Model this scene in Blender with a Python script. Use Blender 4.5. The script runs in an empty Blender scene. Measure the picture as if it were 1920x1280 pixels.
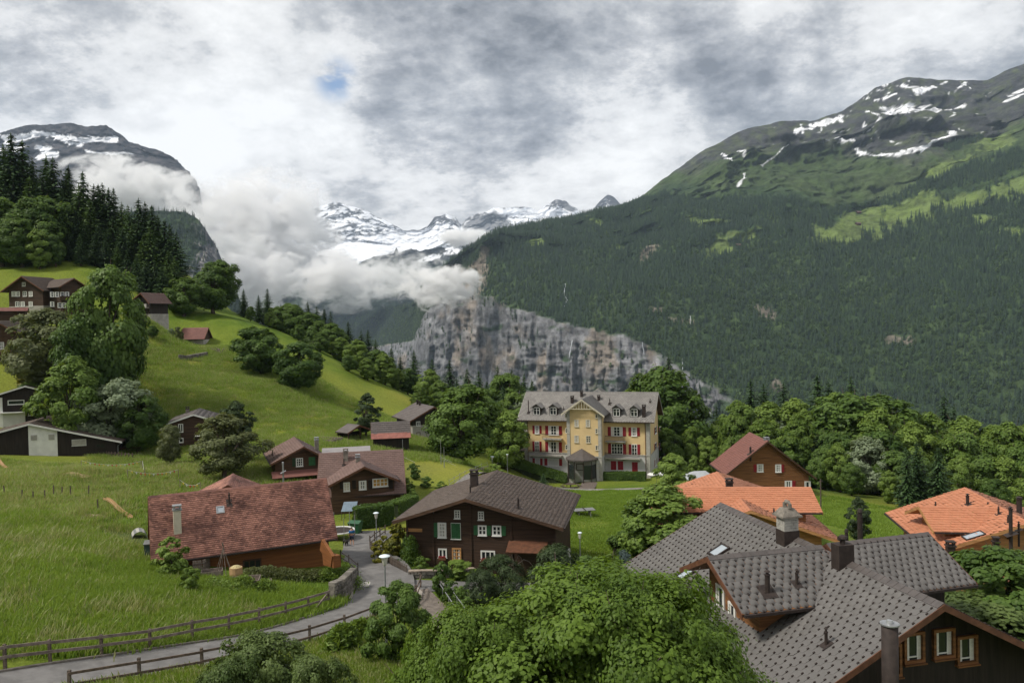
import bpy, math, random
import numpy as np
from mathutils import Matrix, Vector
S = bpy.context.scene
C = S.collection
R_ = math.radians
rnd = random.Random(7)
rng = np.random.default_rng(11)
# ---------------------------------------------------------------- camera
FOC = 1493.0
PITCH, ROLL = R_(-1.15), -0.021
cd = bpy.data.cameras.new('camera'); cam = bpy.data.objects.new('camera', cd); C.objects.link(cam)
cd.lens = 28.0; cd.sensor_width = 36.0; cd.clip_start = 0.5; cd.clip_end = 40000
MR = Matrix.Rotation(R_(90)+PITCH, 4, 'X') @ Matrix.Rotation(ROLL, 4, 'Z')
cam.matrix_world = MR
S.camera = cam
# ---------------------------------------------------------------- light and sky
SUN_EL, SUN_AZ = 50, 250          # azimuth clockwise from +Y (ahead); 250 = left and a little behind
sd = bpy.data.lights.new('sun', 'SUN'); sun = bpy.data.objects.new('sun', sd); C.objects.link(sun)
sd.energy = 1.5; sd.angle = R_(10); sd.color = (1.0, 0.94, 0.84)
_el, _az = R_(SUN_EL), R_(SUN_AZ)
_dir = Vector((math.sin(_az)*math.cos(_el), math.cos(_az)*math.cos(_el), math.sin(_el)))
sun.rotation_euler = _dir.to_track_quat('Z', 'Y').to_euler()
S.view_settings.view_transform = 'Standard'; S.view_settings.look = 'None'
S.view_settings.exposure = 1.4; S.view_settings.gamma = 1; S.view_settings.use_curve_mapping = False
S.cycles.max_bounces = 6; S.cycles.diffuse_bounces = 3; S.cycles.glossy_bounces = 2
S.cycles.transmission_bounces = 4; S.cycles.transparent_max_bounces = 12; S.cycles.volume_bounces = 5
S.cycles.use_denoising = True; S.cycles.volume_step_rate = 0.4
S.cycles.sample_clamp_indirect = 4

class NT:
    """small helper round a node tree"""
    def __init__(s, tree): s.t = tree; s.n = tree.nodes; s.l = tree.links
    def add(s, typ, **kw):
        n = s.n.new(typ)
        ins = kw.pop('i', {})
        for k, v in kw.items(): setattr(n, k, v)
        for k, v in ins.items():
            sock = n.inputs[k]
            if isinstance(v, bpy.types.NodeSocket): s.l.new(v, sock)
            elif isinstance(v, bpy.types.Node): s.l.new(v.outputs[0], sock)
            else: sock.default_value = v
        return n
    def math(s, op, a, b=0.0, c=0.0, clamp=False):
        n = s.add('ShaderNodeMath', operation=op, i={0: a, 1: b, 2: c}); n.use_clamp = clamp
        return n.outputs[0]
    def vmath(s, op, a, b=(0, 0, 0)):
        n = s.add('ShaderNodeVectorMath', operation=op, i={0: a, 1: b})
        return n.outputs['Value'] if op in ('DOT_PRODUCT', 'LENGTH', 'DISTANCE') else n.outputs[0]
    def noise(s, vec, scale, detail=4.0, rough=0.55, dist=0.0, out=0, lac=2.0):
        return s.add('ShaderNodeTexNoise', i={'Vector': vec, 'Scale': scale, 'Detail': detail, 'Roughness': rough, 'Distortion': dist, 'Lacunarity': lac}).outputs[out]
    def ramp(s, fac, stops, interp='LINEAR'):
        n = s.add('ShaderNodeValToRGB', i={0: fac}); r = n.color_ramp; r.interpolation = interp
        while len(r.elements) < len(stops): r.elements.new(0.5)
        for e, (p, c) in zip(r.elements, stops):
            e.position = p; e.color = (c if isinstance(c, tuple) else (c, c, c)) + (1.0,)
        return n.outputs[0]
    def mix(s, fac, a, b, blend='MIX'):
        n = s.add('ShaderNodeMix', data_type='RGBA', blend_type=blend)
        for k, v in ((0, fac), (6, a), (7, b)):
            if isinstance(v, bpy.types.NodeSocket): s.l.new(v, n.inputs[k])
            elif isinstance(v, tuple) and len(v) == 3: n.inputs[k].default_value = v + (1.0,)
            else: n.inputs[k].default_value = v
        return n.outputs[2]
    def mr(s, v, a, b, c=0.0, d=1.0, interp='SMOOTHSTEP'):
        n = s.add('ShaderNodeMapRange', interpolation_type=interp, i={0: v, 1: a, 2: b, 3: c, 4: d})
        return n.outputs[0]

def pix(px, py, Y):
    """world point seen at photograph pixel (px,py) at forward distance Y"""
    d = MR.to_3x3() @ Vector(((px-960)/FOC, (640-py)/FOC, -1.0))
    return d * (Y/d.y)
_M = np.array(MR.to_3x3())
def pixn(px, py, Y):
    px, py, Y = np.broadcast_arrays(np.asarray(px, float), np.asarray(py, float), np.asarray(Y, float))
    d = np.stack([(px-960)/FOC, (640-py)/FOC, -np.ones_like(px)], -1) @ _M.T
    return d * (Y/d[..., 1])[..., None]

def build_world():
    w = bpy.data.worlds.new('World'); S.world = w; w.use_nodes = True
    t = NT(w.node_tree); t.n.clear()
    out = t.add('ShaderNodeOutputWorld')
    sky = t.add('ShaderNodeTexSky', sky_type='NISHITA'); sky.sun_disc = False
    sky.sun_elevation = R_(SUN_EL); sky.sun_rotation = R_(SUN_AZ); sky.altitude = 1200
    v = t.add('ShaderNodeTexCoord').outputs['Generated']
    xyz = t.add('ShaderNodeSeparateXYZ', i={0: v}); z = t.math('MAXIMUM', xyz.outputs[2], 0.0)
    h = t.math('ADD', z, 0.34)
    cu = t.math('DIVIDE', xyz.outputs[0], h); cv = t.math('DIVIDE', xyz.outputs[1], h)
    p = t.add('ShaderNodeCombineXYZ', i={0: cu, 1: cv, 2: 0.3}).outputs[0]
    warp = t.noise(p, 1.3, 3, .5, out=1)
    p2 = t.vmath('ADD', p, t.vmath('MULTIPLY', warp, (0.10, 0.10, 0.1)))
    a = t.noise(p2, 1.5, 6, .55)          # large cloud masses
    b = t.noise(p2, 4.6, 12, .65)         # billows
    bil = t.math('SUBTRACT', 1.0, t.math('MULTIPLY', t.math('ABSOLUTE', t.math('SUBTRACT', t.noise(t.vmath('ADD', p2, (5, 3, 1)), 4.0, 9, .55), .5)), 4.5))
    c = t.noise(p2, 19.0, 7, .7)
    shade = t.math('ADD', t.math('ADD', t.math('MULTIPLY', a, 0.36), t.math('MULTIPLY', b, 0.46)), t.math('ADD', t.math('MULTIPLY', c, 0.17), t.math('MULTIPLY', bil, 0.075)))
    # broad masses that stand in that part of the sky: (direction px,py of photo, radius, strength)
    for (px, py, rad, k) in SKYBLOBS:
        d = pix(px, py, 1.0).normalized()
        dist = t.vmath('DISTANCE', v, tuple(d))
        f = t.mr(dist, rad, 0.0, 0.0, k)
        shade = t.math('ADD', shade, f)
    col = t.ramp(shade, [(0.41, (0.18, 0.19, 0.21)), (0.468, (0.35, 0.362, 0.385)), (0.52, (0.56, 0.567, 0.58)), (0.565, (0.82, 0.815, 0.81)), (0.66, (1.05, 1.045, 1.03))])
    # a small hole of blue sky
    dh = pix(628, 150, 1.0).normalized()
    hole = t.math('MULTIPLY', t.mr(t.vmath('DISTANCE', v, tuple(dh)), 0.034, 0.006), t.mr(t.noise(p2, 6, 5, .6), 0.42, 0.55))
    cloudstr = t.vmath('MULTIPLY', col, (CLOUD_K,)*3)
    skycol = t.vmath('MULTIPLY', sky.outputs[0], (0.55,)*3)
    final = t.mix(hole, cloudstr, skycol)
    bg = t.add('ShaderNodeBackground', i={0: final, 1: 0.1})
    t.l.new(bg.outputs[0], out.inputs[0])
CLOUD_K = 4.0
SKYBLOBS = [(900, 170, .26, -.05), (1250, 140, .30, -.06), (1500, 120, .25, -.05), (60, 40, .20, -.05), (640, 30, .2, -.03), (330, 230, .26, .035),
            (1780, 60, .14, .06), (1150, 270, .16, .10), (850, 380, .2, .05), (480, 120, .16, .07), (1240, 270, .1, .05)]
build_world()

# ---------------------------------------------------------------- numpy noise
_perm = np.random.default_rng(5).permutation(4096)
_val = np.random.default_rng(6).random(4096)*2-1
def vnoise(p):
    p = np.asarray(p, float); i = np.floor(p).astype(np.int64); f = p-i; f = f*f*(3-2*f)
    def g(dx, dy, dz):
        h = _perm[(i[..., 0]+dx) & 4095]; h = _perm[(h+i[..., 1]+dy) & 4095]; h = _perm[(h+i[..., 2]+dz) & 4095]
        return _val[h]
    x, y, z = f[..., 0], f[..., 1], f[..., 2]
    l = lambda a, b, t: a+(b-a)*t
    return l(l(l(g(0,0,0), g(1,0,0), x), l(g(0,1,0), g(1,1,0), x), y), l(l(g(0,0,1), g(1,0,1), x), l(g(0,1,1), g(1,1,1), x), y), z)
def fbm(p, o=5, rough=.5, ridged=False):
    s = 0; a = 1; t = 0; p = np.asarray(p, float)
    for k in range(o):
        n = vnoise(p+k*17.3)
        s = s+a*((1-2*np.abs(n)) if ridged else n); t += a; a *= rough; p = p*2.03
    return s/t

# ---------------------------------------------------------------- scene helpers
def link(o, parent=None):
    C.objects.link(o)
    if parent: o.parent = parent
    return o
def tag(o, label=None, cat=None, group=None, kind=None):
    if label: o['label'] = label
    if cat: o['category'] = cat
    if group: o['group'] = group
    if kind: o['kind'] = kind
    return o
def empty(name, loc, label, cat, rz=0, group=None, parent=None):
    o = bpy.data.objects.new(name, None); link(o, parent); o.empty_display_size = .3
    o.location = loc; o.rotation_euler = (0, 0, rz)
    return tag(o, label, cat, group)
def np_mesh(name, V, Fc, m=None, smooth=False, attrs=None):
    """V (n,3); Fc list of equal-length faces (m,k) array or a python list"""
    me = bpy.data.meshes.new(name); V = np.asarray(V, np.float32)
    if isinstance(Fc, np.ndarray):
        k = Fc.shape[1]; n = len(Fc)
        me.vertices.add(len(V)); me.vertices.foreach_set('co', V.ravel())
        me.loops.add(n*k); me.loops.foreach_set('vertex_index', Fc.astype(np.int32).ravel())
        me.polygons.add(n); me.polygons.foreach_set('loop_start', np.arange(0, n*k, k, dtype=np.int32))
        me.polygons.foreach_set('loop_total', np.full(n, k, np.int32))
        me.update(calc_edges=True)
    else:
        me.from_pydata([tuple(v) for v in V.tolist()], [], Fc)
    if smooth: me.shade_smooth()
    for an, arr in (attrs or {}).items():
        arr = np.asarray(arr, np.float32)
        if arr.ndim == 1:
            me.attributes.new(an, 'FLOAT', 'POINT').data.foreach_set('value', arr)
        else:
            a4 = np.ones((len(arr), 4), np.float32); a4[:, :3] = arr
            me.attributes.new(an, 'FLOAT_COLOR', 'POINT').data.foreach_set('color', a4.ravel())
    if m: me.materials.append(m)
    return me
def mobj(name, me, parent=None): return link(bpy.data.objects.new(name, me), parent)

class MB:
    """collects shapes into one mesh"""
    def __init__(s): s.v = []; s.f = []
    def add(s, vs, fs):
        b = len(s.v); s.v += [tuple(map(float, v)) for v in vs]; s.f += [tuple(i+b for i in f) for f in fs]; return s
    def box(s, x0, x1, y0, y1, z0, z1):
        return s.add([(x0,y0,z0),(x1,y0,z0),(x1,y1,z0),(x0,y1,z0),(x0,y0,z1),(x1,y0,z1),(x1,y1,z1),(x0,y1,z1)],
                     [(0,3,2,1),(4,5,6,7),(0,1,5,4),(1,2,6,5),(2,3,7,6),(3,0,4,7)])
    def cbox(s, c, sz): return s.box(c[0]-sz[0]/2, c[0]+sz[0]/2, c[1]-sz[1]/2, c[1]+sz[1]/2, c[2]-sz[2]/2, c[2]+sz[2]/2)
    def bar(s, a, b, w, h=None, up=(0, 0, 1)):
        a = Vector(a); b = Vector(b); h = h or w; d = (b-a).normalized(); u = Vector(up)
        if abs(d.dot(u)) > .98: u = Vector((0, 1, 0))
        r = d.cross(u).normalized()*w/2; t = r.cross(d).normalized()*h/2
        vs = [a-r-t, a+r-t, a+r+t, a-r+t, b-r-t, b+r-t, b+r+t, b-r+t]
        return s.add(vs, [(0,1,2,3),(7,6,5,4),(0,4,5,1),(1,5,6,2),(2,6,7,3),(3,7,4,0)])
    def tube(s, pts, rad, n=8, cap=True):
        pts = [Vector(p) for p in pts]; rad = rad if isinstance(rad, (list, tuple)) else [rad]*len(pts)
        vs = []; fs = []
        for i, p in enumerate(pts):
            d = (pts[min(i+1, len(pts)-1)]-pts[max(i-1, 0)]).normalized()
            u = Vector((0, 0, 1)) if abs(d.z) < .9 else Vector((1, 0, 0))
            a = d.cross(u).normalized(); b = d.cross(a)
            vs += [p+(a*math.cos(2*math.pi*k/n)+b*math.sin(2*math.pi*k/n))*rad[i] for k in range(n)]
        for i in range(len(pts)-1):
            fs += [(i*n+k, i*n+(k+1) % n, (i+1)*n+(k+1) % n, (i+1)*n+k) for k in range(n)]
        if cap: fs += [tuple(range(n-1, -1, -1)), tuple((len(pts)-1)*n+k for k in range(n))]
        return s.add(vs, fs)
    def lathe(s, prof, c=(0, 0, 0), n=14):
        vs = []; fs = []
        for r, z in prof: vs += [(c[0]+r*math.cos(2*math.pi*k/n), c[1]+r*math.sin(2*math.pi*k/n), c[2]+z) for k in range(n)]
        for i in range(len(prof)-1): fs += [(i*n+k, i*n+(k+1) % n, (i+1)*n+(k+1) % n, (i+1)*n+k) for k in range(n)]
        fs += [tuple(range(n-1, -1, -1)), tuple((len(prof)-1)*n+k for k in range(n))]
        return s.add(vs, fs)
    def slab(s, poly, t, nrm=None):
        """polygon extruded by -t along its normal"""
        P = [Vector(p) for p in poly]; n = Vector(nrm) if nrm else (P[1]-P[0]).cross(P[2]-P[0]).normalized()
        k = len(P); vs = P+[p-n*t for p in P]
        return s.add(vs, [tuple(range(k)), tuple(range(2*k-1, k-1, -1))]+[(i, i+k, (i+1) % k+k, (i+1) % k) for i in range(k)])
    def build(s, name, m, parent=None, label=None, smooth=False):
        me = bpy.data.meshes.new(name); me.from_pydata(s.v, [], s.f); me.materials.append(m)
        if smooth: me.shade_smooth()
        o = mobj(name, me, parent)
        if label: o['label'] = label
        return o

# ---------------------------------------------------------------- materials
MATS = {}
def mat(name, col, rough=.8, var=.25, scale=3.0, bump=0.0, bscale=None, col2=None, spec=.3, metal=0.0, stretch=(1, 1, 1), objrand=0.0, tint=False, coord='Object', grad=None):
    if name in MATS: return MATS[name]
    m = bpy.data.materials.new(name); m.use_nodes = True; t = NT(m.node_tree)
    b = t.n['Principled BSDF']; tc = t.add('ShaderNodeTexCoord').outputs[coord]
    vec = t.vmath('MULTIPLY', tc, stretch)
    n1 = t.noise(vec, scale, 6, .62)
    c2 = col2 or tuple(max(0, c*(1-var)) for c in col); c1 = tuple(min(1, c*(1+var*.6)) for c in col)
    f = t.mr(n1, .34, .66)
    if tint:
        at = t.add('ShaderNodeAttribute', attribute_name='tint').outputs['Fac']
        f = t.math('ADD', t.math('MULTIPLY', f, .4), t.math('MULTIPLY', at, .8), clamp=True)
    if objrand:
        oi = t.add('ShaderNodeObjectInfo').outputs['Random']
        f = t.math('ADD', f, t.math('MULTIPLY', t.math('SUBTRACT', oi, .5), objrand), clamp=True)
    cc = t.mix(f, c2, c1)
    big = t.noise(tc, scale*.13, 3)
    cc = t.mix(t.mr(big, .35, .7, 0, .35*min(1, var*2.5)), cc, tuple(c*.7 for c in col))
    t.l.new(cc, b.inputs['Base Color']); b.inputs['Roughness'].default_value = rough
    b.inputs['Specular IOR Level'].default_value = spec; b.inputs['Metallic'].default_value = metal
    if bump:
        bn = t.add('ShaderNodeBump', i={'Strength': bump, 'Distance': .05, 'Height': t.noise(vec, bscale or scale*3, 5, .65)})
        t.l.new(bn.outputs[0], b.inputs['Normal'])
    MATS[name] = m; return m
# ================================================================ far mountains
def colmat(name, rough=.9, bump=.6, bdist=8.0, bscale=.02, attr='col', detail=.35, dscale=.03, stretch=(1, 1, 1)):
    m = bpy.data.materials.new(name); m.use_nodes = True; t = NT(m.node_tree); b = t.n['Principled BSDF']
    a = t.add('ShaderNodeAttribute', attribute_name=attr).outputs['Color']
    tc = t.add('ShaderNodeTexCoord').outputs['Object']; v = t.vmath('MULTIPLY', tc, stretch)
    n = t.noise(v, dscale, 9, .7)
    f = t.mr(n, .3, .7, 1-detail, 1+detail)
    cc = t.add('ShaderNodeVectorMath', operation='SCALE', i={0: a}); t.l.new(f, cc.inputs['Scale'])
    t.l.new(cc.outputs[0], b.inputs['Base Color'])
    b.inputs['Roughness'].default_value = rough; b.inputs['Specular IOR Level'].default_value = .15
    bn = t.add('ShaderNodeBump', i={'Strength': bump, 'Distance': bdist, 'Height': t.noise(v, bscale, 9, .7)})
    t.l.new(bn.outputs[0], b.inputs['Normal'])
    return m
def smooth_interp(x, xs, ys):
    return np.interp(x, xs, ys)
def loft(name, cols, px0, px1, npx, sub, disp=None, color=None, m=None):
    """cols: list of (px, [(py,Y),...]) with equally many levels; sub: rows between levels"""
    cols = sorted(cols); xs = np.array([c[0] for c in cols], float); L = np.array([c[1] for c in cols], float)
    PX = np.linspace(px0, px1, npx)
    lv = np.stack([[np.interp(PX, xs, L[:, j, k]) for j in range(L.shape[1])] for k in (0, 1)], -1)   # level, px, (py,Y)
    T = np.concatenate([np.linspace(j, j+1, sub[j], endpoint=False) for j in range(L.shape[1]-1)]+[[L.shape[1]-1]])
    j = np.minimum(T.astype(int), L.shape[1]-2); f = (T-j)[:, None]
    py = lv[j, :, 0]*(1-f)+lv[j+1, :, 0]*f; Yd = lv[j, :, 1]*(1-f)+lv[j+1, :, 1]*f
    PXg = np.broadcast_to(PX, py.shape); Tg = np.broadcast_to(T[:, None], py.shape)
    P = pixn(PXg, py, Yd)
    if disp is not None: P = P+disp(P, PXg, py, Tg)
    nr, nc = py.shape
    idx = np.arange(nr*nc).reshape(nr, nc)
    Fc = np.stack([idx[:-1, :-1], idx[:-1, 1:], idx[1:, 1:], idx[1:, :-1]], -1).reshape(-1, 4)
    du = np.gradient(P, axis=1); dv = np.gradient(P, axis=0); N = np.cross(du, dv); N /= np.linalg.norm(N, axis=-1, keepdims=True)+1e-9
    col = color(P, PXg, py, Tg, N)
    me = np_mesh(name, P.reshape(-1, 3), Fc, m, True, {'col': col.reshape(-1, 3)})
    o = mobj(name, me); tag(o, kind='structure')
    return o, dict(P=P, PX=PXg, PY=py, T=Tg, N=N)
def blob(PX, PY, cx, cy, rx, ry, ang=0.0, n=None, k=.6):
    a = math.radians(ang); dx = PX-cx; dy = PY-cy
    u = (dx*math.cos(a)+dy*math.sin(a))/rx; v = (-dx*math.sin(a)+dy*math.cos(a))/ry
    d = 1-np.sqrt(u*u+v*v)
    if n is not None: d = d+n*k
    return np.clip(d*4, 0, 1)
def polyd(PX, PY, pts, w, n=None, k=.6):
    """soft mask of a stroke through pts, half width w px"""
    best = np.full(PX.shape, 1e9)
    for (x0, y0), (x1, y1) in zip(pts[:-1], pts[1:]):
        vx, vy = x1-x0, y1-y0; t = np.clip(((PX-x0)*vx+(PY-y0)*vy)/(vx*vx+vy*vy), 0, 1)
        best = np.minimum(best, np.hypot(PX-x0-t*vx, PY-y0-t*vy))
    d = 1-best/w
    if n is not None: d = d+n*k
    return np.clip(d*3, 0, 1)
def lerp(a, b, t): return np.asarray(a)*(1-t[..., None])+np.asarray(b)*t[..., None]
ROCK = np.array((.150, .152, .158)); ROCKD = np.array((.085, .085, .09)); OCHRE = np.array((.27, .215, .16)); SNOW = np.array((.82, .84, .88))
GRASSA = np.array((.060, .095, .030)); GRASSB = np.array((.14, .20, .045)); WOOD = np.array((.024, .044, .016))

# --- the opposite valley wall: floor, cliff, forest, alp, summit
rcols = [  # px, floor, cliff foot, cliff top, lower forest, upper forest, ridge
 (380, [(800,6400),(740,6500),(690,6600),(660,6800),(620,7000),(585,7100)]),
 (560, [(760,5200),(700,5300),(660,5400),(640,5600),(610,5900),(580,6300)]),
 (700, [(800,4200),(725,4300),(650,4400),(630,4600),(605,4900),(580,5300)]),
 (775, [(820,3500),(745,3600),(640,3700),(620,3800),(600,4000),(575,4300)]),
 (795, [(830,2900),(760,3000),(590,3030),(575,3060),(565,3100),(552,3160)]),
 (830, [(840,2750),(760,2860),(556,2900),(540,2930),(526,2960),(516,3000)]),
 (870, [(850,2600),(765,2700),(545,2760),(520,2800),(498,2850),(482,2900)]),
 (905, [(850,2500),(765,2600),(556,2640),(515,2720),(482,2810),(456,2900)]),
 (925, [(860,2400),(765,2500),(560,2560),(520,2650),(480,2780),(441,2950)]),
 (960, [(860,2250),(768,2380),(578,2430),(520,2600),(470,2850),(425,3200)]),
 (1000,[(865,2150),(772,2270),(590,2320),(530,2500),(470,2850),(418,3300)]),
 (1050,[(870,2050),(775,2170),(606,2220),(540,2450),(475,2850),(414,3400)]),
 (1100,[(870,1950),(778,2080),(622,2130),(550,2400),(470,2850),(401,3500)]),
 (1160,[(875,1880),(782,1990),(632,2040),(550,2350),(462,2850),(386,3600)]),
 (1200,[(875,1820),(786,1930),(645,1980),(550,2300),(450,2850),(369,3700)]),
 (1240,[(880,1780),(790,1880),(672,1930),(560,2280),(440,2850),(339,3780)]),
 (1320,[(890,1700),(800,1790),(722,1830),(590,2200),(420,2850),(281,3850)]),
 (1400,[(900,1600),(812,1690),(772,1720),(610,2150),(410,2850),(241,3900)]),
 (1465,[(905,1550),(822,1620),(795,1650),(620,2100),(400,2850),(228,3930)]),
 (1530,[(910,1520),(830,1580),(812,1600),(625,2050),(390,2850),(226,3960)]),
 (1580,[(915,1500),(835,1560),(820,1580),(625,2050),(385,2850),(208,4000)]),
 (1640,[(920,1480),(840,1540),(825,1560),(625,2000),(375,2850),(165,4000)]),
 (1700,[(925,1460),(845,1520),(830,1540),(620,2000),(365,2850),(144,4000)]),
 (1760,[(930,1440),(850,1500),(835,1520),(615,1950),(355,2800),(149,4000)]),
 (1850,[(930,1420),(855,1480),(840,1500),(600,1900),(340,2700),(152,4000)]),
 (1880,[(930,1410),(856,1470),(842,1490),(595,1900),(335,2650),(136,3950)]),
 (1920,[(930,1400),(858,1460),(845,1480),(590,1880),(330,2600),(120,3900)]),
 (2060,[(940,1350),(870,1420),(858,1440),(580,1800),(320,2500),(85,3800)]),
 (2400,[(960,1200),(900,1250),(890,1270),(560,1600),(300,2300),(40,3500)])]
def r_disp(P, PX, PY, T):
    big = fbm(P/420.0, 5, .5, True); med = fbm(P*[1/90., 1/90., 1/160.], 6, .55); fine = fbm(P*[1/28., 1/28., 1/120.], 5, .6)
    up = np.clip(T-3.2, 0, 1.8); cl = np.exp(-((T-1.5)/.55)**2)
    edge = np.clip((5-T)*2.5, 0, 1)
    gul = fbm(P*[1/260., 1/260., 1/900.], 5, .55, True)
    buttress = .55*fbm(np.stack([PX/33., PY/160., PX*0], -1), 5, .6, True)+.45*fbm(np.stack([PX/11., PY/90., PX*0+6], -1), 4, .6, True)
    dY = (big*60+med*22)*np.clip(T-1.8, 0, 1)*edge + cl*(fine*30+med*34-buttress*70+fbm(P*[1/70., 1/70., 1/22.], 5, .6)*26) - gul*150*up*edge
    dZ = (big*45*np.clip(T-2, 0, 1)+med*14*np.clip(T-1.8, 0, 1))*edge + fbm(P/60., 4)*9*(1-edge)
    return np.stack([cl*fine*12, dY, dZ], -1)
def r_color(P, PX, PY, T, N):
    n = fbm(np.stack([PX/42., PY/30., PX*0], -1), 6, .6); n2 = fbm(np.stack([PX/11., PY/9., PX*0+5], -1), 5, .6)
    str_ = fbm(np.stack([PX/4., PY/22., PX*0+3], -1), 6, .7)+.5*fbm(np.stack([PX/40., PY/4., PX*0+13], -1), 4, .6)
    c = lerp(WOOD*1.2, GRASSA*.9, np.clip(n*1.5+.45, 0, 1))
    # alp meadows
    mead = np.zeros(PX.shape)
    for b in MEADOWS: mead = np.maximum(mead, blob(PX, PY, *b, n=n2+n*.6, k=.9))
    # band above the tree line: grass, then rock and scree
    band = np.clip((np.interp(PX, [1150, 1250, 1450, 1530, 1600, 1750, 1920, 2400], [392, 362, 372, 390, 400, 350, 290, 230])-PY+n*22)/12, 0, 1)
    alp = lerp(GRASSA*.72, (.062, .088, .034), np.clip(n*2+.3, 0, 1))
    c = lerp(c, alp, band)
    rockline = np.interp(PX, [1150, 1200, 1330, 1450, 1600, 1700, 1800, 1860, 1920, 2400], [360, 352, 325, 312, 305, 330, 300, 262, 205, 150])
    rk = np.clip((rockline-PY+n2*26+n*26)/16, 0, 1)
    c = lerp(c, lerp((.048, .050, .054), (.066, .080, .044), np.clip(n2*2.2+.3, 0, 1)), rk*band)
    c = lerp(c, lerp(GRASSB*.75, (.12, .165, .05), np.clip(n2*2+.5, 0, 1)), mead)
    # cliff
    cliff = np.clip((1-np.abs(T-1.5)/.56)*9+n2*1.6, 0, 1)*np.clip((1410-PX)/30, 0, 1)
    cc = lerp(ROCKD*1.5, ROCK*1.5, np.clip(str_*1.5+.5+n*.5, 0, 1))
    och = np.clip(fbm(np.stack([PX/26., PY/45., PX*0+9], -1), 5)*4.0-.55, 0, 1)
    cc = lerp(cc, OCHRE, och*.6)
    ivy = np.clip(fbm(np.stack([PX/24., PY/14., PX*0+2], -1), 5)*5-1.3+np.clip((PY-720)/30, 0, 2), 0, 1)
    cc = lerp(cc, WOOD*1.6, ivy*.9)
    cc = lerp(cc, WOOD*1.6, np.clip((560-PY+n*60)/90, 0, .75)); c = lerp(c, cc, cliff)
    for b in BARE: c = lerp(c, (.20, .17, .14), blob(PX, PY, *b, n=n2, k=.9)*.8)
    # snow
    sn = np.zeros(PX.shape); n3 = fbm(np.stack([PX/6., PY/5., PX*0+8], -1), 4)
    for pts, w in SNOWS: sn = np.maximum(sn, polyd(PX, PY, pts, w*.85, n3+n2*.6, 1.5))
    hi = np.clip((np.interp(PX, [1600, 1700, 1760, 1850], [200, 190, 185, 175])-PY)/30, 0, 1)*np.clip((PX-1590)/30, 0, 1)*np.clip((1850-PX)/30, 0, 1)
    sn = np.maximum(sn, np.clip(n3*6-2.0, 0, 1)*hi)
    spk = np.clip((n3+n2*.5)*7-3.3, 0, 1)*np.clip((rockline-14-PY)/25, 0, 1)*np.clip((PX-1440)/60, 0, 1)*np.clip((1860-PX)/40, 0, 1); sn = np.maximum(sn, spk)
    return lerp(c, SNOW, sn)
MEADOWS = [(1610, 432, 95, 28, -12), (1700, 405, 60, 22, -22), (1800, 385, 60, 13, -16), (1880, 362, 60, 14, -18), (1930, 345, 50, 18, -10), (1395, 455, 38, 14, -8), (1350, 482, 36, 22, -30), (1840, 420, 28, 9, 0), (1640, 400, 40, 8, -10),
           (1900, 442, 30, 8, 0), (1760, 330, 60, 12, -22), (1860, 285, 60, 14, -25), (1170, 470, 22, 8, -20), (1000, 470, 22, 7, 12), (1115, 432, 16, 6, 0), (1090, 418, 18, 7, 0), (1310, 432, 20, 5, 0), (1330, 420, 60, 6, 5)]
BARE = [(893, 528, 20, 34, 25), (905, 500, 12, 22, 30), (868, 535, 14, 22, 0), (1215, 480, 26, 10, -25), (1440, 600, 26, 12, 20), (1700, 655, 30, 12, 0), (1235, 590, 14, 5, 0), (1460, 730, 12, 14, 0), (1280, 610, 22, 5, 10)]
SNOWS = [([(1604,288),(1630,299),(1660,306),(1690,302),(1720,298),(1745,285),(1765,270),(1770,256)],4.2), ([(1650,228),(1670,216),(1700,210),(1735,218),(1755,210)],10), ([(1648,206),(1668,208),(1690,202)],6),
         ([(1716,178),(1735,173),(1748,168)],6), ([(1480,256),(1510,244),(1530,235),(1560,230),(1575,224)],6), ([(1350,292),(1360,305),(1372,313)],2.5), ([(1378,292),(1388,300),(1396,310)],1.8), ([(1437,320),(1452,304),(1466,295)],1.8),
         ([(1548,276),(1565,284),(1586,281)],3), ([(1618,216),(1626,232),(1624,246)],2.5), ([(1600,240),(1606,250)],2), ([(1790,170),(1810,158)],2.5), ([(1808,160),(1811,172)],2), ([(1788,208),(1812,205)],3), ([(1876,200),(1900,190),(1920,180)],2),
         ([(1890,184),(1920,172)],2.5), ([(1680,162),(1720,170)],2), ([(1640,190),(1680,180)],2), ([(1400,336),(1382,360)],1.6), ([(1528,282),(1535,284)],2)]
wall_o, RW = loft('mountain_slope', rcols, 380, 2300, 680, [14, 72, 46, 72, 84], r_disp, r_color, colmat('mountain_ground', bump=1.0, bdist=22, bscale=.016, detail=.5, dscale=.02))

# --- snow massif far up the valley
def peakcols(sil, Yt, lv):
    return [(x, [(y+dy if k < 0 else y2, Yt+dd) for (k, y2, dy, dd) in lv]) for x, y in sil]
sil = [(300,470),(480,440),(560,405),(600,388),(625,380),(650,384),(680,393),(710,408),(742,424),(756,432),(790,432),(803,424),(815,408),(838,402),(855,410),(866,424),(872,414),(885,405),(905,400),(925,391),(960,390),(990,389),(1010,396),(1025,384),(1045,374),(1062,379),(1085,395),(1102,404),(1112,394),(1125,378),(1140,365),(1150,370),(1162,382),(1185,400),(1260,420),(1400,440)]
scols = [(x, [(640, 7200), (530+0*y, 7300), (488, 7500), (470-(432-y)*.2, 8200), (y, 8600)]) for x, y in sil]
def s_disp(P, PX, PY, T):
    r = fbm(P/500., 6, .55, True); f = fbm(P/110., 6, .6, True)
    e = np.clip((4-T)*3, 0, 1)
    return np.stack([0*T, (r*170+f*70)*e, (r*60*e+f*(16+12*e))], -1)
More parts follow.
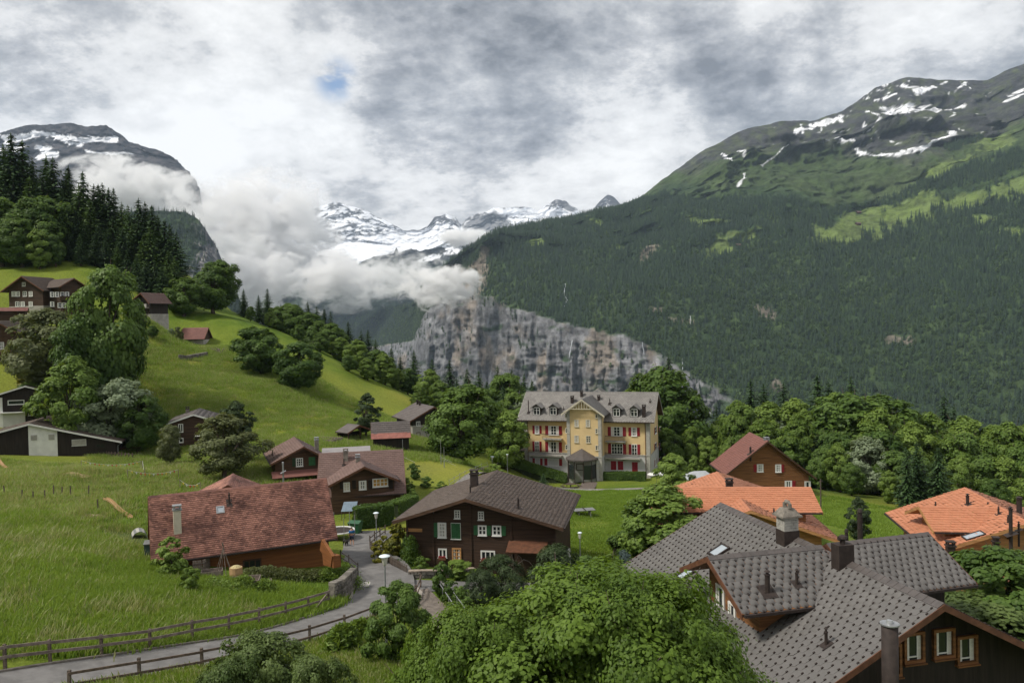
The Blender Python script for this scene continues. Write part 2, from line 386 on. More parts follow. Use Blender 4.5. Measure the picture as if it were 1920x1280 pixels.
def s_color(P, PX, PY, T, N):
    n = fbm(np.stack([PX/16., PY/9., PX*0], -1), 6, .62); n2 = fbm(np.stack([PX/5., PY/4., PX*0+4], -1), 4, .6)
    slope = N[..., 2]; slope = np.abs(slope)
    c = lerp(ROCKD*1.1, ROCK*.8, np.clip(n2*1.5+.4, 0, 1))
    s = np.clip(n*3.0+n2*1.2+(slope-.42)*3.5+.35, 0, 1)
    glac = blob(PX, PY, 790, 455, 125, 22, 2, n, .25); glac = np.maximum(glac, blob(PX, PY, 690, 478, 50, 22, -20, n, .5))
    ridge = blob(PX, PY, 1000, 402, 110, 13, 3, n2, .6)
    s = np.maximum(s*np.clip((505-PY)/30+n, 0, 1), np.maximum(glac, ridge))
    dark = np.maximum(blob(PX, PY, 915, 425, 48, 30, 0, n, .5), blob(PX, PY, 1060, 388, 22, 7, 28, n, .3))
    s = s*(1-dark*.85)
    low = np.clip((PY-520)/30, 0, 1)
    return lerp(lerp(c, (.05, .06, .05), low), SNOW, np.clip(s, 0, 1))
loft('snow_mountain', scols, 300, 1400, 460, [16, 20, 40, 60], s_disp, s_color, colmat('snow_rock', bump=.7, bdist=30, bscale=.006, detail=.2, dscale=.01))

# --- darker ridge before the glacier
sil2 = [(480,560),(560,545),(600,530),(640,514),(665,500),(690,487),(710,480),(738,478),(743,464),(748,476),(770,468),(790,472),(815,465),(840,455),(858,449),(875,460),(900,462),(940,475),(1000,500),(1100,540)]
dcols = [(x, [(720, 5600), (650, 5700), (560+0*x, 5900), (y+(560-y)*.3, 6150), (y, 6350)]) for x, y in sil2]
def d_color(P, PX, PY, T, N):
    n = fbm(np.stack([PX/14., PY/9., PX*0+2], -1), 6, .62); n2 = fbm(np.stack([PX/6., PY/4., PX*0+4], -1), 4, .6)
    c = lerp((.055, .06, .06), (.12, .12, .12), np.clip(n2*1.5+.4, 0, 1))
    c = lerp(c, (.035, .055, .03), np.clip((PY-488+n*30)/20, 0, 1))
    c = lerp(c, (.14, .14, .15), np.clip(n*4-.2, 0, 1)*np.clip((PY-575)/20, 0, 1))
    s = np.maximum(blob(PX, PY, 855, 472, 40, 9, 20, n2, 1.1), blob(PX, PY, 810, 486, 30, 5, -14, n2, .9))
    return lerp(c, SNOW*.95, s)
def d_disp(P, PX, PY, T):
    r = fbm(P/300., 6, .55, True); f = fbm(P/80., 5, .6, True); e = np.clip((4-T)*3, 0, 1)
    return np.stack([0*T, (r*110+f*45)*e, (r*30*e+f*14)], -1)
loft('dark_ridge', dcols, 480, 1100, 300, [12, 30, 30, 30], d_disp, d_color, colmat('ridge_rock', bump=.8, bdist=20, bscale=.01, detail=.3, dscale=.01))

# --- mountain on the left, its foot in cloud
sil3 = [(-300,300),(-80,262),(0,250),(40,240),(58,236),(90,235),(130,233),(165,240),(180,238),(200,237),(222,250),(240,266),(262,274),(285,281),(305,286),(320,292),(330,306),(336,314),(346,318),(350,330),(358,338),(362,352),(366,378),(371,430),(380,500),(392,560),(520,600)]
lcols = [(x, [(640, 4300), (540, 4350), (max(y+2, 372), 4450), (y+(max(y+2, 372)-y)*.45, 4800), (y, 5100)]) for x, y in sil3]
def l_color(P, PX, PY, T, N):
    n = fbm(np.stack([PX/20., PY/7., PX*0+2], -1), 6, .62); n2 = fbm(np.stack([PX/6., PY/4., PX*0+4], -1), 4, .6)
    c = lerp((.028, .03, .036), (.085, .08, .085), np.clip(n2*1.5+.4+n*.5, 0, 1))
    s = np.zeros(PX.shape)
    for pts, w in [([(0,268),(60,252),(100,258),(150,264),(205,262)],6), ([(60,280),(90,290),(60,296)],7), ([(110,268),(140,272)],5), ([(150,285),(180,290),(235,289)],2.5), ([(0,258),(30,262)],6), ([(-60,285),(30,282)],7)]:
        s = np.maximum(s, polyd(PX, PY, pts, w, n2, 1.1))
    return lerp(c, SNOW, s)
loft('cloudy_mountain', lcols, -300, 520, 330, [10, 24, 36, 40], d_disp, l_color, colmat('left_rock', bump=.9, bdist=22, bscale=.008, detail=.3, dscale=.01))
# --- wooded bluff with a rock face
sil4 = [(-200,420),(200,400),(300,395),(330,396),(352,400),(372,412),(384,428),(396,448),(406,468),(414,492),(418,516),(430,535),(446,560),(458,600),(468,660),(476,740),(482,800)]
bcols = [(x, [(900, 2200), (max(640, y+60), 2300), (max(560, y+30), 2350), (y+8, 2600), (y, 2650)]) for x, y in sil4]
def b_color(P, PX, PY, T, N):
    n = fbm(np.stack([PX/14., PY/12., PX*0+2], -1), 6, .62); n2 = fbm(np.stack([PX/4., PY/14., PX*0+4], -1), 4, .6)
    c = lerp(WOOD*1.2, GRASSA*.7, np.clip(n*1.4+.2, 0, 1))
    edge = np.interp(PY, [395, 420, 450, 480, 520, 560, 620], [330, 360, 368, 352, 350, 400, 470])
    rk = np.clip((PX-edge+n*30)/12, 0, 1)*np.clip((545-PY)/12, 0, 1)*np.clip((PY-418)/12+n, 0, 1)
    return lerp(c, lerp((.075, .08, .09), (.24, .23, .22), np.clip(n2*2+n+.4, 0, 1)), rk)
def b_disp(P, PX, PY, T):
    f = fbm(P*[1/60., 1/60., 1/120.], 5, .6, True)
    e = np.clip((4-T)*3, 0, 1)
    return np.stack([0*T, f*45*e, fbm(P/30., 4)*6], -1)
_, BL = loft('wooded_bluff', bcols, -200, 482, 300, [8, 20, 60, 6], b_disp, b_color, colmat('bluff_ground', bump=.8, bdist=10, bscale=.02, detail=.35, dscale=.03))

# --- air
HZ = MB().box(-7500, 7500, -60, 9600, -2500, 2600)
def vol_mat(name, dens, col=(1, 1, 1), aniso=0.0):
    m = bpy.data.materials.new(name); m.use_nodes = True; t = NT(m.node_tree)
    t.n.remove(t.n['Principled BSDF'])
    pv = t.add('ShaderNodeVolumePrincipled', i={'Color': col+(1,), 'Density': dens, 'Anisotropy': aniso})
    t.l.new(pv.outputs[0], t.n['Material Output'].inputs['Volume']); return m
hz = HZ.build('haze', vol_mat('haze_air', 0.000032, (.62, .78, 1.0)))
tag(hz, kind='stuff')

# ================================================================ valley clouds
CMATS = {}
def cloud_mat(name, dens, edge=.5, scale=.004, detail=7, namp=3.0):
    m = bpy.data.materials.new(name); m.use_nodes = True; t = NT(m.node_tree); t.n.remove(t.n['Principled BSDF'])
    tc = t.add('ShaderNodeTexCoord').outputs['Object']
    wp = t.add('ShaderNodeNewGeometry').outputs['Position']
    n = t.noise(t.vmath('MULTIPLY', wp, (1, 1, 1.35)), scale, detail, .66, .5)
    r = t.vmath('LENGTH', tc)
    f = t.math('SUBTRACT', 1.0, r)                       # 1 at the centre, 0 at the shell
    d = t.math('ADD', t.math('MULTIPLY', t.math('SUBTRACT', f, .22), edge), t.math('MULTIPLY', t.math('SUBTRACT', n, .5), namp))
    d = t.math('MULTIPLY', t.math('POWER', t.mr(d, .02, .95), 1.5), dens)
    d = t.math('MULTIPLY', d, t.mr(f, 0.0, .12))
    pv = t.add('ShaderNodeVolumePrincipled', i={'Color': (1, 1, 1, 1), 'Density': d, 'Anisotropy': .0})
    t.l.new(pv.outputs[0], t.n['Material Output'].inputs['Volume']); return m
CLM = cloud_mat('cloud_vapour', .022, 1.5, .0026, 12, 6.5); CLT = cloud_mat('thin_cloud_vapour', .008, 1.0, .0034, 12, 6.5)
def cloud(px, py, Y, rx, ry, rd, m, label):
    """an ellipsoid of vapour; radii in photograph pixels across and up, depth in metres"""
    p = pix(px, py, Y); k = Y/FOC; sc = 2.6/(rx*k); m = cloud_mat('vapour_%d' % px, (6.5 if m == CLM else 2.6)/(rx*k)*1.6, 1.55 if m == CLM else 1.0, sc, 12, 7.0)
    mb = MB(); n = 20
    vs = []; fs = []
    for i in range(n+1):
        th = math.pi*i/n
        vs += [(math.sin(th)*math.cos(2*math.pi*j/n), math.sin(th)*math.sin(2*math.pi*j/n), math.cos(th)) for j in range(n)]
    fs = [((i+1)*n+j, (i+1)*n+(j+1) % n, i*n+(j+1) % n, i*n+j) for i in range(n) for j in range(n)]
    o = MB().add(vs, fs).build('cloud', m)
    o.location = p; o.scale = (rx*k, rd, ry*k)
    tag(o, label, 'cloud', kind='stuff')
cloud(485, 430, 5400, 175, 125, 700, CLM, 'grey cloud bank hiding the mountain at the head of the valley')
cloud(635, 525, 4700, 150, 70, 320, CLM, 'white puffy cloud below the glacier')
cloud(460, 530, 4000, 135, 100, 320, CLM, 'white cloud behind the wooded bluff')
cloud(825, 540, 2500, 95, 50, 110, CLM, 'small white cloud beside the cliff top')
cloud(750, 515, 4400, 105, 50, 300, CLT, 'thin wisps of cloud drifting before the dark ridge')
cloud(880, 447, 5200, 80, 20, 250, CLM, 'flat white cloud lying under the snowy summits')
cloud(235, 350, 3700, 150, 60, 350, CLM, 'mist hanging on the face of the left mountain')
cloud(390, 430, 3300, 120, 100, 250, CLT, 'mist between the left mountain and the bluff')
# ================================================================ near ground
GP = [  # (px, py, forward distance): points of the ground read off the photograph
 (0,1262,38),(190,1232,41),(300,1208,44),(400,1185,47),(500,1168,50.5),(600,1140,55),(640,1125,57.5),(680,1090,61),(705,1060,65),(680,1030,72),(660,1020,75),(690,988,83),
 (700,1135,57),(760,1085,63),(800,1160,50),(850,1200,44),(640,1200,47),(740,1250,38),(500,1262,40),(300,1300,36),(100,1330,34),
 (200,1100,52),(0,1150,45),(0,960,75),(200,960,77),(0,890,95),(150,880,97),(350,1070,59),(470,1080,60),(590,1078,63),(420,1110,55),(560,1120,57),
 (60,858,118),(150,862,118),(240,867,118),(20,857,116),(30,803,135),(120,803,136),(280,930,90),(330,900,102),(415,893,104),(380,845,128),(320,870,118),(480,835,125),(600,832,125),(500,740,155),(400,700,165),(290,640,172),(342,652,183),(370,652,183),(398,652,183),(350,630,194),(385,632,194),(420,600,200),
 (170,690,150),(170,500,215),(0,490,225),(30,600,185),(90,600,185),(20,690,150),(0,716,146),(130,720,145),(255,580,178),(600,755,165),(680,760,175),(750,748,192),(540,727,165),(700,800,150),
 (700,826,138),(800,830,142),(750,848,128),(850,868,124),(950,850,160),(880,885,118),(905,890,116),(800,900,108),(840,935,96),(690,968,90),(620,965,90),(760,960,88),(900,1065,69),(1050,1060,69),
 (990,897,152),(1100,903,148),(1218,903,145),(1240,885,156),(1000,915,128),(1200,925,126),(1095,975,100),(1100,1060,75),(1200,1000,92),(1180,1090,70),(1000,1075,68),
 (1600,960,108),(1560,935,122),(1650,1005,88),(1700,955,118),(1800,940,125),(1300,900,135),(1380,890,145),(1450,925,122),(1250,985,95),(1560,1010,84),
 (450,590,235),(600,662,235),(720,720,235),(30,440,255),(200,480,245),(300,540,235),(380,580,225)]
GX = [(0,0,-14.5),(12,8,-14.8),(-14,10,-14),(3,20,-15.8),(-3,30,-17.2),(25,20,-17.5),(40,40,-22),(20,40,-20.5),(8,45,-20),(28,60,-22.5),(50,60,-25),(60,80,-27),(70,50,-27),(60,20,-23),(-40,15,-11),(-60,30,-11.5),(-90,60,-11),(-150,60,8),(-150,110,4),
      (-120,140,0),(-160,160,14),(-220,220,60),(-260,150,48),(-260,80,42),(-200,0,28),(-100,0,6),(-300,300,90),(-200,330,60),(-120,330,12),(-120,290,20),(-60,330,-60),(-30,280,-34),(0,330,-95),(0,240,-34),(0,200,-31),(60,200,-40),(60,260,-75),(60,330,-130),
      (100,150,-38),(100,200,-55),(140,100,-40),(140,160,-60),(130,260,-110),(170,200,-100),(200,300,-170),(170,60,-45),(90,90,-31.5),(110,40,-36),(170,0,-40),(100,0,-28),(-300,400,80),(-150,400,-20),(-50,400,-110),(100,400,-200),(220,400,-230),(80,110,-32.5),(45,150,-31.5),(75,130,-33.5)]
_g = np.array([tuple(pix(*p)) for p in GP]+[tuple(map(float, p)) for p in GX])
_gc, _gz = _g[:, :2]/50.0, _g[:, 2]
def _tps(r2): return .5*r2*np.log(r2+1e-9)
_n = len(_gc); _K = _tps(((_gc[:, None]-_gc[None])**2).sum(-1))+np.eye(_n)*.012
_A = np.zeros((_n+3, _n+3)); _A[:_n, :_n] = _K; _A[:_n, _n:] = np.c_[np.ones(_n), _gc]; _A[_n:, :_n] = _A[:_n, _n:].T
_w = np.linalg.solve(_A, np.r_[_gz, 0, 0, 0])
def ground0(x, y):
    x = np.asarray(x, float); y = np.asarray(y, float); q = np.stack([x.ravel(), y.ravel()], -1)/50.0
    o = np.empty(len(q))
    for i in range(0, len(q), 20000):
        s = q[i:i+20000]; o[i:i+20000] = _tps(((s[:, None]-_gc[None])**2).sum(-1)) @ _w[:_n]+_w[_n]+s @ _w[_n+1:]
    return o.reshape(x.shape)
# the road, the paths: centre lines (X,Y,half width)
def pl(pts): return [tuple(pix(a, b, c)[:2]) for a, b, c in pts]
def _road():
    U = [(-220,1292,34.5),(0,1262,38),(190,1232,41),(300,1214,43.2),(420,1195,45.8),(495,1175,48.5),(570,1152,52),(620,1139,54.5),(655,1117,57),(672,1103,59.3)]
    p = [pix(*u) for u in U]; o = []
    for i, q in enumerate(p):
        t = (p[min(i+1, len(p)-1)]-p[max(i-1, 0)]); t.z = 0; t.normalize(); o.append((q.x+t.y*2.15, q.y-t.x*2.15, 2.15))
    return o+[tuple(pix(a, b, c)[:2])+(w,) for a, b, c, w in ((712,1080,63.6,2.7),(700,1060,66.8,2.6),(674,1034,71,2.0),(680,1012,75.5,1.8),(698,996,79,2.0),(707,985,82,2.6))]
ROAD = _road()
ROAD2 = [tuple(pix(a, b, c)[:2])+(w,) for a, b, c, w in ((715,1090,61,1.8),(760,1092,61.5,1.6),(820,1091,61.5,1.2),(890,1088,62.0,1.2),(960,1088,62.5,1.2),(1060,1085,63,1.2),(1190,1083,64,1.2))]
PATH = [tuple(pix(a, b, c)[:2])+(w,) for a, b, c, w in ((770,1098,60.5,1.2),(790,1118,58,1.15),(807,1140,55,1.05),(824,1166,52,1.0),(838,1195,48.5,1.0),(850,1240,44,1.0),(870,1290,40,1.0))]
HPATH = [(-9.5,84,1.1),(-8.6,98,1.0),(-7.4,108,1.0),(-6.0,118,1.0),(-4.2,127,1.0),(0.5,134,.9),(6,136,.8),(12,136,.8),(19,134,.8),(25,130.5,.8),(32,128,.8)]
HWALK = [(12.2,137,1.3),(13,142,1.4),(14.0,147,1.5)]
def pdist(x, y, line):
    best = np.full(np.shape(x), 1e9)
    for (x0, y0, w0), (x1, y1, w1) in zip(line[:-1], line[1:]):
        vx, vy = x1-x0, y1-y0; t = np.clip(((x-x0)*vx+(y-y0)*vy)/(vx*vx+vy*vy), 0, 1)
        best = np.minimum(best, np.hypot(x-x0-t*vx, y-y0-t*vy)-(w0+(w1-w0)*t))
    return best
def ground(x, y):
    x = np.asarray(x, float); y = np.asarray(y, float)
    z = ground0(x, y)
    d = np.minimum(np.minimum(pdist(x, y, ROAD), pdist(x, y, ROAD2)), pdist(x, y, HPATH)+.5)
    b = np.stack([x/7, y/7, x*0], -1)
    bump = fbm(b, 4)*.28*np.clip(d/3, 0, 1)*np.clip((np.hypot(x, y)-20)/60+.4, 0, 2.5)
    return z+bump-np.clip(-(d-.3)*.2, 0, .12)
def gz(x, y): return float(ground(np.array([x]), np.array([y]))[0])

def grass_mat():
    m = bpy.data.materials.new('meadow'); m.use_nodes = True; t = NT(m.node_tree); b = t.n['Principled BSDF']
    tc = t.add('ShaderNodeTexCoord').outputs['Object']
    big = t.noise(tc, .022, 5, .55); mid = t.noise(tc, .22, 6, .65); fine = t.noise(t.vmath('MULTIPLY', tc, (1, 1, .3)), 3.2, 6, .75)
    c = t.mix(t.mr(mid, .32, .68), (.072, .132, .012), (.140, .205, .026))
    c = t.mix(t.mr(big, .38, .66), c, (.215, .240, .038))
    at = t.add('ShaderNodeAttribute', attribute_name='col')
    c = t.mix(t.math('MULTIPLY', at.outputs['Alpha'], 1.0), c, at.outputs['Color'], 'MIX') if False else c
    sp = t.add('ShaderNodeSeparateColor', i={0: at.outputs['Color']})
    c = t.mix(sp.outputs[0], c, (.290, .290, .050))        # yellow flowering meadow
    c = t.mix(sp.outputs[1], c, (.105, .115, .045))        # dry pale grass heads
    c = t.mix(sp.outputs[2], c, (.030, .055, .010))        # rank dark growth, and shade under the trees painted into the ground
    c = t.mix(t.mr(fine, .3, .72, 0, .55), c, (.018, .036, .006))
    t.l.new(c, b.inputs['Base Color']); b.inputs['Roughness'].default_value = .95; b.inputs['Specular IOR Level'].default_value = .1
    bn = t.add('ShaderNodeBump', i={'Strength': .9, 'Distance': .18, 'Height': t.noise(tc, 2.2, 8, .8)}); t.l.new(bn.outputs[0], b.inputs['Normal'])
    return m
def build_terrain():
    xs = np.concatenate([np.arange(-330, -62, 3.0), np.arange(-62, 50, .8), np.arange(50, 261, 3.0)])
    ys = np.concatenate([np.arange(-12, 30, 2.0), np.arange(30, 106, .8), np.arange(106, 190, 1.8), np.arange(190, 421, 4.0)])
    X, Y = np.meshgrid(xs, ys); Z = ground(X, Y)
    V = np.stack([X, Y, Z], -1); nr, nc = X.shape; idx = np.arange(nr*nc).reshape(nr, nc)
    Fc = np.stack([idx[:-1, :-1], idx[:-1, 1:], idx[1:, 1:], idx[1:, :-1]], -1).reshape(-1, 4)
    n = fbm(np.stack([X/18, Y/18, X*0], -1), 5); n2 = fbm(np.stack([X/6, Y/6, X*0+7], -1), 4)
    col = np.zeros(X.shape+(3,))
    def reg(pts, r):           # soft discs round photographed points
        best = np.zeros(X.shape)
        for (px, py, D, rr) in pts:
            p = pix(px, py, D); best = np.maximum(best, np.clip(1.25-np.hypot(X-p.x, Y-p.y)/(rr*r)+n*.7, 0, 1))
        return best
    col[..., 0] = reg([(330,740,160,26),(430,790,138,24),(560,800,138,22),(640,790,148,14),(380,720,165,16),(770,745,195,10),(800,880,116,14),(860,895,118,9)], 1)*.9
    col[..., 1] = np.clip(reg([(120,930,86,16),(250,950,80,12),(40,905,92,12),(200,1000,68,9),(330,1130,52,7),(700,900,112,8)], 1)*.8+np.clip(n2*1.6-.35, 0, .45)*(Y < 90), 0, 1)
    col[..., 2] = np.clip(reg([(640,1230,44,9),(450,1290,38,9),(560,740,172,12),(220,700,158,12),(300,870,118,7),(800,1230,42,7),(1500,900,140,22),(1000,870,160,12)], 1)*.8, 0, 1)  # dark growth, plus painted shade below the maples and inside the wood
    me = np_mesh('meadow', V.reshape(-1, 3), Fc, grass_mat(), True, {'col': col.reshape(-1, 3)})
    o = mobj('ground', me); tag(o, kind='structure')
build_terrain()
# one sheet that carries the ground on below and behind the village, down to the valley floor
def outer():
    rs = [(-330,-12),(260,-12),(260,420),(-330,420)]
    xs = np.linspace(-4200, 4200, 90); ys = np.linspace(-3000, 5200, 90); X, Y = np.meshgrid(xs, ys)
    cx = np.clip(X, -322, 252); cy = np.clip(Y, -6, 412); d = np.hypot(X-cx, Y-cy)
    base = ground0(cx, cy)
    Z = base-6-np.minimum(d*np.where((X > -200) | (Y > 412), .85, .05), 520+base)+np.where((Y < 100), 0, 0)
    Z = np.where((X < -330) & (Y < 300), np.maximum(Z, base-10+np.minimum((-330-X)*.3, 300)), Z)
    idx = np.arange(X.size).reshape(X.shape)
    Fc = np.stack([idx[:-1, :-1], idx[:-1, 1:], idx[1:, 1:], idx[1:, :-1]], -1).reshape(-1, 4)
    inside = ((X > -322) & (X < 252) & (Y > -6) & (Y < 412)).ravel(); Fc = Fc[~inside[Fc].any(1)]
    me = np_mesh('valley_ground', np.stack([X, Y, Z], -1).reshape(-1, 3), Fc, mat('valley_green', (.035, .055, .02), .95, .4, .01), True)
    tag(mobj('valley_ground', me), kind='structure')
outer()

def asphalt():
    return mat('asphalt', (.150, .145, .142), .9, .22, 1.2, bump=.25, bscale=30, stretch=(1, 1, 1))
def ribbon(name, line, m, lift, n=6, kerb=None, spread=1.0):
    """a strip draped on the ground along a centre line; gets its own evened-out height"""
    L = np.array(line, float); seg = np.hypot(np.diff(L[:, 0]), np.diff(L[:, 1])); s = np.r_[0, np.cumsum(seg)]
    tt = np.arange(0, s[-1]+.01, 1.0)
    def cs(k):                         # smooth the polyline a little
        v = np.interp(tt, s, L[:, k]); ker = np.ones(5)/5; p = np.r_[[v[0]]*2, v, [v[-1]]*2]; return np.convolve(p, ker, 'valid')
    x, y, w = cs(0), cs(1), cs(2)*spread; dx, dy = np.gradient(x), np.gradient(y); l = np.hypot(dx, dy); nx, ny = -dy/l, dx/l
    zc = ground0(x, y); zc = np.convolve(np.r_[[zc[0]]*3, zc, [zc[-1]]*3], np.ones(7)/7, 'valid')
    u = np.linspace(-1, 1, n); X = x[:, None]+nx[:, None]*u*w[:, None]; Y = y[:, None]+ny[:, None]*u*w[:, None]
    Z = np.maximum(ground(X, Y), zc[:, None]-.02)+lift; V = np.stack([X, Y, Z], -1)
    V[:, :, 2] = np.convolve(np.r_[V[:1, :, 2].mean(), V[:, :, 2].mean(1), V[-1:, :, 2].mean()], np.ones(3)/3, 'valid')[:, None]*.6+V[:, :, 2]*.4
    idx = np.arange(V.shape[0]*n).reshape(-1, n)
    Fc = np.stack([idx[:-1, :-1], idx[1:, :-1], idx[1:, 1:], idx[:-1, 1:]], -1).reshape(-1, 4)
    o = mobj(name, np_mesh(name, V.reshape(-1, 3), Fc, m, True)); tag(o, kind='structure')
    return V
RV = ribbon('road', ROAD, asphalt(), .035)
RV2 = ribbon('side_road', ROAD2, asphalt(), .039)
PV = ribbon('gravel_path', PATH, mat('gravel_earth', (.16, .135, .115), .95, .35, 3, bump=.5, bscale=20), .05)
HV = ribbon('hotel_path', HPATH, mat('pale_path', (.20, .19, .175), .95, .25, 2, bump=.2, bscale=20), .035)
HW = ribbon('hotel_walk', HWALK, mat('stone_walk', (.13, .105, .09), .95, .35, 4, bump=.4, bscale=14), .05)
def kerb(V, side, name, i0, i1, w=.16, h=.09, m=None):
    mb = MB(); e = V[i0:i1, side]; inn = V[i0:i1, 1 if side == 0 else -2]
    for a, b, c, d in zip(e[:-1], e[1:], inn[:-1], inn[1:]):
        o1 = (a-c); o1[2] = 0; o1 /= np.linalg.norm(o1)+1e-9; o2 = (b-d); o2[2] = 0; o2 /= np.linalg.norm(o2)+1e-9
        vs = [a-[0,0,.2], a+[0,0,h], a+o1*w+[0,0,h], a+o1*w-[0,0,.3], b-[0,0,.2], b+[0,0,h], b+o2*w+[0,0,h], b+o2*w-[0,0,.3]]
        mb.add(vs, [(0,4,5,1),(1,5,6,2),(2,6,7,3),(0,1,2,3),(7,6,5,4)])
    tag(mb.build(name, m or mat('kerb_stone', (.17, .15, .13), .9, .3, 4)), kind='structure')
kerb(RV, -1, 'kerb', 0, 30); kerb(RV, -1, 'pale_kerb', 30, 42, m=mat('pale_kerb', (.30, .27, .24), .9, .2, 4))

# ================================================================ scattering with geometry nodes (ground cover and woods nobody could count)
def scatter(name, pts, scl, rot, meshes, label=None):
    """one object that instances unlinked meshes on its points"""
    pts = np.asarray(pts, np.float32); n = len(pts)
    me = bpy.data.meshes.new(name); me.vertices.add(n); me.vertices.foreach_set('co', pts.ravel())
    me.attributes.new('scl', 'FLOAT', 'POINT').data.foreach_set('value', np.asarray(scl, np.float32))
    a = me.attributes.new('rot', 'FLOAT_VECTOR', 'POINT'); a.data.foreach_set('vector', np.asarray(rot, np.float32).ravel())
    me.attributes.new('pick', 'INT', 'POINT').data.foreach_set('value', rng.integers(0, len(meshes), n).astype(np.int32))
    o = mobj(name, me)
    src = bpy.data.collections.new(name+'_kinds')
    for k, mm in enumerate(meshes): src.objects.link(bpy.data.objects.new('%s_%02d' % (name, k), mm))
    g = bpy.data.node_groups.new(name, 'GeometryNodeTree')
    g.interface.new_socket('Geometry', in_out='INPUT', socket_type='NodeSocketGeometry'); g.interface.new_socket('Geometry', in_out='OUTPUT', socket_type='NodeSocketGeometry')
    t = NT(g); gi = t.add('NodeGroupInput'); go = t.add('NodeGroupOutput')
    ci = t.add('GeometryNodeCollectionInfo'); ci.inputs['Collection'].default_value = src; ci.inputs['Separate Children'].default_value = True; ci.inputs['Reset Children'].default_value = True
    def na(nm, ty): return t.add('GeometryNodeInputNamedAttribute', data_type=ty, i={'Name': nm}).outputs['Attribute']
    ip = t.add('GeometryNodeInstanceOnPoints'); t.l.new(gi.outputs[0], ip.inputs['Points']); t.l.new(ci.outputs[0], ip.inputs['Instance'])
    ip.inputs['Pick Instance'].default_value = True; t.l.new(na('pick', 'INT'), ip.inputs['Instance Index'])
    t.l.new(na('rot', 'FLOAT_VECTOR'), ip.inputs['Rotation']); t.l.new(na('scl', 'FLOAT'), ip.inputs['Scale'])
    t.l.new(ip.outputs[0], go.inputs[0])
    md = o.modifiers.new('scatter', 'NODES'); md.node_group = g
    return tag(o, label, kind='stuff')

# ================================================================ trees
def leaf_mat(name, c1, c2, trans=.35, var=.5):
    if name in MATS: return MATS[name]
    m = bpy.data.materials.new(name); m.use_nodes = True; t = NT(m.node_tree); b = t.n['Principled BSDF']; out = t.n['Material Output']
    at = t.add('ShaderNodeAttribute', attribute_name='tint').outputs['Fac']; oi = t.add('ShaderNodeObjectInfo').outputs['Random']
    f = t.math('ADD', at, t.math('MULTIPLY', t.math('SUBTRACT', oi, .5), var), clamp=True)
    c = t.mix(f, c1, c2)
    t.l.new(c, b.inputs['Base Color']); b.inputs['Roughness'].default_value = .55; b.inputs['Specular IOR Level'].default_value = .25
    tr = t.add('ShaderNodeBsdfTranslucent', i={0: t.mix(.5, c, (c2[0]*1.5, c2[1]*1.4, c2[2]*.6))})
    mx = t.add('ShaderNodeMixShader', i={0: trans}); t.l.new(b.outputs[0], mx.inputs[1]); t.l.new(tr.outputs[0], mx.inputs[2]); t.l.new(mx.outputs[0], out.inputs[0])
    MATS[name] = m; return m
BARK = mat('bark', (.075, .058, .045), .95, .4, 6, bump=.6, bscale=20, stretch=(1, 1, .2))
LEAF = [leaf_mat('maple_leaf', (.036, .078, .013), (.125, .200, .038)), leaf_mat('fresh_leaf', (.065, .120, .018), (.195, .280, .055)),
        leaf_mat('silvery_leaf', (.10, .14, .075), (.27, .33, .21)), leaf_mat('olive_leaf', (.070, .090, .032), (.150, .170, .070)),
        leaf_mat('cherry_leaf', (.030, .068, .008), (.140, .220, .030), .4), leaf_mat('golden_leaf', (.07, .09, .012), (.27, .25, .03))]
LEAF.append(leaf_mat('elder_leaf', (.040, .078, .016), (.125, .175, .050)))
NEED = [leaf_mat('spruce_needle', (.016, .038, .013), (.052, .098, .030), .1, .6), leaf_mat('pine_needle', (.022, .040, .016), (.058, .090, .032), .12, .4), leaf_mat('blue_needle', (.030, .050, .045), (.085, .125, .12), .1, .3),
        leaf_mat('larch_needle', (.034, .070, .016), (.080, .135, .034), .2, .5)]
def quads(cen, nrm, up, w, h, shape='quad'):
    """leaf cards: centres (n,3), normals, up directions"""
    nrm = nrm/(np.linalg.norm(nrm, axis=1, keepdims=True)+1e-9)
    r = np.cross(up, nrm); r /= np.linalg.norm(r, axis=1, keepdims=True)+1e-9; u = np.cross(nrm, r)
    w = np.asarray(w).reshape(-1, 1)*.5; h = np.asarray(h).reshape(-1, 1)*.5; n = len(cen)
    if shape == 'quad':          # a kite, bent along its rib
        V = np.stack([cen-u*h, cen+r*w+nrm*h*.25, cen+u*h, cen-r*w+nrm*h*.25], 1).reshape(-1, 3)
        F = np.arange(n*4).reshape(n, 4)
    else:                        # a drooping pointed leaf of four triangles
        V = np.stack([cen-u*h, cen-u*h*.25+r*w-nrm*w*.4, cen+u*h*.45+r*w*.7-nrm*w*.4, cen+u*h*1.0-nrm*h*.3, cen+u*h*.45-r*w*.7-nrm*w*.4, cen-u*h*.25-r*w-nrm*w*.4], 1).reshape(-1, 3)
        b = np.arange(n)[:, None]*6; F = np.concatenate([b+np.array([[0, 1, 2, 3]]), b+np.array([[0, 3, 4, 5]])], 0)
    return V, F
def rand_dir(n):
    v = rng.normal(size=(n, 3)); return v/np.linalg.norm(v, axis=1, keepdims=True)
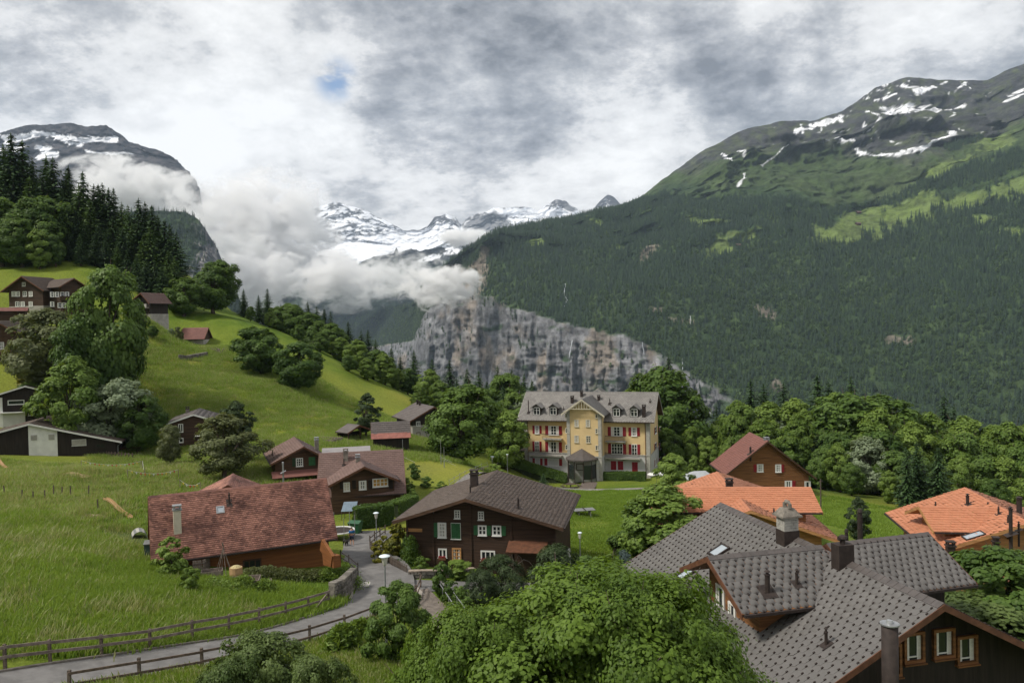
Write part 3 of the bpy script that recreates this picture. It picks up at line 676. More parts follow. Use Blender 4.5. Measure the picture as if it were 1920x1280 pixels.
def crown_broad(seed, H=12., W=10., nl=9000, leaf=.42, base=.22, lobes=26, shape='quad', flat=.75, open_=.0, tall=1.0, m=LEAF[0], clump=None, aspect=.62):
    """leaf cards in clumps round limb ends; returns (crown mesh, limb ends)"""
    global rng
    keep = rng; rng = np.random.default_rng(seed)
    c = []; z0 = H*base; R = W/2*.76; N = int(lobes*1.9); sk = rng.normal(size=3)*.08*W
    def prof(t): return np.sin(np.pi*np.clip(t*(.88 if tall < 1.2 else .9)+.09/tall**.5, 0, 1))**(.50*tall)
    ga = rng.random()*6.28
    for k in range(N):
        t = ((k+.5)/N)**.85; t = min(.93, max(.04, t+rng.normal()*.03)); a = ga+k*2.39996+rng.normal()*.35; s = R*(.20+.20*rng.random())*(clump or 1)*(1.15-.35*t)
        rr = (prof(t)*R*(1+.13*rng.normal())-s*.55)*(.72+.33*rng.random()**.5 if k % 4 else .35)
        c.append((np.array([math.cos(a)*rr+sk[0]*t, math.sin(a)*rr+sk[1]*t, z0+s*.5+(H-z0-s*1.2)*t]), s))
    c.append((np.array([sk[0], sk[1], H-R*.22]), R*.24))
    ctr = np.array([0, 0, z0+(H-z0)*.45]); cen = []; nr = []; tint = []
    tot = sum(s*s for _, s in c)
    for p, s in c:
        n = int(nl*s*s/tot); d = rand_dir(n); out = (p-ctr)*[1, 1, .7]; out = out/(np.linalg.norm(out)+1e-6)
        d = d+out*.55+[0, 0, .25]; d /= np.linalg.norm(d, axis=1, keepdims=True)
        nb = 22; bd = rand_dir(nb)+out*.5+[0, 0, .2]; bd /= np.linalg.norm(bd, axis=1, keepdims=True); k = rng.integers(0, nb, n)
        near = (bd[k]*.8+d*.55); near /= np.linalg.norm(near, axis=1, keepdims=True)
        rad = s*(.80+.34*(np.einsum('ij,ij->i', near, bd[k]) > .86)+.13*rng.normal(size=n)); off = near*rad[:, None]; off[:, 2] *= flat
        cen.append(p+off); nr.append(near*.9+out*.25+[0, 0, .30]+rand_dir(n)*.42)
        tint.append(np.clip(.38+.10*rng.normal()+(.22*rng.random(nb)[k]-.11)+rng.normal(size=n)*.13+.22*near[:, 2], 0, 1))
    cen = np.concatenate(cen); nr = np.concatenate(nr); tint = np.concatenate(tint)
    sz = leaf*(.7+.6*rng.random(len(cen)))
    V, F = quads(cen, nr, rand_dir(len(cen))+[0, 0, -.6], sz*aspect*1.25, sz, shape)
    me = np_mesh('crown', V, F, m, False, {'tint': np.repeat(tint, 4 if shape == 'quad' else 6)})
    rng = keep
    return me, c
def trunk_mesh(H, limbs, r=.3, seed=1, m=None):
    limbs = limbs[::3]
    rr = random.Random(seed); mb = MB(); top = H*.62; sx, sy = rr.uniform(-.3, .3), rr.uniform(-.3, .3)
    def tp(t): return Vector((sx*math.sin(t*3), sy*math.sin(t*2.4), -0.6+t*(top+.6)))
    mb.tube([tp(i/6) for i in range(7)], [r*1.35, r*1.0, r*.88, r*.75, r*.6, r*.45, r*.25], 9)
    for p, s in limbs:
        t = min(.95, max(.3, (p[2]/H)*.62)); a = tp(t); b = Vector(p)
        mid = a.lerp(b, .5)+Vector((rr.uniform(-.3, .3), rr.uniform(-.3, .3), .25*s))
        q = r*(.22+.2*(1-t)); mb.tube([a, mid, b, b+(b-mid)*.45], [q, q*.7, q*.4, q*.15], 5)
    me = bpy.data.meshes.new('trunk'); me.from_pydata(mb.v, [], mb.f); me.materials.append(m or BARK); me.shade_smooth(); return me
def conifer(seed, H=22., R=3.6, n_whorl=34, per=9, cards=8, m=NEED[0], base=.06, top=1.0, droop=.35, card=.9, spindly=0.):
    r = np.random.default_rng(seed); cen = []; nr = []; up = []; w = []; h = []; tint = []
    for k in range(n_whorl):
        t = (k+r.random()*.6)/n_whorl; z = H*(base+(1-base)*t*.985); L = R*((1-t)**.82)*(1+.22*r.normal())*(.55+.45*min(1, t*6+.3))+.25
        nb = max(4, int(per*(1-t*.45))); ph = r.random()*6.28
        for b in range(nb):
            if spindly and r.random() < spindly: continue
            a = ph+b*6.283/nb+r.normal()*.2; l = L*(.7+.45*r.random()); tt = np.clip(.45+r.normal()*.16, 0, 1)
            nc = max(2, int(cards*l/R)+1)
            for c in range(nc):
                f = (c+.6)/nc; x = f*l; dz = -droop*x*(.5+.5*(1-t))+.16*x*x/R+r.normal()*.07
                cx, cy = math.cos(a)*x, math.sin(a)*x
                cen.append((cx, cy, z+dz)); s = card*(.7+.6*(1-f))*(.4+.6*(1-t)**.6)*(.8+.4*r.random())
                ud = np.array([math.cos(a), math.sin(a), -.55-.3*r.random()])+r.normal(size=3)*.22
                nn = np.array([math.cos(a)*.45, math.sin(a)*.45, 1.0])+r.normal(size=3)*.33
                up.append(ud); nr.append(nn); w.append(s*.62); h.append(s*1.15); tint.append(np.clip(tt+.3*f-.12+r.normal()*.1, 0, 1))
    for q in range(6):
        cen.append((0, 0, H*(.955+q*.009))); up.append((r.normal()*.1, r.normal()*.1, 1)); nr.append((math.cos(q*1.1), math.sin(q*1.1), .1)); w.append(.10*card+.05); h.append(H*.035); tint.append(.6)
    V, F = quads(np.array(cen), np.array(nr), np.array(up), np.array(w), np.array(h))
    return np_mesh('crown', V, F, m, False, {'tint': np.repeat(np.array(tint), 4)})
def pole_mesh(H, r, m=None):
    mb = MB(); mb.tube([(0, 0, -.8), (0, 0, H*.3), (.05, 0, H*.65), (0, 0, H*.96)], [r, r*.8, r*.5, .03], 7)
    me = bpy.data.meshes.new('trunk'); me.from_pydata(mb.v, [], mb.f); me.materials.append(m or BARK); return me
KINDS = {}
def kind(name, crown, trunk): KINDS[name] = (crown, trunk)
for k in range(4):
    cm, lm = crown_broad(100+k, 12, 11, 17000, .42, .08, 30, m=LEAF[0]); kind('maple%d' % k, cm, trunk_mesh(12, lm, .38, k))
for k in range(4):
    cm, lm = crown_broad(120+k, 12, 9.5, 15000, .40, .05, 28, m=LEAF[1], tall=1.3); kind('ash%d' % k, cm, trunk_mesh(12, lm, .26, k))
for k in range(2):
    cm, lm = crown_broad(140+k, 8, 8, 11000, .30, .05, 26, m=LEAF[2]); kind('silver%d' % k, cm, trunk_mesh(8, lm, .22, k))
for k in range(2):
    cm, lm = crown_broad(150+k, 10, 9, 11000, .34, .12, 26, m=LEAF[3]); kind('olive%d' % k, cm, trunk_mesh(10, lm, .28, k))
for k in range(5):
    kind('spruce%d' % k, conifer(200+k, 24, 4.3+.3*k, 50, 12, 9, card=1.15), pole_mesh(24, .34))
for k in range(2):
    kind('slimspruce%d' % k, conifer(220+k, 24, 3.2, 50, 10, 7, card=1.1, spindly=.12), pole_mesh(24, .26))
for k in range(2):
    kind('larch%d' % k, conifer(230+k, 22, 4.2, 44, 12, 8, m=NEED[3], card=1.1, spindly=.1), pole_mesh(22, .3))
for k in range(2):
    cm, lm = crown_broad(240+k, 9, 6.6, 9000, .36, .10, 24, m=NEED[1], flat=.55, tall=1.6, aspect=.35); kind('pine%d' % k, cm, trunk_mesh(9, lm, .24, k))
for k in range(3):
    cm, lm = crown_broad(260+k, 2.4, 2.4, 3200, .17, .02, 12, m=LEAF[1]); kind('bush%d' % k, cm, trunk_mesh(2.2, lm, .06, k))
for k in range(2):
    cm, lm = crown_broad(270+k, 2.4, 2.2, 3200, .15, .02, 12, m=LEAF[0]); kind('darkbush%d' % k, cm, trunk_mesh(2.2, lm, .06, k))
cm, lm = crown_broad(281, 2.4, 2.2, 3400, .16, .02, 12, m=LEAF[5]); kind('goldbush', cm, trunk_mesh(2.2, lm, .06, 2))
REFH = dict(maple=12, ash=12, silver=8, olive=10, spruce=24, slimspruce=24, larch=22, pine=9, bush=2.4, darkbush=2.4, goldbush=2.4)
import re
def plant(kd, x, y, h, label, group=None, name='tree', cat='tree', sx=1.0, rz=None, z=None):
    ref = REFH[re.sub(r'\d+$', '', kd)]; s = h/ref; cr, tr = KINDS[kd]
    z = gz(x, y) if z is None else z
    rz = rnd.random()*6.28 if rz is None else rz
    e = empty(name, (x, y, z), label, cat, rz, group); e.scale = (s*sx, s*sx, s)
    mobj('trunk', tr, e); mobj('crown', cr, e)
    return e
def tree_px(kd, px, pytop, Y, h, label, group=None, name='tree', cat='tree', sx=1.0):
    """put a tree so that its foot is on the ground at column px, distance Y; if pytop is given the height follows from it"""
    x = pix(px, 700, Y).x
    for _ in range(3):
        z = gz(x, Y)
        q = _M.T @ np.array([x, Y, z]); cx = 960+FOC*q[0]/-q[2]; x += (px-cx)/FOC*Y
    z = gz(x, Y)
    if pytop is not None:
        top = pix(px, pytop, Y).z; h = max(h*.35, top-z)
    return plant(kd, x, Y, h, label, group, name, cat, sx, z=z)
# ================================================================ woods on the far slopes
def lowfir(seed, H=24., R=3.9, m=NEED[0], tiers=9):
    r = np.random.default_rng(seed); V = []; F = []; tint = []
    for k in range(tiers):
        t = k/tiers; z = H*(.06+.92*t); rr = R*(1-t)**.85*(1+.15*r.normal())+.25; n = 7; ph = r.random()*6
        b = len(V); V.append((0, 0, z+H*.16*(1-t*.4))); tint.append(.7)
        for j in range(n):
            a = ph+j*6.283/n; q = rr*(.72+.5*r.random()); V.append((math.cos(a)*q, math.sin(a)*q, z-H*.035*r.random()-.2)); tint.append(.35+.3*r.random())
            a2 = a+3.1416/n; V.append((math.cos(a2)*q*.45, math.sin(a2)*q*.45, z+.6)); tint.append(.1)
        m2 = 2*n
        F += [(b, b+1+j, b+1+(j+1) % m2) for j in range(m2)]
    return np_mesh('fir', np.array(V), np.array(F), m, False, {'tint': np.array(tint)})
def lowleaf(seed, H=14., W=11., m=LEAF[0]):
    cm, _ = crown_broad(seed, H, W, 420, 1.9, .05, 12, m=m); return cm
FAR_LEAF = leaf_mat('far_leaf', (.030, .062, .014), (.080, .135, .030), .15, .9)
FARN = leaf_mat('far_needle', (.011, .028, .013), (.034, .066, .024), .05, 1.1)
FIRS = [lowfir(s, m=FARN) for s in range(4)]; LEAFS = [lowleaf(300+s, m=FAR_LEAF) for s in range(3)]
def forest_on(G, name, n, mask, meshes, smin, smax, tmin, tmax, lift=-1.0):
    P, PX, PY, T = G['P'], G['PX'], G['PY'], G['T']
    a = P[1:, 1:]-P[:-1, :-1]; b = P[1:, :-1]-P[:-1, 1:]; A = np.linalg.norm(np.cross(a, b), axis=-1)
    w = A*mask(PX, PY, T)[:-1, :-1]; w = w.ravel()/w.sum()
    k = np.random.default_rng(len(name)).choice(len(w), n, p=w); nr, nc = P.shape[:2]; i, j = k//(nc-1), k % (nc-1)
    g = np.random.default_rng(3); u, v = g.random((2, n, 1))
    pts = (P[i, j]*(1-u)+P[i, j+1]*u)*(1-v)+(P[i+1, j]*(1-u)+P[i+1, j+1]*u)*v; pts[:, 2] += lift
    rot = np.zeros((n, 3)); rot[:, 2] = g.random(n)*6.28
    scatter(name, pts, smin+(smax-smin)*g.random(n)**1.5, rot, meshes)
def dens(PX, PY, T, kind_):
    n = fbm(np.stack([PX/42., PY/30., PX*0], -1), 6, .6); n2 = fbm(np.stack([PX/11., PY/9., PX*0+5], -1), 5, .6)
    cliff = np.clip((1-np.abs(T-1.5)/.56)*9+n2*1.6, 0, 1)*np.clip((1410-PX)/30, 0, 1)
    tree = np.interp(PX, [560, 900, 1000, 1150, 1250, 1300, 1450, 1530, 1560, 1700, 1920, 2400], [600, 440, 418, 395, 378, 388, 376, 400, 455, 400, 330, 280])
    below = np.clip((PY-tree+n*16)/8, 0, 1)
    band = np.maximum(polyd(PX, PY, [(1545, 418), (1640, 392), (1760, 360), (1900, 315), (2100, 260)], 15, n2, .7), polyd(PX, PY, [(1770, 300), (1850, 270)], 6, n2, .8))
    d = np.maximum(below, band)
    for b in MEADOWS: d = d*(1-blob(PX, PY, *b, n=n2+n*.6, k=.9)*.985)
    for b in BARE: d = d*(1-blob(PX, PY, *b, n=n2, k=.5)*.8)
    d = d*(1-cliff*(1-.10*(n > .15)))
    leafy = np.clip((PY-470+n*180)/200+np.exp(-((PX-1420)/90)**2-((PY-560)/60)**2), 0.03, .75)
    return d*(leafy if kind_ else 1-leafy*.85)
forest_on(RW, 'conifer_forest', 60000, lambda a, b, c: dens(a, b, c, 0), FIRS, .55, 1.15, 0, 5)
forest_on(RW, 'broadleaf_forest', 22000, lambda a, b, c: dens(a, b, c, 1), LEAFS, .55, 1.2, 0, 5)
forest_on(BL, 'bluff_forest', 9000, lambda PX, PY, T: (1-np.clip((PX-np.interp(PY, [395, 420, 450, 480, 520, 560, 620], [345, 366, 376, 362, 362, 410, 480]))/12, 0, .93)*(PY < 550))*(PY < 760)*(T > 1), FIRS, .5, 1.0, 0, 5)
# ================================================================ house kit
WD = dict(
 dark=mat('dark_timber', (.050, .028, .018), .8, .45, 1.6, bump=.5, bscale=6, stretch=(.25, .25, 5)),
 black=mat('blackened_timber', (.022, .016, .013), .8, .4, 1.5, bump=.4, bscale=5, stretch=(4, 4, .3)),
 brown=mat('brown_timber', (.070, .038, .022), .8, .4, 1.6, bump=.5, bscale=6, stretch=(.25, .25, 5)),
 warm=mat('warm_timber', (.20, .088, .032), .75, .45, 1.4, bump=.6, bscale=6, stretch=(.25, .25, 6), objrand=.2),
 orange=mat('orange_timber', (.19, .072, .022), .7, .3, 1.4, bump=.4, bscale=6, stretch=(.25, .25, 5)),
 pale=mat('pale_timber', (.40, .21, .085), .7, .3, 1.4, bump=.3, bscale=6, stretch=(.3, .3, 4)),
 white=mat('white_plaster', (.62, .62, .60), .9, .12, .8, bump=.15), grey=mat('grey_plaster', (.30, .285, .255), .9, .2, .8, bump=.2),
 yellow=mat('yellow_plaster', (.58, .435, .23), .9, .08, .5, bump=.1), hgrey=mat('pale_grey_plaster', (.46, .46, .45), .9, .1, .5, bump=.1),
 quoin=mat('grey_stonework', (.34, .33, .30), .9, .15, 2, bump=.2),
 trim=mat('white_paint', (.62, .62, .60), .5, .08, 2), green=mat('green_paint', (.030, .115, .045), .6, .25, 3), dgreen=mat('dark_green_paint', (.018, .045, .022), .6, .25, 3),
 red=mat('red_paint', (.23, .012, .020), .6, .2, 3), metal=mat('dark_metal', (.034, .025, .022), .7, .3, 4, spec=.25), steel=mat('zinc', (.33, .34, .35), .45, .2, 3, metal=.6), stone=mat('chimney_stone', (.20, .18, .155), .95, .35, 3, bump=.6),
 bronze=mat('bronze_trim', (.115, .050, .028), .6, .3, 3), curtain=mat('curtain_cloth', (.55, .54, .50), .9, .15, 8), cream=mat('cream_paint', (.50, .46, .36), .7, .1, 3), gold=mat('yellow_curtain', (.42, .24, .06), .8, .25, 6))
def glass_mat():
    m = bpy.data.materials.new('window_glass'); m.use_nodes = True; b = m.node_tree.nodes['Principled BSDF']
    b.inputs['Base Color'].default_value = (.018, .022, .024, 1); b.inputs['Roughness'].default_value = .06; b.inputs['Specular IOR Level'].default_value = .6; return m
GLASS = glass_mat()
RF = dict(
 brown=mat('brown_roof_tile', (.098, .076, .064), .8, .25, 1.0, tint=True, spec=.25), mauve=mat('mauve_roof_tile', (.155, .100, .088), .75, .22, 1.0, tint=True, spec=.3),
 red=mat('weathered_red_tile', (.33, .160, .122), .85, .5, .6, col2=(.10, .048, .042), tint=True), orange=mat('orange_roof_tile', (.44, .180, .098), .7, .12, .7, tint=True, spec=.35),
 slate=mat('dark_slate', (.118, .112, .108), .7, .22, .9, tint=True, spec=.35, objrand=.25), hotel=mat('hotel_slate', (.165, .155, .145), .6, .35, .5, tint=True, spec=.5), redbrown=mat('redbrown_tile', (.20, .085, .070), .65, .22, 1.0, tint=True, spec=.4),
 corr=mat('corrugated_sheet', (.115, .098, .094), .6, .25, 1.2, tint=True, spec=.4))
SLATE_CAP = mat('slate_cap', (.075, .064, .060), .55, .2, 2, spec=.5)

def tile_arrays(L, ln, tw, th, style, thick, keep=None, seed=1, patch=0.0):
    """tiles of one slope; s along the ridge, t down the slope, z out of it; returns V (n,k,3) in (s,t,z), faces and tints"""
    g = np.random.default_rng(seed); nt = int(ln/th); ns = int(L/tw)+1
    j, i = np.meshgrid(np.arange(nt+1), np.arange(-1, ns+1), indexing='ij'); j = j.ravel(); i = i.ravel()
    s0 = i*tw+(j % 2)*tw/2; tb = ln-j*th
    s1 = np.clip(s0+tw*.955, 0, L); s0 = np.clip(s0, 0, L); ok = (s1-s0 > tw*.15) & (tb > th*.3)
    if keep is not None: ok &= keep((s0+s1)/2, tb-th/2)
    s0, s1, tb = s0[ok], s1[ok], tb[ok]; tt = np.maximum(tb-th*(1.12 if style == 'flat' else 1.38), 0); n = len(s0)
    lift = thick*(1+.35*g.normal(size=n)); o = .004*g.random(n)
    if style == 'flat':
        V = np.stack([np.stack([s0, tb, lift], -1), np.stack([s1, tb, lift+o], -1), np.stack([s1, tt, o+.004], -1), np.stack([s0, tt, o+.004], -1),
                      np.stack([s0, tb, lift*0-.01], -1), np.stack([s1, tb, lift*0-.01], -1)], 1)
        F = [(0, 1, 2, 3), (4, 5, 1, 0)]
    else:
        c = np.minimum((s1-s0)*.30, th*.35); tc = tb-c*.75
        V = np.stack([np.stack([s0, tc, lift*.85], -1), np.stack([s0+c, tb, lift], -1), np.stack([s1-c, tb, lift], -1), np.stack([s1, tc, lift*.85], -1), np.stack([s1, tt, o+.004], -1), np.stack([s0, tt, o+.004], -1),
                      np.stack([s0, tc, o*0-.01], -1), np.stack([s0+c, tb, o*0-.01], -1), np.stack([s1-c, tb, o*0-.01], -1), np.stack([s1, tc, o*0-.01], -1)], 1)
        F = [(0, 1, 2, 3, 4, 5), (6, 7, 1, 0), (7, 8, 2, 1), (8, 9, 3, 2)]
    tint = np.clip(.5+.2*g.normal(size=n), 0, 1)
    if patch:
        p = fbm(np.stack([s0/2.2, tb/1.6, s0*0+seed], -1), 4)+fbm(np.stack([s0/.55, tb/.4, s0*0+seed], -1), 2)*.6
        tint = np.clip(.5+p*patch+.22*g.normal(size=n), 0, 1)
    return V, F, tint

class House:
    def __init__(s, name, label, cat, x, y, base, group=None):
        s.root = empty(name, (x, y, base), label, cat, 0, group); s.o = Vector((x, y, base)); s.base = base
class Block:
    def __init__(s, H, X, Y, Z, th, L, wl, dl, wr, dr, floor=None, ovf=.9, ovb=.6, ovs=.9, roof='brown', wall='dark', tile=(.4, .35, 'flat', .03), walls=True, patch=0, keepL=None, keepR=None,
                 cap=True, barge='bronze', thick=.16, plinth=None, tiles=True, single=0, hook=False, capw=.34):
        s.H = H; s.L, s.wl, s.dl, s.wr, s.dr = L, wl, dl, wr, dr; s.ov = (ovf, ovb, ovs); s.floor = H.base if floor is None else floor
        s.M = Matrix.Translation(Vector((X, Y, Z))) @ Matrix.Rotation(-R_(th), 4, 'Z'); s.W = Matrix.Translation(-H.o) @ s.M; s.Mi = s.M.inverted(); s.root = H.root; s.th = th
        s.zf = s.floor-Z; s.sl = {'L': (math.hypot(wl, dl), math.atan2(dl, wl)), 'R': (math.hypot(wr, dr), math.atan2(dr, wr))}
        mb = MB()
        for sd, w, d in ((-1, wl, dl), (1, wr, dr)):
            q = [(0, 0, 0), (sd*w, 0, -d), (sd*w, L, -d), (0, L, 0)]
            if sd < 0: q = q[::-1]
            mb.slab(q, thick)
        s.roof = s.put(mb, 'roof', WD[wall] if wall in ('orange', 'pale', 'warm') else WD['brown'])
        if tiles:
            for sd, keep in (('L', keepL), ('R', keepR)): s.tiles(sd, tile, roof, keep, patch, single, hook)
        if cap:
            c = MB(); k = 0.0
            while k < L-.05:
                e = min(L, k+.42)
                for sd, w, d in ((-1, wl, dl), (1, wr, dr)):
                    u = Vector((sd*w, 0, -d)).normalized()*capw/2; n = Vector((sd*d, 0, w)).normalized()
                    a, b, cc, dd = Vector((0, k, .075)), u+n*.05+Vector((0, k, 0)), u+n*.04+Vector((0, e, 0)), Vector((0, e, .06))
                    c.add([a, b, cc, dd, b-n*.06, cc-n*.06], [(0, 1, 2, 3), (1, 4, 5, 2)] if sd < 0 else [(3, 2, 1, 0), (2, 5, 4, 1)])
                    c.add([a, b, b-n*.05, a-Vector((0, 0, .05))], [(0, 1, 2, 3)])
                k = e
            s.put(c, 'ridge_cap', {'slate': SLATE_CAP}.get(roof, RF[roof]), s.roof)
        for yy in (-.04, L):
            for sd, w, d in ((-1, wl, dl), (1, wr, dr)):
                u = Vector((sd*w, 0, -d)); bb = MB().add([(0, yy, .02), tuple(u+Vector((0, yy, .02))), tuple(u+Vector((0, yy, -.24))), (0, yy, -.24), (0, yy+.04, .02), tuple(u+Vector((0, yy+.04, .02))), tuple(u+Vector((0, yy+.04, -.24))), (0, yy+.04, -.24)],
                       [(0, 1, 2, 3), (7, 6, 5, 4), (0, 4, 5, 1), (1, 5, 6, 2), (2, 6, 7, 3)])
                s.put(bb, 'barge_board', WD[barge], s.roof)
        s.put(MB().bar((-wl-.07, .05, -dl-.06), (-wl-.07, L-.05, -dl-.06), .13, .12), 'gutter', WD['metal'], s.roof); s.put(MB().bar((wr+.07, .05, -dr-.06), (wr+.07, L-.05, -dr-.06), .13, .12), 'gutter', WD['metal'], s.roof)
        if walls: s.walls(wall, plinth)
    def put(s, mb, name, m, parent=None, label=None, smooth=False):
        mb.v = [tuple(s.W @ Vector(v)) for v in mb.v]; return mb.build(name, m, parent or s.root, label, smooth)
    def under(s, x): return -(s.dl*(-x)/s.wl if x < 0 else s.dr*x/s.wr)-.17
    def walls(s, wall, plinth=None):
        ovf, ovb, ovs = s.ov; x0, x1 = -(s.wl-ovs), s.wr-ovs; y0, y1 = ovf, s.L-ovb; zb = s.zf-2.5
        pr = [(x0, zb), (x1, zb), (x1, s.under(x1)), (0, s.under(0)), (x0, s.under(x0))]
        n = 5; vs = [(x, y0, z) for x, z in pr]+[(x, y1, z) for x, z in pr]
        s.wallobj = s.put(MB().add(vs, [(0, 1, 2, 3, 4), (9, 8, 7, 6, 5), (1, 6, 7, 2), (0, 4, 9, 5)]), 'wall', WD[wall])
        if plinth:
            z1 = s.zf+plinth[1]; s.put(MB().box(x0-.05, x1+.05, y0-.05, y1+.05, zb, z1), 'plinth', WD[plinth[0]])
        s.x0, s.x1, s.y0, s.y1 = x0, x1, y0, y1
    def tiles(s, sd, tile, roof, keep, patch, single, hook):
        ln, phi = s.sl[sd]; tw, th, style, thick = tile
        V, F, tint = tile_arrays(s.L, ln, tw, th, style, thick, keep, 3 if sd == 'L' else 4, patch)
        sg = -1 if sd == 'L' else 1; c, q = math.cos(phi), math.sin(phi)
        def place(V):
            S_, T, Z = V[..., 0], V[..., 1], V[..., 2]+.012
            return np.stack([sg*(T*c+Z*q), S_, -T*q+Z*c], -1)
        if single:
            nall = len(V); P3 = place(V); Wd = np.array(s.M); cen = P3.mean(1) @ Wd[:3, :3].T+Wd[:3, 3]
            cc = cen @ _M; pxx = 960+FOC*cc[:, 0]/-cc[:, 2]; pyy = 640-FOC*cc[:, 1]/-cc[:, 2]
            vis = (pxx > -20) & (pxx < 1940) & (pyy < 1300) & (V[:, 1, 1] < ln-.01); full = np.abs((V[:, 2, 0]-V[:, 1, 0])-np.median(V[:, 2, 0]-V[:, 1, 0])) < .01
            order = np.argsort(np.where(vis & full, np.linalg.norm(cen, axis=1), 1e9))[:single]; order = order[(vis & full)[order]]
            base = V[order[0]].copy(); o0 = base[1].copy(); me = None
            b = base-o0
            tl = np.stack([sg*(b[:, 1]*c+b[:, 2]*q), b[:, 0], -b[:, 1]*q+b[:, 2]*c], -1)
            Wl = np.array(s.W); tl = tl @ Wl[:3, :3].T
            fl = [tuple(f) if sg < 0 else tuple(reversed(f)) for f in F]; vv = tl.tolist()
            if hook:
                hb = s.hook_geo(b[1], b[2], c, q, sg, Wl); k = len(vv); vv += hb[0]; fl2 = [tuple(i+k for i in f) for f in hb[1]]
            me = bpy.data.meshes.new('tile'); me.from_pydata(vv, [], fl+(fl2 if hook else [])); me.materials.append(RF[roof]); me.materials.append(WD['metal'])
            if hook:
                for k2 in range(len(fl), len(fl)+len(fl2)): me.polygons[k2].material_index = 1
            me.attributes.new('tint', 'FLOAT', 'POINT').data.foreach_set('value', np.full(len(vv), .5, np.float32))
            pl_ = place(V[order][:, 1]) @ Wl[:3, :3].T+Wl[:3, 3]
            for k2 in range(len(order)):
                t_ = bpy.data.objects.new('tile', me); link(t_, s.roof); t_.location = pl_[k2]
            m_ = np.ones(nall, bool); m_[order] = False; V = V[m_]; tint = tint[m_]
        P3 = place(V); n, k, _ = P3.shape; W = np.array(s.W); P3 = P3.reshape(-1, 3) @ W[:3, :3].T+W[:3, 3]
        fl = []
        b = np.arange(n)*k
        me = bpy.data.meshes.new('tiles'); me.vertices.add(len(P3)); me.vertices.foreach_set('co', P3.astype(np.float32).ravel())
        loops = []; starts = []; tot = []; st = 0
        for f in F:
            ff = f if sg < 0 else tuple(reversed(f)); a = (b[:, None]+np.array(ff)[None]); loops.append(a.ravel()); starts.append(st+np.arange(n)*len(f)); tot.append(np.full(n, len(f))); st += n*len(f)
        loops = np.concatenate(loops).astype(np.int32); me.loops.add(len(loops)); me.loops.foreach_set('vertex_index', loops)
        starts = np.concatenate(starts).astype(np.int32); me.polygons.add(len(starts)); me.polygons.foreach_set('loop_start', starts); me.polygons.foreach_set('loop_total', np.concatenate(tot).astype(np.int32)); me.update(calc_edges=True)
        me.attributes.new('tint', 'FLOAT', 'POINT').data.foreach_set('value', np.repeat(tint, k).astype(np.float32)); me.materials.append(RF[roof])
        o = mobj('roof_tiles', me, s.roof); o['kind'] = 'stuff'
        if hook and n:
            Wl = np.array(s.W); hv = []; hf = []
            pos = place(V[:, 1:3]).mean(1) @ Wl[:3, :3].T+Wl[:3, 3]; h0 = s.hook_geo(np.zeros(3), np.zeros(3), c, q, sg, Wl); hb = np.array(h0[0])
            hv = (pos[:, None]+hb[None]).reshape(-1, 3); hf = np.concatenate([np.array(h0[1])[None]+(np.arange(n)*len(hb))[:, None, None]]).reshape(-1, 4)
            o = mobj('snow_hooks', np_mesh('snow_hooks', hv, hf, WD['metal']), s.roof); o['kind'] = 'stuff'
    def hook_geo(s, a, b, c, q, sg, Wl):
        m = (np.asarray(a)+np.asarray(b))/2; r = .028
        v = np.array([[m[0]+i*r, m[1]+j*.05-.01, k] for k in (-.01, .045) for i, j in ((-1, -1), (1, -1), (1, 1), (-1, 1))])
        t = np.stack([sg*(v[:, 1]*c+v[:, 2]*q), v[:, 0], -v[:, 1]*q+v[:, 2]*c], -1) @ Wl[:3, :3].T
        return t.tolist(), [(0, 3, 2, 1), (4, 5, 6, 7), (0, 1, 5, 4), (1, 2, 6, 5), (2, 3, 7, 6), (3, 0, 4, 7)]
    # ---- picking a point of a wall or roof under a photographed pixel
    def hit(s, px, py, wall):
        o = s.Mi @ Vector((0, 0, 0)); d = s.Mi.to_3x3() @ pix(px, py, 1.0)
        if wall in 'FLRB':
            ax = 1 if wall in 'FB' else 0; v = {'F': s.y0, 'B': s.y1, 'L': s.x0, 'R': s.x1}[wall] if hasattr(s, 'y0') else 0; t = (v-o[ax])/d[ax]
        else:
            sg = -1 if wall == 'l' else 1; k = (s.dl/s.wl) if wall == 'l' else (s.dr/s.wr)      # z = -k*|x|
            t = (-k*sg*o.x-o.z)/(d.z+k*sg*d.x)
        return o+d*t, t
    def window(s, wall, px, py, wpx, hpx, frame='trim', nx=2, nz=2, shut=None, closed=False, pane=None, sill=True, name='window', deep=.07, label=None, sides='LR'):
        p, t = s.hit(px, py, wall); Yd = t; k = Yd/FOC
        n = {'F': Vector((0, -1, 0)), 'L': Vector((-1, 0, 0)), 'R': Vector((1, 0, 0)), 'B': Vector((0, 1, 0))}[wall]; u = Vector((0, 0, 1)).cross(n)*1.0
        nw = s.M.to_3x3() @ n; uw = s.M.to_3x3() @ u; vd = pix(px, py, 1.0)
        cosf = max(.15, abs((uw.x*vd.y-uw.y*vd.x)/math.hypot(vd.x, vd.y))); w = wpx*k/cosf; h = hpx*k
        q = Matrix(((u.x, -n.x, 0, p.x), (u.y, -n.y, 0, p.y), (0, 0, 1, p.z), (0, 0, 0, 1)))   # local x across, y into wall, z up
        T = s.W @ q
        fm = WD[frame]; f = min(.09, w*.1+.02); mb = MB()
        mb.box(-w/2-f*.3, -w/2+f, -deep, .02, -h/2, h/2).box(w/2-f, w/2+f*.3, -deep, .02, -h/2, h/2).box(-w/2-f*.3, w/2+f*.3, -deep-.004, .02, h/2-f, h/2+f*.3)
        mb.box(-w/2-f*.3, w/2+f*.3, -deep-.004, .02, -h/2-f*.3, -h/2+f)
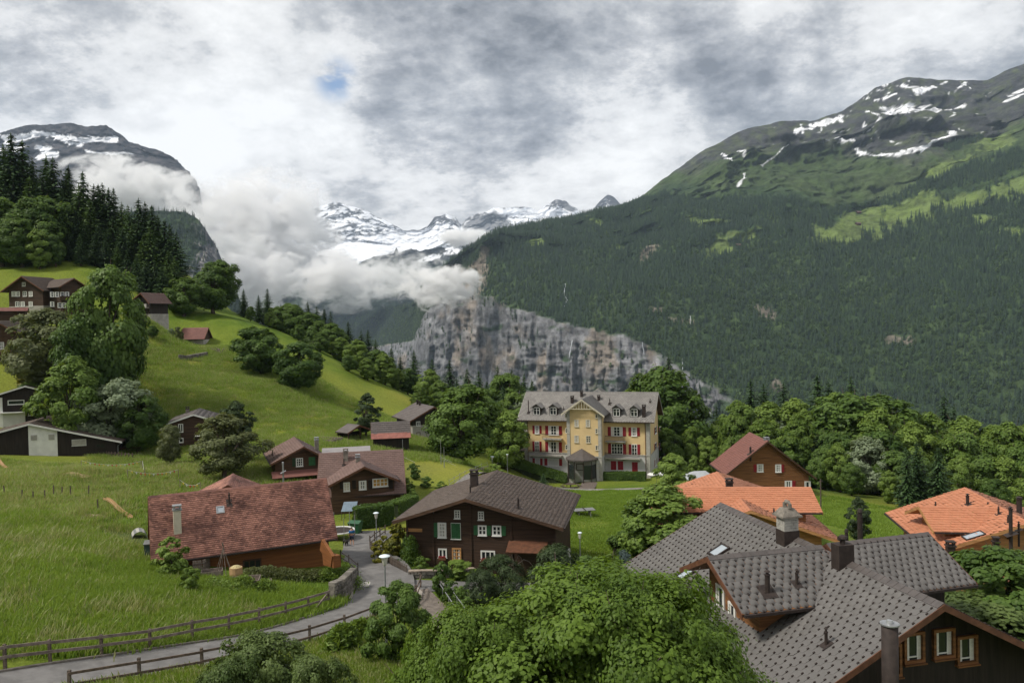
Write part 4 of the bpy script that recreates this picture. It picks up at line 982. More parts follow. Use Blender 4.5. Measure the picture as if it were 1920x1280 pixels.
        if not closed:
            b = f*.45
            for i in range(1, nx): x = -w/2+w*i/nx; mb.box(x-b*(1 if (i*2 != nx) else 1.5), x+b*(1 if (i*2 != nx) else 1.5), -deep*.7, .02, -h/2+f, h/2-f)
            for j in range(1, nz): z = -h/2+h*j/nz; mb.box(-w/2+f, w/2-f, -deep*.66, .02, z-b*.8, z+b*.8)
        if sill: mb.box(-w/2-.06, w/2+.06, -deep-.09, .0, -h/2-f*.3-.05, -h/2-f*.3+.004)
        mb.v = [tuple(T @ Vector(v)) for v in mb.v]; o = mb.build(name, fm, s.root, label)
        if not closed:
            pb = MB().box(-w/2+f*.5, w/2-f*.5, -.022, .01, -h/2+f*.5, h/2-f*.5); pb.v = [tuple(T @ Vector(v)) for v in pb.v]; pb.build('pane', GLASS if pane is None else WD[pane], o)
            if pane is None and h > .9 and rnd.random() < .6:          # pale curtains drawn to the sides behind the glass
                cb = MB(); cw = w*.20
                cb.box(-w/2+f, -w/2+f+cw, -.028, -.02, -h/2+f, h/2-f).box(w/2-f-cw, w/2-f, -.028, -.02, -h/2+f, h/2-f); cb.v = [tuple(T @ Vector(v)) for v in cb.v]; cb.build('curtain', WD['curtain'], o)
        if shut:
            sw = min(w*.52, .62)
            for sdx in ([-1] if 'L' in sides else [])+([1] if 'R' in sides else []):
                m2 = MB(); c0 = sdx*(w/2+f*.3+sw/2+.01) if not closed else sdx*(w/4)
                if closed: sw = w/2-.01
                m2.box(c0-sw/2, c0+sw/2, -deep-.02 if closed else -.06, -.01 if not closed else -deep*.5, -h/2, h/2)
                nl = 7
                for i in range(nl): z = -h/2+h*(i+.5)/nl; m2.box(c0-sw*.38, c0+sw*.38, (-deep-.045) if closed else -.085, -.05, z-h/nl*.30, z+h/nl*.12)
                m2.v = [tuple(T @ Vector(v)) for v in m2.v]; m2.build('shutter', WD[shut], o)
        return o
    def stack(s, side, px, py, w, h, d=None, m='stone', cap='stone', name='chimney', style='box', below=1.2):
        """chimney or flue whose foot is seen at px,py on the roof slope"""
        p, t = s.hit(px, py, side); d = d or w; x, y, z = p
        mb = MB()
        if style == 'box':
            mb.box(x-w/2, x+w/2, y-d/2, y+d/2, z-below, z+h); o = s.put(mb, name, WD[m])
            c = MB(); c.box(x-w/2-.07, x+w/2+.07, y-d/2-.07, y+d/2+.07, z+h+.002, z+h+.10)
            for a, b in ((-1, -1), (1, -1), (1, 1), (-1, 1)): c.box(x+a*(w/2-.06)-.05, x+a*(w/2-.06)+.05, y+b*(d/2-.06)-.05, y+b*(d/2-.06)+.05, z+h+.1, z+h+.32)
            c.box(x-w/2-.05, x+w/2+.05, y-d/2-.05, y+d/2+.05, z+h+.32, z+h+.40); s.put(c, 'chimney_cap', WD[cap], o)
        else:
            mb.tube([(x, y, z-below), (x, y, z+h)], w/2, 10); o = s.put(mb, name, WD[m], smooth=False)
            c = MB(); c.tube([(x, y, z+h+.003), (x, y, z+h+.05)], [w*.62, w*.62], 10).tube([(x, y, z+h+.05), (x, y, z+h+.16)], [w*.3, w*.3], 8).tube([(x, y, z+h+.16), (x, y, z+h+.24)], [w*.66, w*.2], 10); s.put(c, 'flue_cap', WD[cap], o)
            f = MB(); sl = (s.dl/s.wl if side == 'l' else -s.dr/s.wr)
            q = w*1.6; f.add([(x-q, y-q, z-q*sl+.05), (x+q, y-q, z+q*sl+.05), (x+q, y+q, z+q*sl+.05), (x-q, y+q, z-q*sl+.05)], [(0, 1, 2, 3)]); s.put(f, 'flashing', WD['metal'] if m != 'steel' else WD['steel'], o)
        return o
    def skylight(s, side, px, py, w, h, frame='metal', open_=0.0, pane=None):
        p, t = s.hit(px, py, side); sg = -1 if side == 'l' else 1; ln, phi = s.sl['L' if side == 'l' else 'R']
        u = Vector((0, 1, 0)); v = Vector((sg*math.cos(phi), 0, -math.sin(phi))); n = Vector((sg*math.sin(phi), 0, math.cos(phi)))
        def q(a, b, c): return p+u*a+v*b+n*c
        def bx(a0, a1, b0, b1, c0, c1): return [q(a, b, c) for c in (c0, c1) for a, b in ((a0, b0), (a1, b0), (a1, b1), (a0, b1))]
        Fb = [(0, 3, 2, 1), (4, 5, 6, 7), (0, 1, 5, 4), (1, 2, 6, 5), (2, 3, 7, 6), (3, 0, 4, 7)]
        mb = MB()
        for r in ((-w/2, w/2, -h/2, -h/2+.09), (-w/2, w/2, h/2-.09, h/2), (-w/2, -w/2+.09, -h/2+.09, h/2-.09), (w/2-.09, w/2, -h/2+.09, h/2-.09)): mb.add(bx(*r, 0, .14), Fb)
        o = s.put(mb, 'skylight', WD[frame]); s.put(MB().add(bx(-w/2+.08, w/2-.08, -h/2+.08, h/2-.08, .05, .10), Fb), 'pane', SKYG if pane is None else WD[pane], o); return o
SKYG = mat('roof_glass', (.30, .34, .38), .12, .1, 1, spec=.8)
def base_at(px, py, Y): return pix(px, py, Y).z
# ================================================================ the houses
# --- middle chalet with green shutters
H = House('timber_chalet', 'dark timber chalet with green shutters and brown tiled roof beside the road bend', 'chalet', -3.5, 72, -20.2)
b = Block(H, -4.16, 65.95, -14.32, 10.7, 13.0, 6.38, 2.05, 8.16, 2.25, ovf=1.2, ovb=.8, ovs=.9, roof='brown', wall='dark', tile=(.42, .34, 'scale', .035), barge='brown')
for px, py, w, h in ((857.5, 963.5, 10, 15), (902, 966, 10, 15)): b.window('F', px, py, w, h, nx=2, nz=3)
b.window('F', 829, 993, 15, 27, nx=2, nz=4, shut='green', sides='L'); b.window('F', 855, 994.5, 17, 29, closed=True, shut='green')
b.window('F', 904.5, 993.5, 15, 18, nx=2, nz=2, shut='green'); b.window('F', 931.5, 994, 16, 18, nx=2, nz=2, shut='green', sides='R')
b.window('F', 830, 1036, 15, 16, nx=2, nz=1, shut=None); b.window('F', 915, 1040.5, 26, 17, nx=3, nz=1)
o = b.window('F', 856.5, 1038, 16, 22, frame='pale', nx=2, nz=3, name='door', sill=False, deep=.1)
p, t = b.hit(776, 993, 'F'); b.put(MB().box(p.x-.75, p.x+.75, b.y0-.05, b.y0-.01, p.z-.14, p.z+.14), 'name_board', WD['pale'])
p, t = b.hit(990, 1030, 'F'); b.put(MB().slab([(p.x-1.6, b.y0-1.6, p.z+.2), (p.x+1.7, b.y0-1.6, p.z+.2), (p.x+1.7, b.y0-.02, p.z+.75), (p.x-1.6, b.y0-.02, p.z+.75)], .09), 'porch_roof', WD['bronze'])
zz = [b.zf+.4+k*.52 for k in range(9)]
bm = MB()
for x in (b.x0+.0, -3.2, .1, 3.6, b.x1): b.put(MB().box(x-.09, x+.09, b.y0-.10, b.y0-.003, b.zf-.5, b.under(x)-.05), 'log_post', WD['dark'])
st = b.stack('l', 889.5, 912, .62, 1.15, m='metal', cap='metal'); b.stack('l', 882, 924.5, .14, .55, m='metal', cap='metal', style='pipe', name='flue_pipe')
b.stack('r', 972, 953, .18, .75, m='metal', cap='metal', style='pipe', name='flue_pipe')
# flower boxes under the lower windows
for px, py, w in ((830, 1046, 15), (915, 1050.5, 26)):
    p, t = b.hit(px, py, 'F'); k = t/FOC; wb = w*k/2; o = b.put(MB().box(p.x-wb, p.x+wb, b.y0-.30, b.y0-.1, p.z-.08, p.z+.1), 'flower_box', WD['bronze'])
    f = MB(); r = random.Random(px)
    for i in range(30): x = p.x+r.uniform(-wb, wb); y = b.y0-.2+r.uniform(-.1, .1); z = p.z+.12+r.random()*.12; f.cbox((x, y, z), (.07, .07, .06))
    b.put(f, 'flowers', WD['red'] , o)['kind'] = 'stuff'
CH_A = b
# --- red tiled house left of the road
H = House('farmhouse', 'farmhouse with a mottled red tiled roof and ochre plaster wall above the road', 'farmhouse', -21, 66, -19.0)
b = Block(H, -16.15, 68.0, -12.75, -116.1, 13.9, 3.48, 4.37, 3.6, 4.4, ovf=.5, ovb=.5, ovs=1.0, roof='red', wall='orange', tile=(.20, .17, 'flat', .022), patch=.8, barge='bronze', capw=.3)
FH = b
b.stack('l', 333, 992, .55, 1.5, m='cream', cap='steel'); b.skylight('l', 413, 956, .62, .62, frame='steel'); b.stack('l', 430, 944, .14, .7, m='metal', cap='metal', style='pipe', name='flue_pipe')
Hr = Block(H, *tuple(pix(437, 888, 78)), 165, 6, 4.2, 2.0, 4.4, 2.0, walls=False, roof='red', tile=(.20, .17, 'flat', .022), patch=.8, ovs=.5)
b.window('L', 473, 1058, 32, 20, frame='brown', nx=3, nz=1, sill=False, name='barn_door')
for (ax_, ay_, bx_, by_, w_) in ((604, 1020, 624, 1052, .25), (612, 1046, 632, 1052, .6)):
    A_, B_ = pix(ax_, ay_, 62.2)-H.o, pix(bx_, by_, 60.5)-H.o; MB().bar(A_, B_, w_, 1.0 if w_ < .5 else .9).build('stair_parapet', WD['orange'], H.root)
# --- twin gabled house behind it
H = House('brown_chalet', 'chalet with a steep mauve gable, one green shutter and a copper skirt roof', 'chalet', -27.5, 109, -21.5)
b = Block(H, -27.4, 103.5, -15.2, -22, 10.5, 4.2, 1.95, 2.95, 1.8, floor=-21.5, ovf=.8, ovb=.5, ovs=.6, roof='mauve', wall='brown', tile=(.45, .36, 'flat', .03))
b.window('F', 561.5, 866, 12, 15, nx=3, nz=3); p, t = b.hit(585, 864, 'F'); b.put(MB().box(p.x-.42, p.x+.42, b.y0-.08, b.y0-.02, p.z-.55, p.z+.55), 'shutter', WD['green'])
p, t = b.hit(551, 866, 'F'); b.put(MB().box(p.x-.2, p.x+.2, b.y0-.08, b.y0-.02, p.z-.55, p.z+.55), 'shutter', WD['dgreen'])
p, t = b.hit(555, 882, 'F'); b.put(MB().slab([(b.x0-.5, b.y0-1.5, p.z-.5), (b.x1+.5, b.y0-1.5, p.z-.5), (b.x1+.5, b.y0-.02, p.z+.1), (b.x0-.5, b.y0-.02, p.z+.1)], .1), 'skirt_roof', RF['redbrown'])
b.stack('r', 594, 845, .5, 1.5, m='stone', cap='steel'); b.stack('l', 531, 885, .2, 1.0, m='steel', cap='steel', style='pipe', name='flue_pipe'); b.stack('l', 511, 855, .14, .6, m='metal', cap='metal', style='pipe', name='flue_pipe')
# --- larger house right of it
H = House('brown_chalet', 'broad chalet with mauve tiles, white mullioned windows and terrace behind the hedge', 'chalet', -18.5, 98, -21.6)
b = Block(H, -13.9, 99.2, -15.2, -100, 10.2, 7.0, 4.05, 4.5, 2.4, floor=-21.6, ovf=.6, ovb=.6, ovs=1.3, roof='mauve', wall='brown', tile=(.45, .36, 'flat', .03))
c = Block(H, -17.15, 90.6, -15.75, -17, 8.5, 4.15, 1.9, 4.0, 1.85, floor=-18.6, ovf=.9, ovb=.1, ovs=.5, roof='mauve', wall='brown', tile=(.45, .36, 'flat', .03))
c.window('F', 650, 912, 11, 16, nx=2, nz=3, pane='cream'); c.window('F', 680, 909, 13, 16, nx=2, nz=2); c.window('F', 713, 904, 28, 15, nx=4, nz=2, pane='gold')
for px, w in ((640, 6), (664, 7), (694, 7), (733, 7)): p, t = c.hit(px, 908, 'F'); k = t/FOC; c.put(MB().box(p.x-w*k/2, p.x+w*k/2, c.y0-.07, c.y0-.02, p.z-.5, p.z+.5), 'shutter', WD['black'])
b.window('L', 681, 944, 12, 12, nx=2, nz=1); b.window('L', 703, 944, 10, 15, nx=1, nz=1, frame='brown', name='terrace_door'); b.window('L', 722, 942, 14, 13, nx=2, nz=1, frame='brown')
b.stack('l', 648.5, 862, .55, 1.0, m='stone', cap='stone'); c.stack('l', 671, 866, .45, .55, m='stone', cap='steel'); b.stack('l', 645, 872, .14, .6, m='metal', cap='metal', style='pipe', name='flue_pipe')
o = b.put(MB().box(b.x0-.12, b.x0-.04, 2.2, 2.9, -5.4, -5.3), 'lamp_bracket', WD['trim'])
# white edelweiss-like star ornament on the wall
p, t = b.hit(735, 938, 'L'); st = MB()
for k in range(6): a = k*1.047; st.bar((p.x-.08, p.y, p.z), (p.x-.08, p.y+math.cos(a)*.5, p.z+math.sin(a)*.5), .22, .04)
b.put(st, 'star_ornament', WD['trim'])
HB = b
# flat annex roof behind the two
H = House('annex', 'low annex with a flat grey metal roof between the two brown chalets', 'annex', -26, 113, -21)
q = [pix(603, 855, 104), pix(695, 847.5, 104), pix(694, 835, 112), pix(604, 840, 113)]; z0 = q[0].z
mb = MB().slab([v-H.o for v in q], .25); mb.build('roof', mat('grey_sheet', (.24, .22, .22), .5, .15, 1), H.root)
MB().add([v-H.o-Vector((0, 0, .26)) for v in q]+[Vector((v.x, v.y, -22.5))-H.o for v in q], [(0, 1, 5, 4), (1, 2, 6, 5), (2, 3, 7, 6), (3, 0, 4, 7)]).build('wall', WD['brown'], H.root)

# --- three buildings of the small farm
H = House('farm_chalet', 'grey-brown gabled house with dark upper storey and plaster ground floor under the wood edge', 'house', -18.5, 153, -20.4)
b = Block(H, -14.9, 149.6, -14.97, -27.1, 10.3, 4.9, 2.4, 5.0, 2.45, floor=-20.6, ovf=.7, ovb=.5, ovs=.8, roof='corr', wall='black', tile=(.6, .45, 'flat', .03), plinth=('grey', 2.3))
b = Block(H, -14.9, 149.6, -14.96, -27.1, .2, .3, .1, .3, .1, walls=False, tiles=False, cap=False) if False else b
b.window('F', 784, 794, 7, 8, nx=2, nz=1); b.window('F', 784.5, 816, 7, 12, nx=2, nz=1, frame='brown', sill=False)
b.stack('l', 783, 758, .35, .5, m='metal', cap='metal'); b.stack('l', 787, 760, .3, .45, m='metal', cap='metal')
H = House('barn', 'dark plank barn with a two-tone roof, its lower strip rusty red', 'barn', -19.3, 134, -19.9)
b = Block(H, -17.3, 132.4, -15.55, -100, 6.4, 2.6, 2.3, 2.2, 1.9, floor=-20.0, ovf=.3, ovb=.3, ovs=.5, roof='corr', wall='black', tile=(.6, .45, 'flat', .03), keepL=lambda s_, t_: t_ < 2.5)
ln, phi = b.sl['L']; b.put(MB().slab([(-math.cos(phi)*2.45, .0, -math.sin(phi)*2.45+.03), (-math.cos(phi)*2.45, 6.4, -math.sin(phi)*2.45+.03), (-math.cos(phi)*ln-.25, 6.4, -math.sin(phi)*ln-.08), (-math.cos(phi)*ln-.25, 0, -math.sin(phi)*ln-.08)][::-1], .03), 'rusty_sheet', mat('rusty_sheet', (.24, .095, .075), .7, .25, 1.5), b.roof)
H = House('open_shed', 'small open shed on posts with a shallow brown roof beside the pine', 'shed', -26.5, 136, -18.6)
b = Block(H, -26.1, 134.6, -16.3, -48, 3.4, 2.5, 1.1, 3.0, 1.2, floor=-18.6, ovf=.1, ovb=.1, ovs=.2, roof='corr', wall='black', tile=(.5, .4, 'flat', .03), walls=False)
for x in (-2.2, .2, 2.7):
    for y in (.2, 3.2): b.put(MB().bar((x, y, b.under(x)+.02), (x, y, b.zf-1), .14), 'post', WD['brown'])
mb = MB(); b.put(MB().box(-2.2, 2.7, 3.1, 3.18, b.zf-1, -1.4), 'back_wall', WD['black'])

# --- chalet with red shutters
H = House('log_chalet', 'weathered log chalet with red shutters and redbrown roof behind the orange tiles', 'chalet', 39, 126, -27.5)
b = Block(H, 38.2, 119.5, -18.2, 1.0, 10.0, 6.5, 5.05, 7.2, 5.75, floor=-27.6, ovf=.9, ovb=.6, ovs=.9, roof='redbrown', wall='warm', tile=(.45, .36, 'flat', .035), barge='brown')
b.y0 -= .09
b.window('F', 1425, 877, 11, 14, nx=2, nz=3, shut='red', sides='L'); b.window('F', 1459, 877.5, 10, 14, nx=2, nz=3, shut='red', sides='R'); b.window('F', 1478, 907, 12, 12, nx=2, nz=1, shut='red', sides='R', pane=None); b.window('F', 1514, 909, 10, 14, nx=1, nz=1)
b.y0 += .09
wm = WD['warm']; k = 0; zt = b.zf+.2
while zt < -1.3:                      # log courses of the gable wall
    xl = max(b.x0, -6.2 if zt < -4.5 else -(abs(zt)+.3)/5.05*6.5+.4); xr = min(b.x1, (abs(zt)-.3)/5.75*7.2-.3); xl = max(b.x0, -(abs(zt)-.3)/5.05*6.5+.3)
    b.put(MB().bar((xl, b.y0-.03, zt), (xr, b.y0-.03, zt), .10, .26), 'log', wm); zt += .30; k += 1
b.stack('r', 1437, 826, .7, .15, m='stone', cap='steel', below=2.0); b.stack('l', 1407, 849, .3, .75, m='metal', cap='metal', style='pipe', name='flue_pipe')

# --- orange-tiled houses
OT = (.30, .335, 'flat', .065)
H = House('orange_roofed_house', 'timber house with orange cross-gabled roof between hotel lawn and red-shuttered chalet', 'house', 22, 80, -24.5)
b = Block(H, 20.74, 70.0, -16.78, 5.6, 18.6, 7.8, 2.71, 7.8, 2.71, floor=-24.5, ovf=1.3, ovb=1, ovs=1.4, roof='orange', wall='pale', tile=OT, barge='pale')
c = Block(H, 28.32, 76.0, -16.6+.5, -84.0, 15.0, 4.0, 1.5, 4.0, 1.5, floor=-24.5, ovf=1.2, ovb=1.2, ovs=1.2, roof='orange', wall='pale', tile=OT, barge='pale')
b.stack('l', 1367.5, 921, .62, .9, m='metal', cap='metal')
for px, py, hh in ((1340, 925, .45), (1359, 930, .35), (1354, 940, .45)): b.stack('l', px, py, .16, hh, m='metal', cap='metal', style='pipe', name='flue_pipe')
for px, py, hh in ((1408, 926, .45), (1399, 930, .3), (1417, 940, .5), (1451, 963, .3)): b.stack('r', px, py, .16, hh, m='metal', cap='metal', style='pipe', name='flue_pipe')
H = House('orange_roofed_house', 'timber house with orange cross-gabled roof, skylight and tall flues in front of the wood', 'house', 38, 68, -24.0)
b = Block(H, 38.89, 60.0, -15.76, 10.5, 13.1, 6.83, 2.47, 9.0, 3.25, floor=-24, ovf=1.3, ovb=1, ovs=1.3, roof='orange', wall='pale', tile=OT, barge='pale')
c = Block(H, 33.55, 66.0, -15.76, 98.8, 6.3, 3.4, 1.25, 3.4, 1.24, floor=-24, ovf=1.1, ovb=0, ovs=.9, roof='orange', wall='pale', tile=OT, barge='pale')
b2 = Block(H, 35.0, 58.0, -19.3, 10.5, 9, 6.8, 2.0, 2.5, .8, floor=-24, ovf=1, ovb=.2, ovs=1, roof='orange', wall='pale', tile=OT, barge='pale')
b.skylight('l', 1826, 1005, 1.1, 1.5, frame='metal')
b.stack('l', 1895, 1002, .26, 1.9, m='metal', cap='metal', style='pipe', name='flue_pipe'); b.stack('l', 1867, 1030, .36, .55, m='metal', cap='metal')
b.stack('l', 1814, 946, .26, .75, m='metal', cap='metal', style='pipe', name='flue_pipe'); b.stack('r', 1911, 963, .4, 1.2, m='metal', cap='metal', style='pipe', name='flue_pipe')
for px, py in ((1872, 964), (1890, 981), (1910, 994), (1754, 955), (1852, 956)): (c if px in (1754, 1852) else b).stack('l', px, py, .15, .45, m='metal', cap='metal', style='pipe', name='flue_pipe')
b.stack('l', 1782, 1037, .55, .55, m='metal', cap='metal')

# --- big slate-roofed chalet in front, lower right
H = House('slate_roofed_chalet', 'large chalet with grey scale-tiled roof and cross gables, closest on the right', 'chalet', 14, 39, -19.5)
ST = (.40, .335, 'scale', .011)
b = Block(H, 16.20, 30.03, -10.93, -12.4, 18.1, 6.93, 3.59, 6.97, 3.60, floor=-20, ovf=1.5, ovb=1.0, ovs=1.2, roof='slate', wall='black', tile=ST, single=150, hook=True, barge='bronze', capw=.62)
IB = b
wl_ = Block(H, 8.67, 36.0, -10.70, 76.4, 5.9, 2.86, 1.35, 3.06, 1.57, floor=-15.5, ovf=1.2, ovb=0, ovs=.7, roof='slate', wall='warm', tile=ST, single=0, hook=True, capw=.5, barge='bronze')
wr_ = Block(H, 21.84, 42.0, -11.45, -105.8, 6.3, 3.10, 1.77, 3.10, 1.78, floor=-20, ovf=1.2, ovb=0, ovs=.8, roof='slate', wall='black', tile=ST, single=0, hook=True, capw=.5, barge='bronze')
for px, py, w, h in ((1711, 1212, 33, 56), (1767, 1204, 34, 54), (1810, 1216, 32, 52), (1672, 1236, 26, 60)):
    o = b.window('F', px, py, w, h, frame='warm', nx=1, nz=1, deep=.14); 
# inner pale sash of each window is a frame of its own
for px, py, w, h in ((1708, 1209, 25, 44), (1764, 1202, 26, 44), (1807, 1213, 25, 40)):
    p, t = b.hit(px, py, 'F'); k = t/FOC; W2, H2 = w*k*1.02/2, h*k/2; mb = MB(); y = b.y0-.06
    mb.box(p.x-W2, p.x+W2, y, y+.03, p.z-H2, p.z-H2+.05).box(p.x-W2, p.x+W2, y, y+.03, p.z+H2-.05, p.z+H2).box(p.x-W2, p.x-W2+.05, y, y+.03, p.z-H2+.05, p.z+H2-.05).box(p.x+W2-.05, p.x+W2, y, y+.03, p.z-H2+.05, p.z+H2-.05)
    b.put(mb, 'sash', WD['trim'])
# stone and metal chimney on the ridge
p, t = b.hit(1484, 1008, 'l'); x, y, z = p; x = min(x, -.35)
o = b.put(MB().box(x-.42, x+.42, y-.4, y+.4, z-1, z+.45), 'chimney', WD['metal'])
mb = MB(); r = random.Random(4)
for k in range(5):
    zz = z+.455+k*.135
    for sx_, sy_, ln_, ax in ((0, -1, .8, 0), (0, 1, .8, 0), (-1, 0, .78, 1), (1, 0, .78, 1)):
        nn = 3; off = (k % 2)*.12
        cuts = [-.40]+[(-.40+(.8*(i)/nn)+off) for i in range(1, nn)]+[.40]
        for a0, a1 in zip(cuts[:-1], cuts[1:]):
            j = r.uniform(0, .015); d0 = .30-.02+j
            if ax == 0: bx = (x+a0+.008, x+a1-.008, y+sy_*d0-.08, y+sy_*d0+.08, zz, zz+.122)
            else: bx = (x+sx_*(d0+.02)-.08, x+sx_*(d0+.02)+.08, y+a0*.5+.008, y+a1*.5-.008, zz, zz+.122)
            bk = b.put(MB().box(*bx), 'brick', WD['stonework'] if 'stonework' in WD else WD['quoin'], o)
b.put(MB().box(x-.26, x+.26, y-.24, y+.24, z+.4, z+1.13), 'chimney_core', WD['stone'], o)
mb = MB().slab([(x-.55, y-.5, z+1.22), (x+.55, y-.5, z+1.22), (x+.55, y+.5, z+1.22), (x-.55, y+.5, z+1.22)], .09)
mb.add([(x-.5, y-.45, z+1.223), (x+.5, y-.45, z+1.223), (x+.5, y+.45, z+1.223), (x-.5, y+.45, z+1.223), (x-.26, y-.24, z+1.55), (x+.26, y-.24, z+1.55), (x+.26, y+.24, z+1.55), (x-.26, y+.24, z+1.55)], [(0, 1, 5, 4), (1, 2, 6, 5), (2, 3, 7, 6), (3, 0, 4, 7), (4, 5, 6, 7)])
mb.tube([(x-.0, y-.22, z+1.56), (x, y-.22, z+1.74), (x, y-.1, z+1.84), (x, y+.1, z+1.84), (x, y+.22, z+1.74), (x, y+.22, z+1.56)], .11, 8); b.put(mb, 'chimney_hood', WD['stone'], o)
# sheet-metal chimney with ventilator, cowls, flues
p, t = b.hit(1580, 1058, 'l'); x, y, z = p
o = b.put(MB().box(x-.38, x+.38, y-.3, y+.3, z-.8, z+.95), 'chimney', WD['metal']); mb = MB().tube([(x, y, z+.953), (x, y, z+1.15)], .12, 10); mb.tube([(x-.2, y, z+1.2), (x+.2, y, z+1.2)], .10, 10).lathe([(.10, 1.12), (.2, 1.2), (.16, 1.3), (.05, 1.36)], (x, y, z), 12); b.put(mb, 'ventilator', WD['metal'], o)
wl_.stack('r', 1439, 1110, .22, .75, m='metal', cap='metal', style='pipe', name='flue_pipe'); wl_.stack('r', 1494, 1096, .13, .5, m='metal', cap='metal', style='pipe', name='flue_pipe')
b.stack('l', 1549, 1209, .13, .5, m='metal', cap='metal', style='pipe', name='flue_pipe')
p = pix(1668, 1170, 28.0)-H.o; MB().tube([p+Vector((0, 0, -7)), p+Vector((0, 0, -3.1)), p+Vector((0, 0, -2.6)), p], [.42, .42, .28, .28], 16).build('tall_flue', WD['metal'], H.root, smooth=True); MB().tube([p+Vector((0, 0, .003)), p+Vector((0, 0, .05))], .33, 16).tube([p+Vector((0, 0, .05)), p+Vector((0, 0, .16))], [.13, .10], 12).build('flue_lid', WD['steel'], H.root)
b.skylight('l', 1349, 1034, .9, 1.0, frame='metal'); b.skylight('l', 1286, 1078, .7, .9, frame='metal'); b.skylight('l', 1268, 1130, .8, 1.1, frame='steel'); b.skylight('l', 1167, 1049, .5, .6, frame='trim') if False else None
# valley flashing between main roof and left cross gable
a1, a2 = pix(1541, 1029, 35.3), pix(1515, 1131, 33.3)
for k, (pa, pb) in enumerate((((1541, 1030), (1515, 1131)),)):
    (A_, ta), (B_, tb_) = b.hit(*pa, 'l'), b.hit(*pb, 'l'); mb = MB(); n = Vector((-math.sin(b.sl['L'][1]), 0, math.cos(b.sl['L'][1])))
    mb.bar(A_+n*.07, B_+n*.07, .30, .03, up=n).bar(A_+n*.10, B_+n*.10, .06, .05, up=n); b.put(mb, 'valley_flashing', WD['steel'], b.roof)
wl_.window('F', 1352, 1120, 14, 46, frame='trim', nx=1, nz=1); wl_.window('F', 1374, 1152, 12, 44, frame='trim', nx=1, nz=1)
# tall black pipes standing behind the ridge
for i, (px, yt, yb, wpx, Y) in enumerate(((1612, 962, 1012, 9, 52), (1587, 1000, 1018, 7, 50))):
    p = pix(px, yt, Y); k = Y/FOC; mb = MB().tube([(0, 0, -3.5 if i == 0 else -2.5), (0, 0, 0)], wpx*k/2, 12).tube([(0, 0, .003), (0, 0, .1)], wpx*k/2*.8, 12).tube([(0, 0, .1), (0, 0, .3)], [wpx*k/2*1.15, wpx*k/2*.7], 12)
    mb.v = [tuple(Vector(v)+p-H.o) for v in mb.v]; mb.build('tall_flue', WD['metal'], H.root)

# --- left hand houses
H = House('modern_chalet', 'long low house with white gable end, black cladding and wide shallow brown roof', 'house', -70, 124, -17.0)
b = Block(H, -71.98, 118.0, -13.05, -16.7, 11.8, 8.5, 2.1, 12.5, 3.45, floor=-18.2, ovf=.6, ovb=.5, ovs=.9, roof='brown', wall='black', tile=(.45, .36, 'flat', .025), barge='trim')
p0, _ = b.hit(54, 830, 'F'); p1, _ = b.hit(108, 830, 'F')
zt = lambda x: b.under(x)-.02
b.put(MB().add([(p0.x, b.y0-.06, b.zf-2), (p1.x, b.y0-.06, b.zf-2), (p1.x, b.y0-.06, zt(p1.x)), (p0.x, b.y0-.06, zt(p0.x)), (p0.x, b.y0+.1, b.zf-2), (p1.x, b.y0+.1, b.zf-2), (p1.x, b.y0+.1, zt(p1.x)), (p0.x, b.y0+.1, zt(p0.x))], [(0, 1, 2, 3), (0, 3, 7, 4), (1, 5, 6, 2)]), 'white_wall', WD['white'])
b.y0 -= .062
b.window('F', 64, 820, 10, 10, closed=True, shut='quoin', sill=False); b.window('F', 97, 819, 10, 10, closed=True, shut='quoin', sill=False); b.y0 += .062
b.window('F', 148.5, 829, 23, 11, closed=True, shut='quoin', frame='trim'); b.window('F', 189, 835, 15, 7, nx=2, nz=1, frame='black')
b.stack('r', 139, 791, 1.2, .85, m='grey', cap='steel'); 
mb = MB(); mb.box(b.x1, b.x1+3.0, 3, 10, -5.0, -4.85); [mb.bar((b.x1+2.95, 3+k*.7, -4.85), (b.x1+2.95, 3+k*.7, -4.0), .06) for k in range(11)]; mb.box(b.x1+2.9, b.x1+3.0, 3, 10, -4.0, -3.88).box(b.x1+2.92, b.x1+2.98, 3, 10, -4.5, -4.4); b.put(mb, 'balcony', WD['brown'])
mb = MB().tube([(b.x1+.9, b.y0-.4, -3.6), (b.x1+.2, b.y0+.1, -4.1), (b.x1+.2, b.y0+.1, b.zf-1)], .05, 6); b.put(mb, 'downpipe', WD['steel'])
H = House('modern_chalet', 'black clad house with slit window, white trim and garage doors above the low house', 'house', -82, 140, -16)
b = Block(H, -82.78, 135.0, -8.48, -16.3, 13.2, 5.2, 1.6, 5.9, 1.85, floor=-16.5, ovf=.6, ovb=.5, ovs=.7, roof='brown', wall='black', tile=(.45, .36, 'flat', .025), barge='trim')
b.window('F', 30.5, 754, 26, 8, frame='trim', nx=1, nz=1); b.window('F', 58, 774.5, 8, 8, nx=1, nz=1); b.window('F', 84, 774.5, 8, 8, nx=1, nz=1)
for px in (66, 76): p, t = b.hit(px, 775, 'F'); b.put(MB().box(p.x-.36, p.x+.36, b.y0-.08, b.y0-.02, p.z-.35, p.z+.35), 'shutter', WD['cream'])
p, t = b.hit(26, 785, 'F'); b.put(MB().box(p.x-1.75, p.x+1.75, b.y0-.1, b.y0-.01, p.z-1.3, p.z+1.0), 'garage_door', WD['hgrey']); b.put(MB().box(p.x-2, p.x+2, b.y0-.9, b.y0-.01, p.z+1.05, p.z+1.2), 'canopy', WD['trim'])
p, t = b.hit(5, 770, 'F'); b.put(MB().box(b.x0-1.2, b.x0+.9, b.y0-.12, b.y0+1.4, b.zf-2, -1.9), 'white_wall', WD['white'])
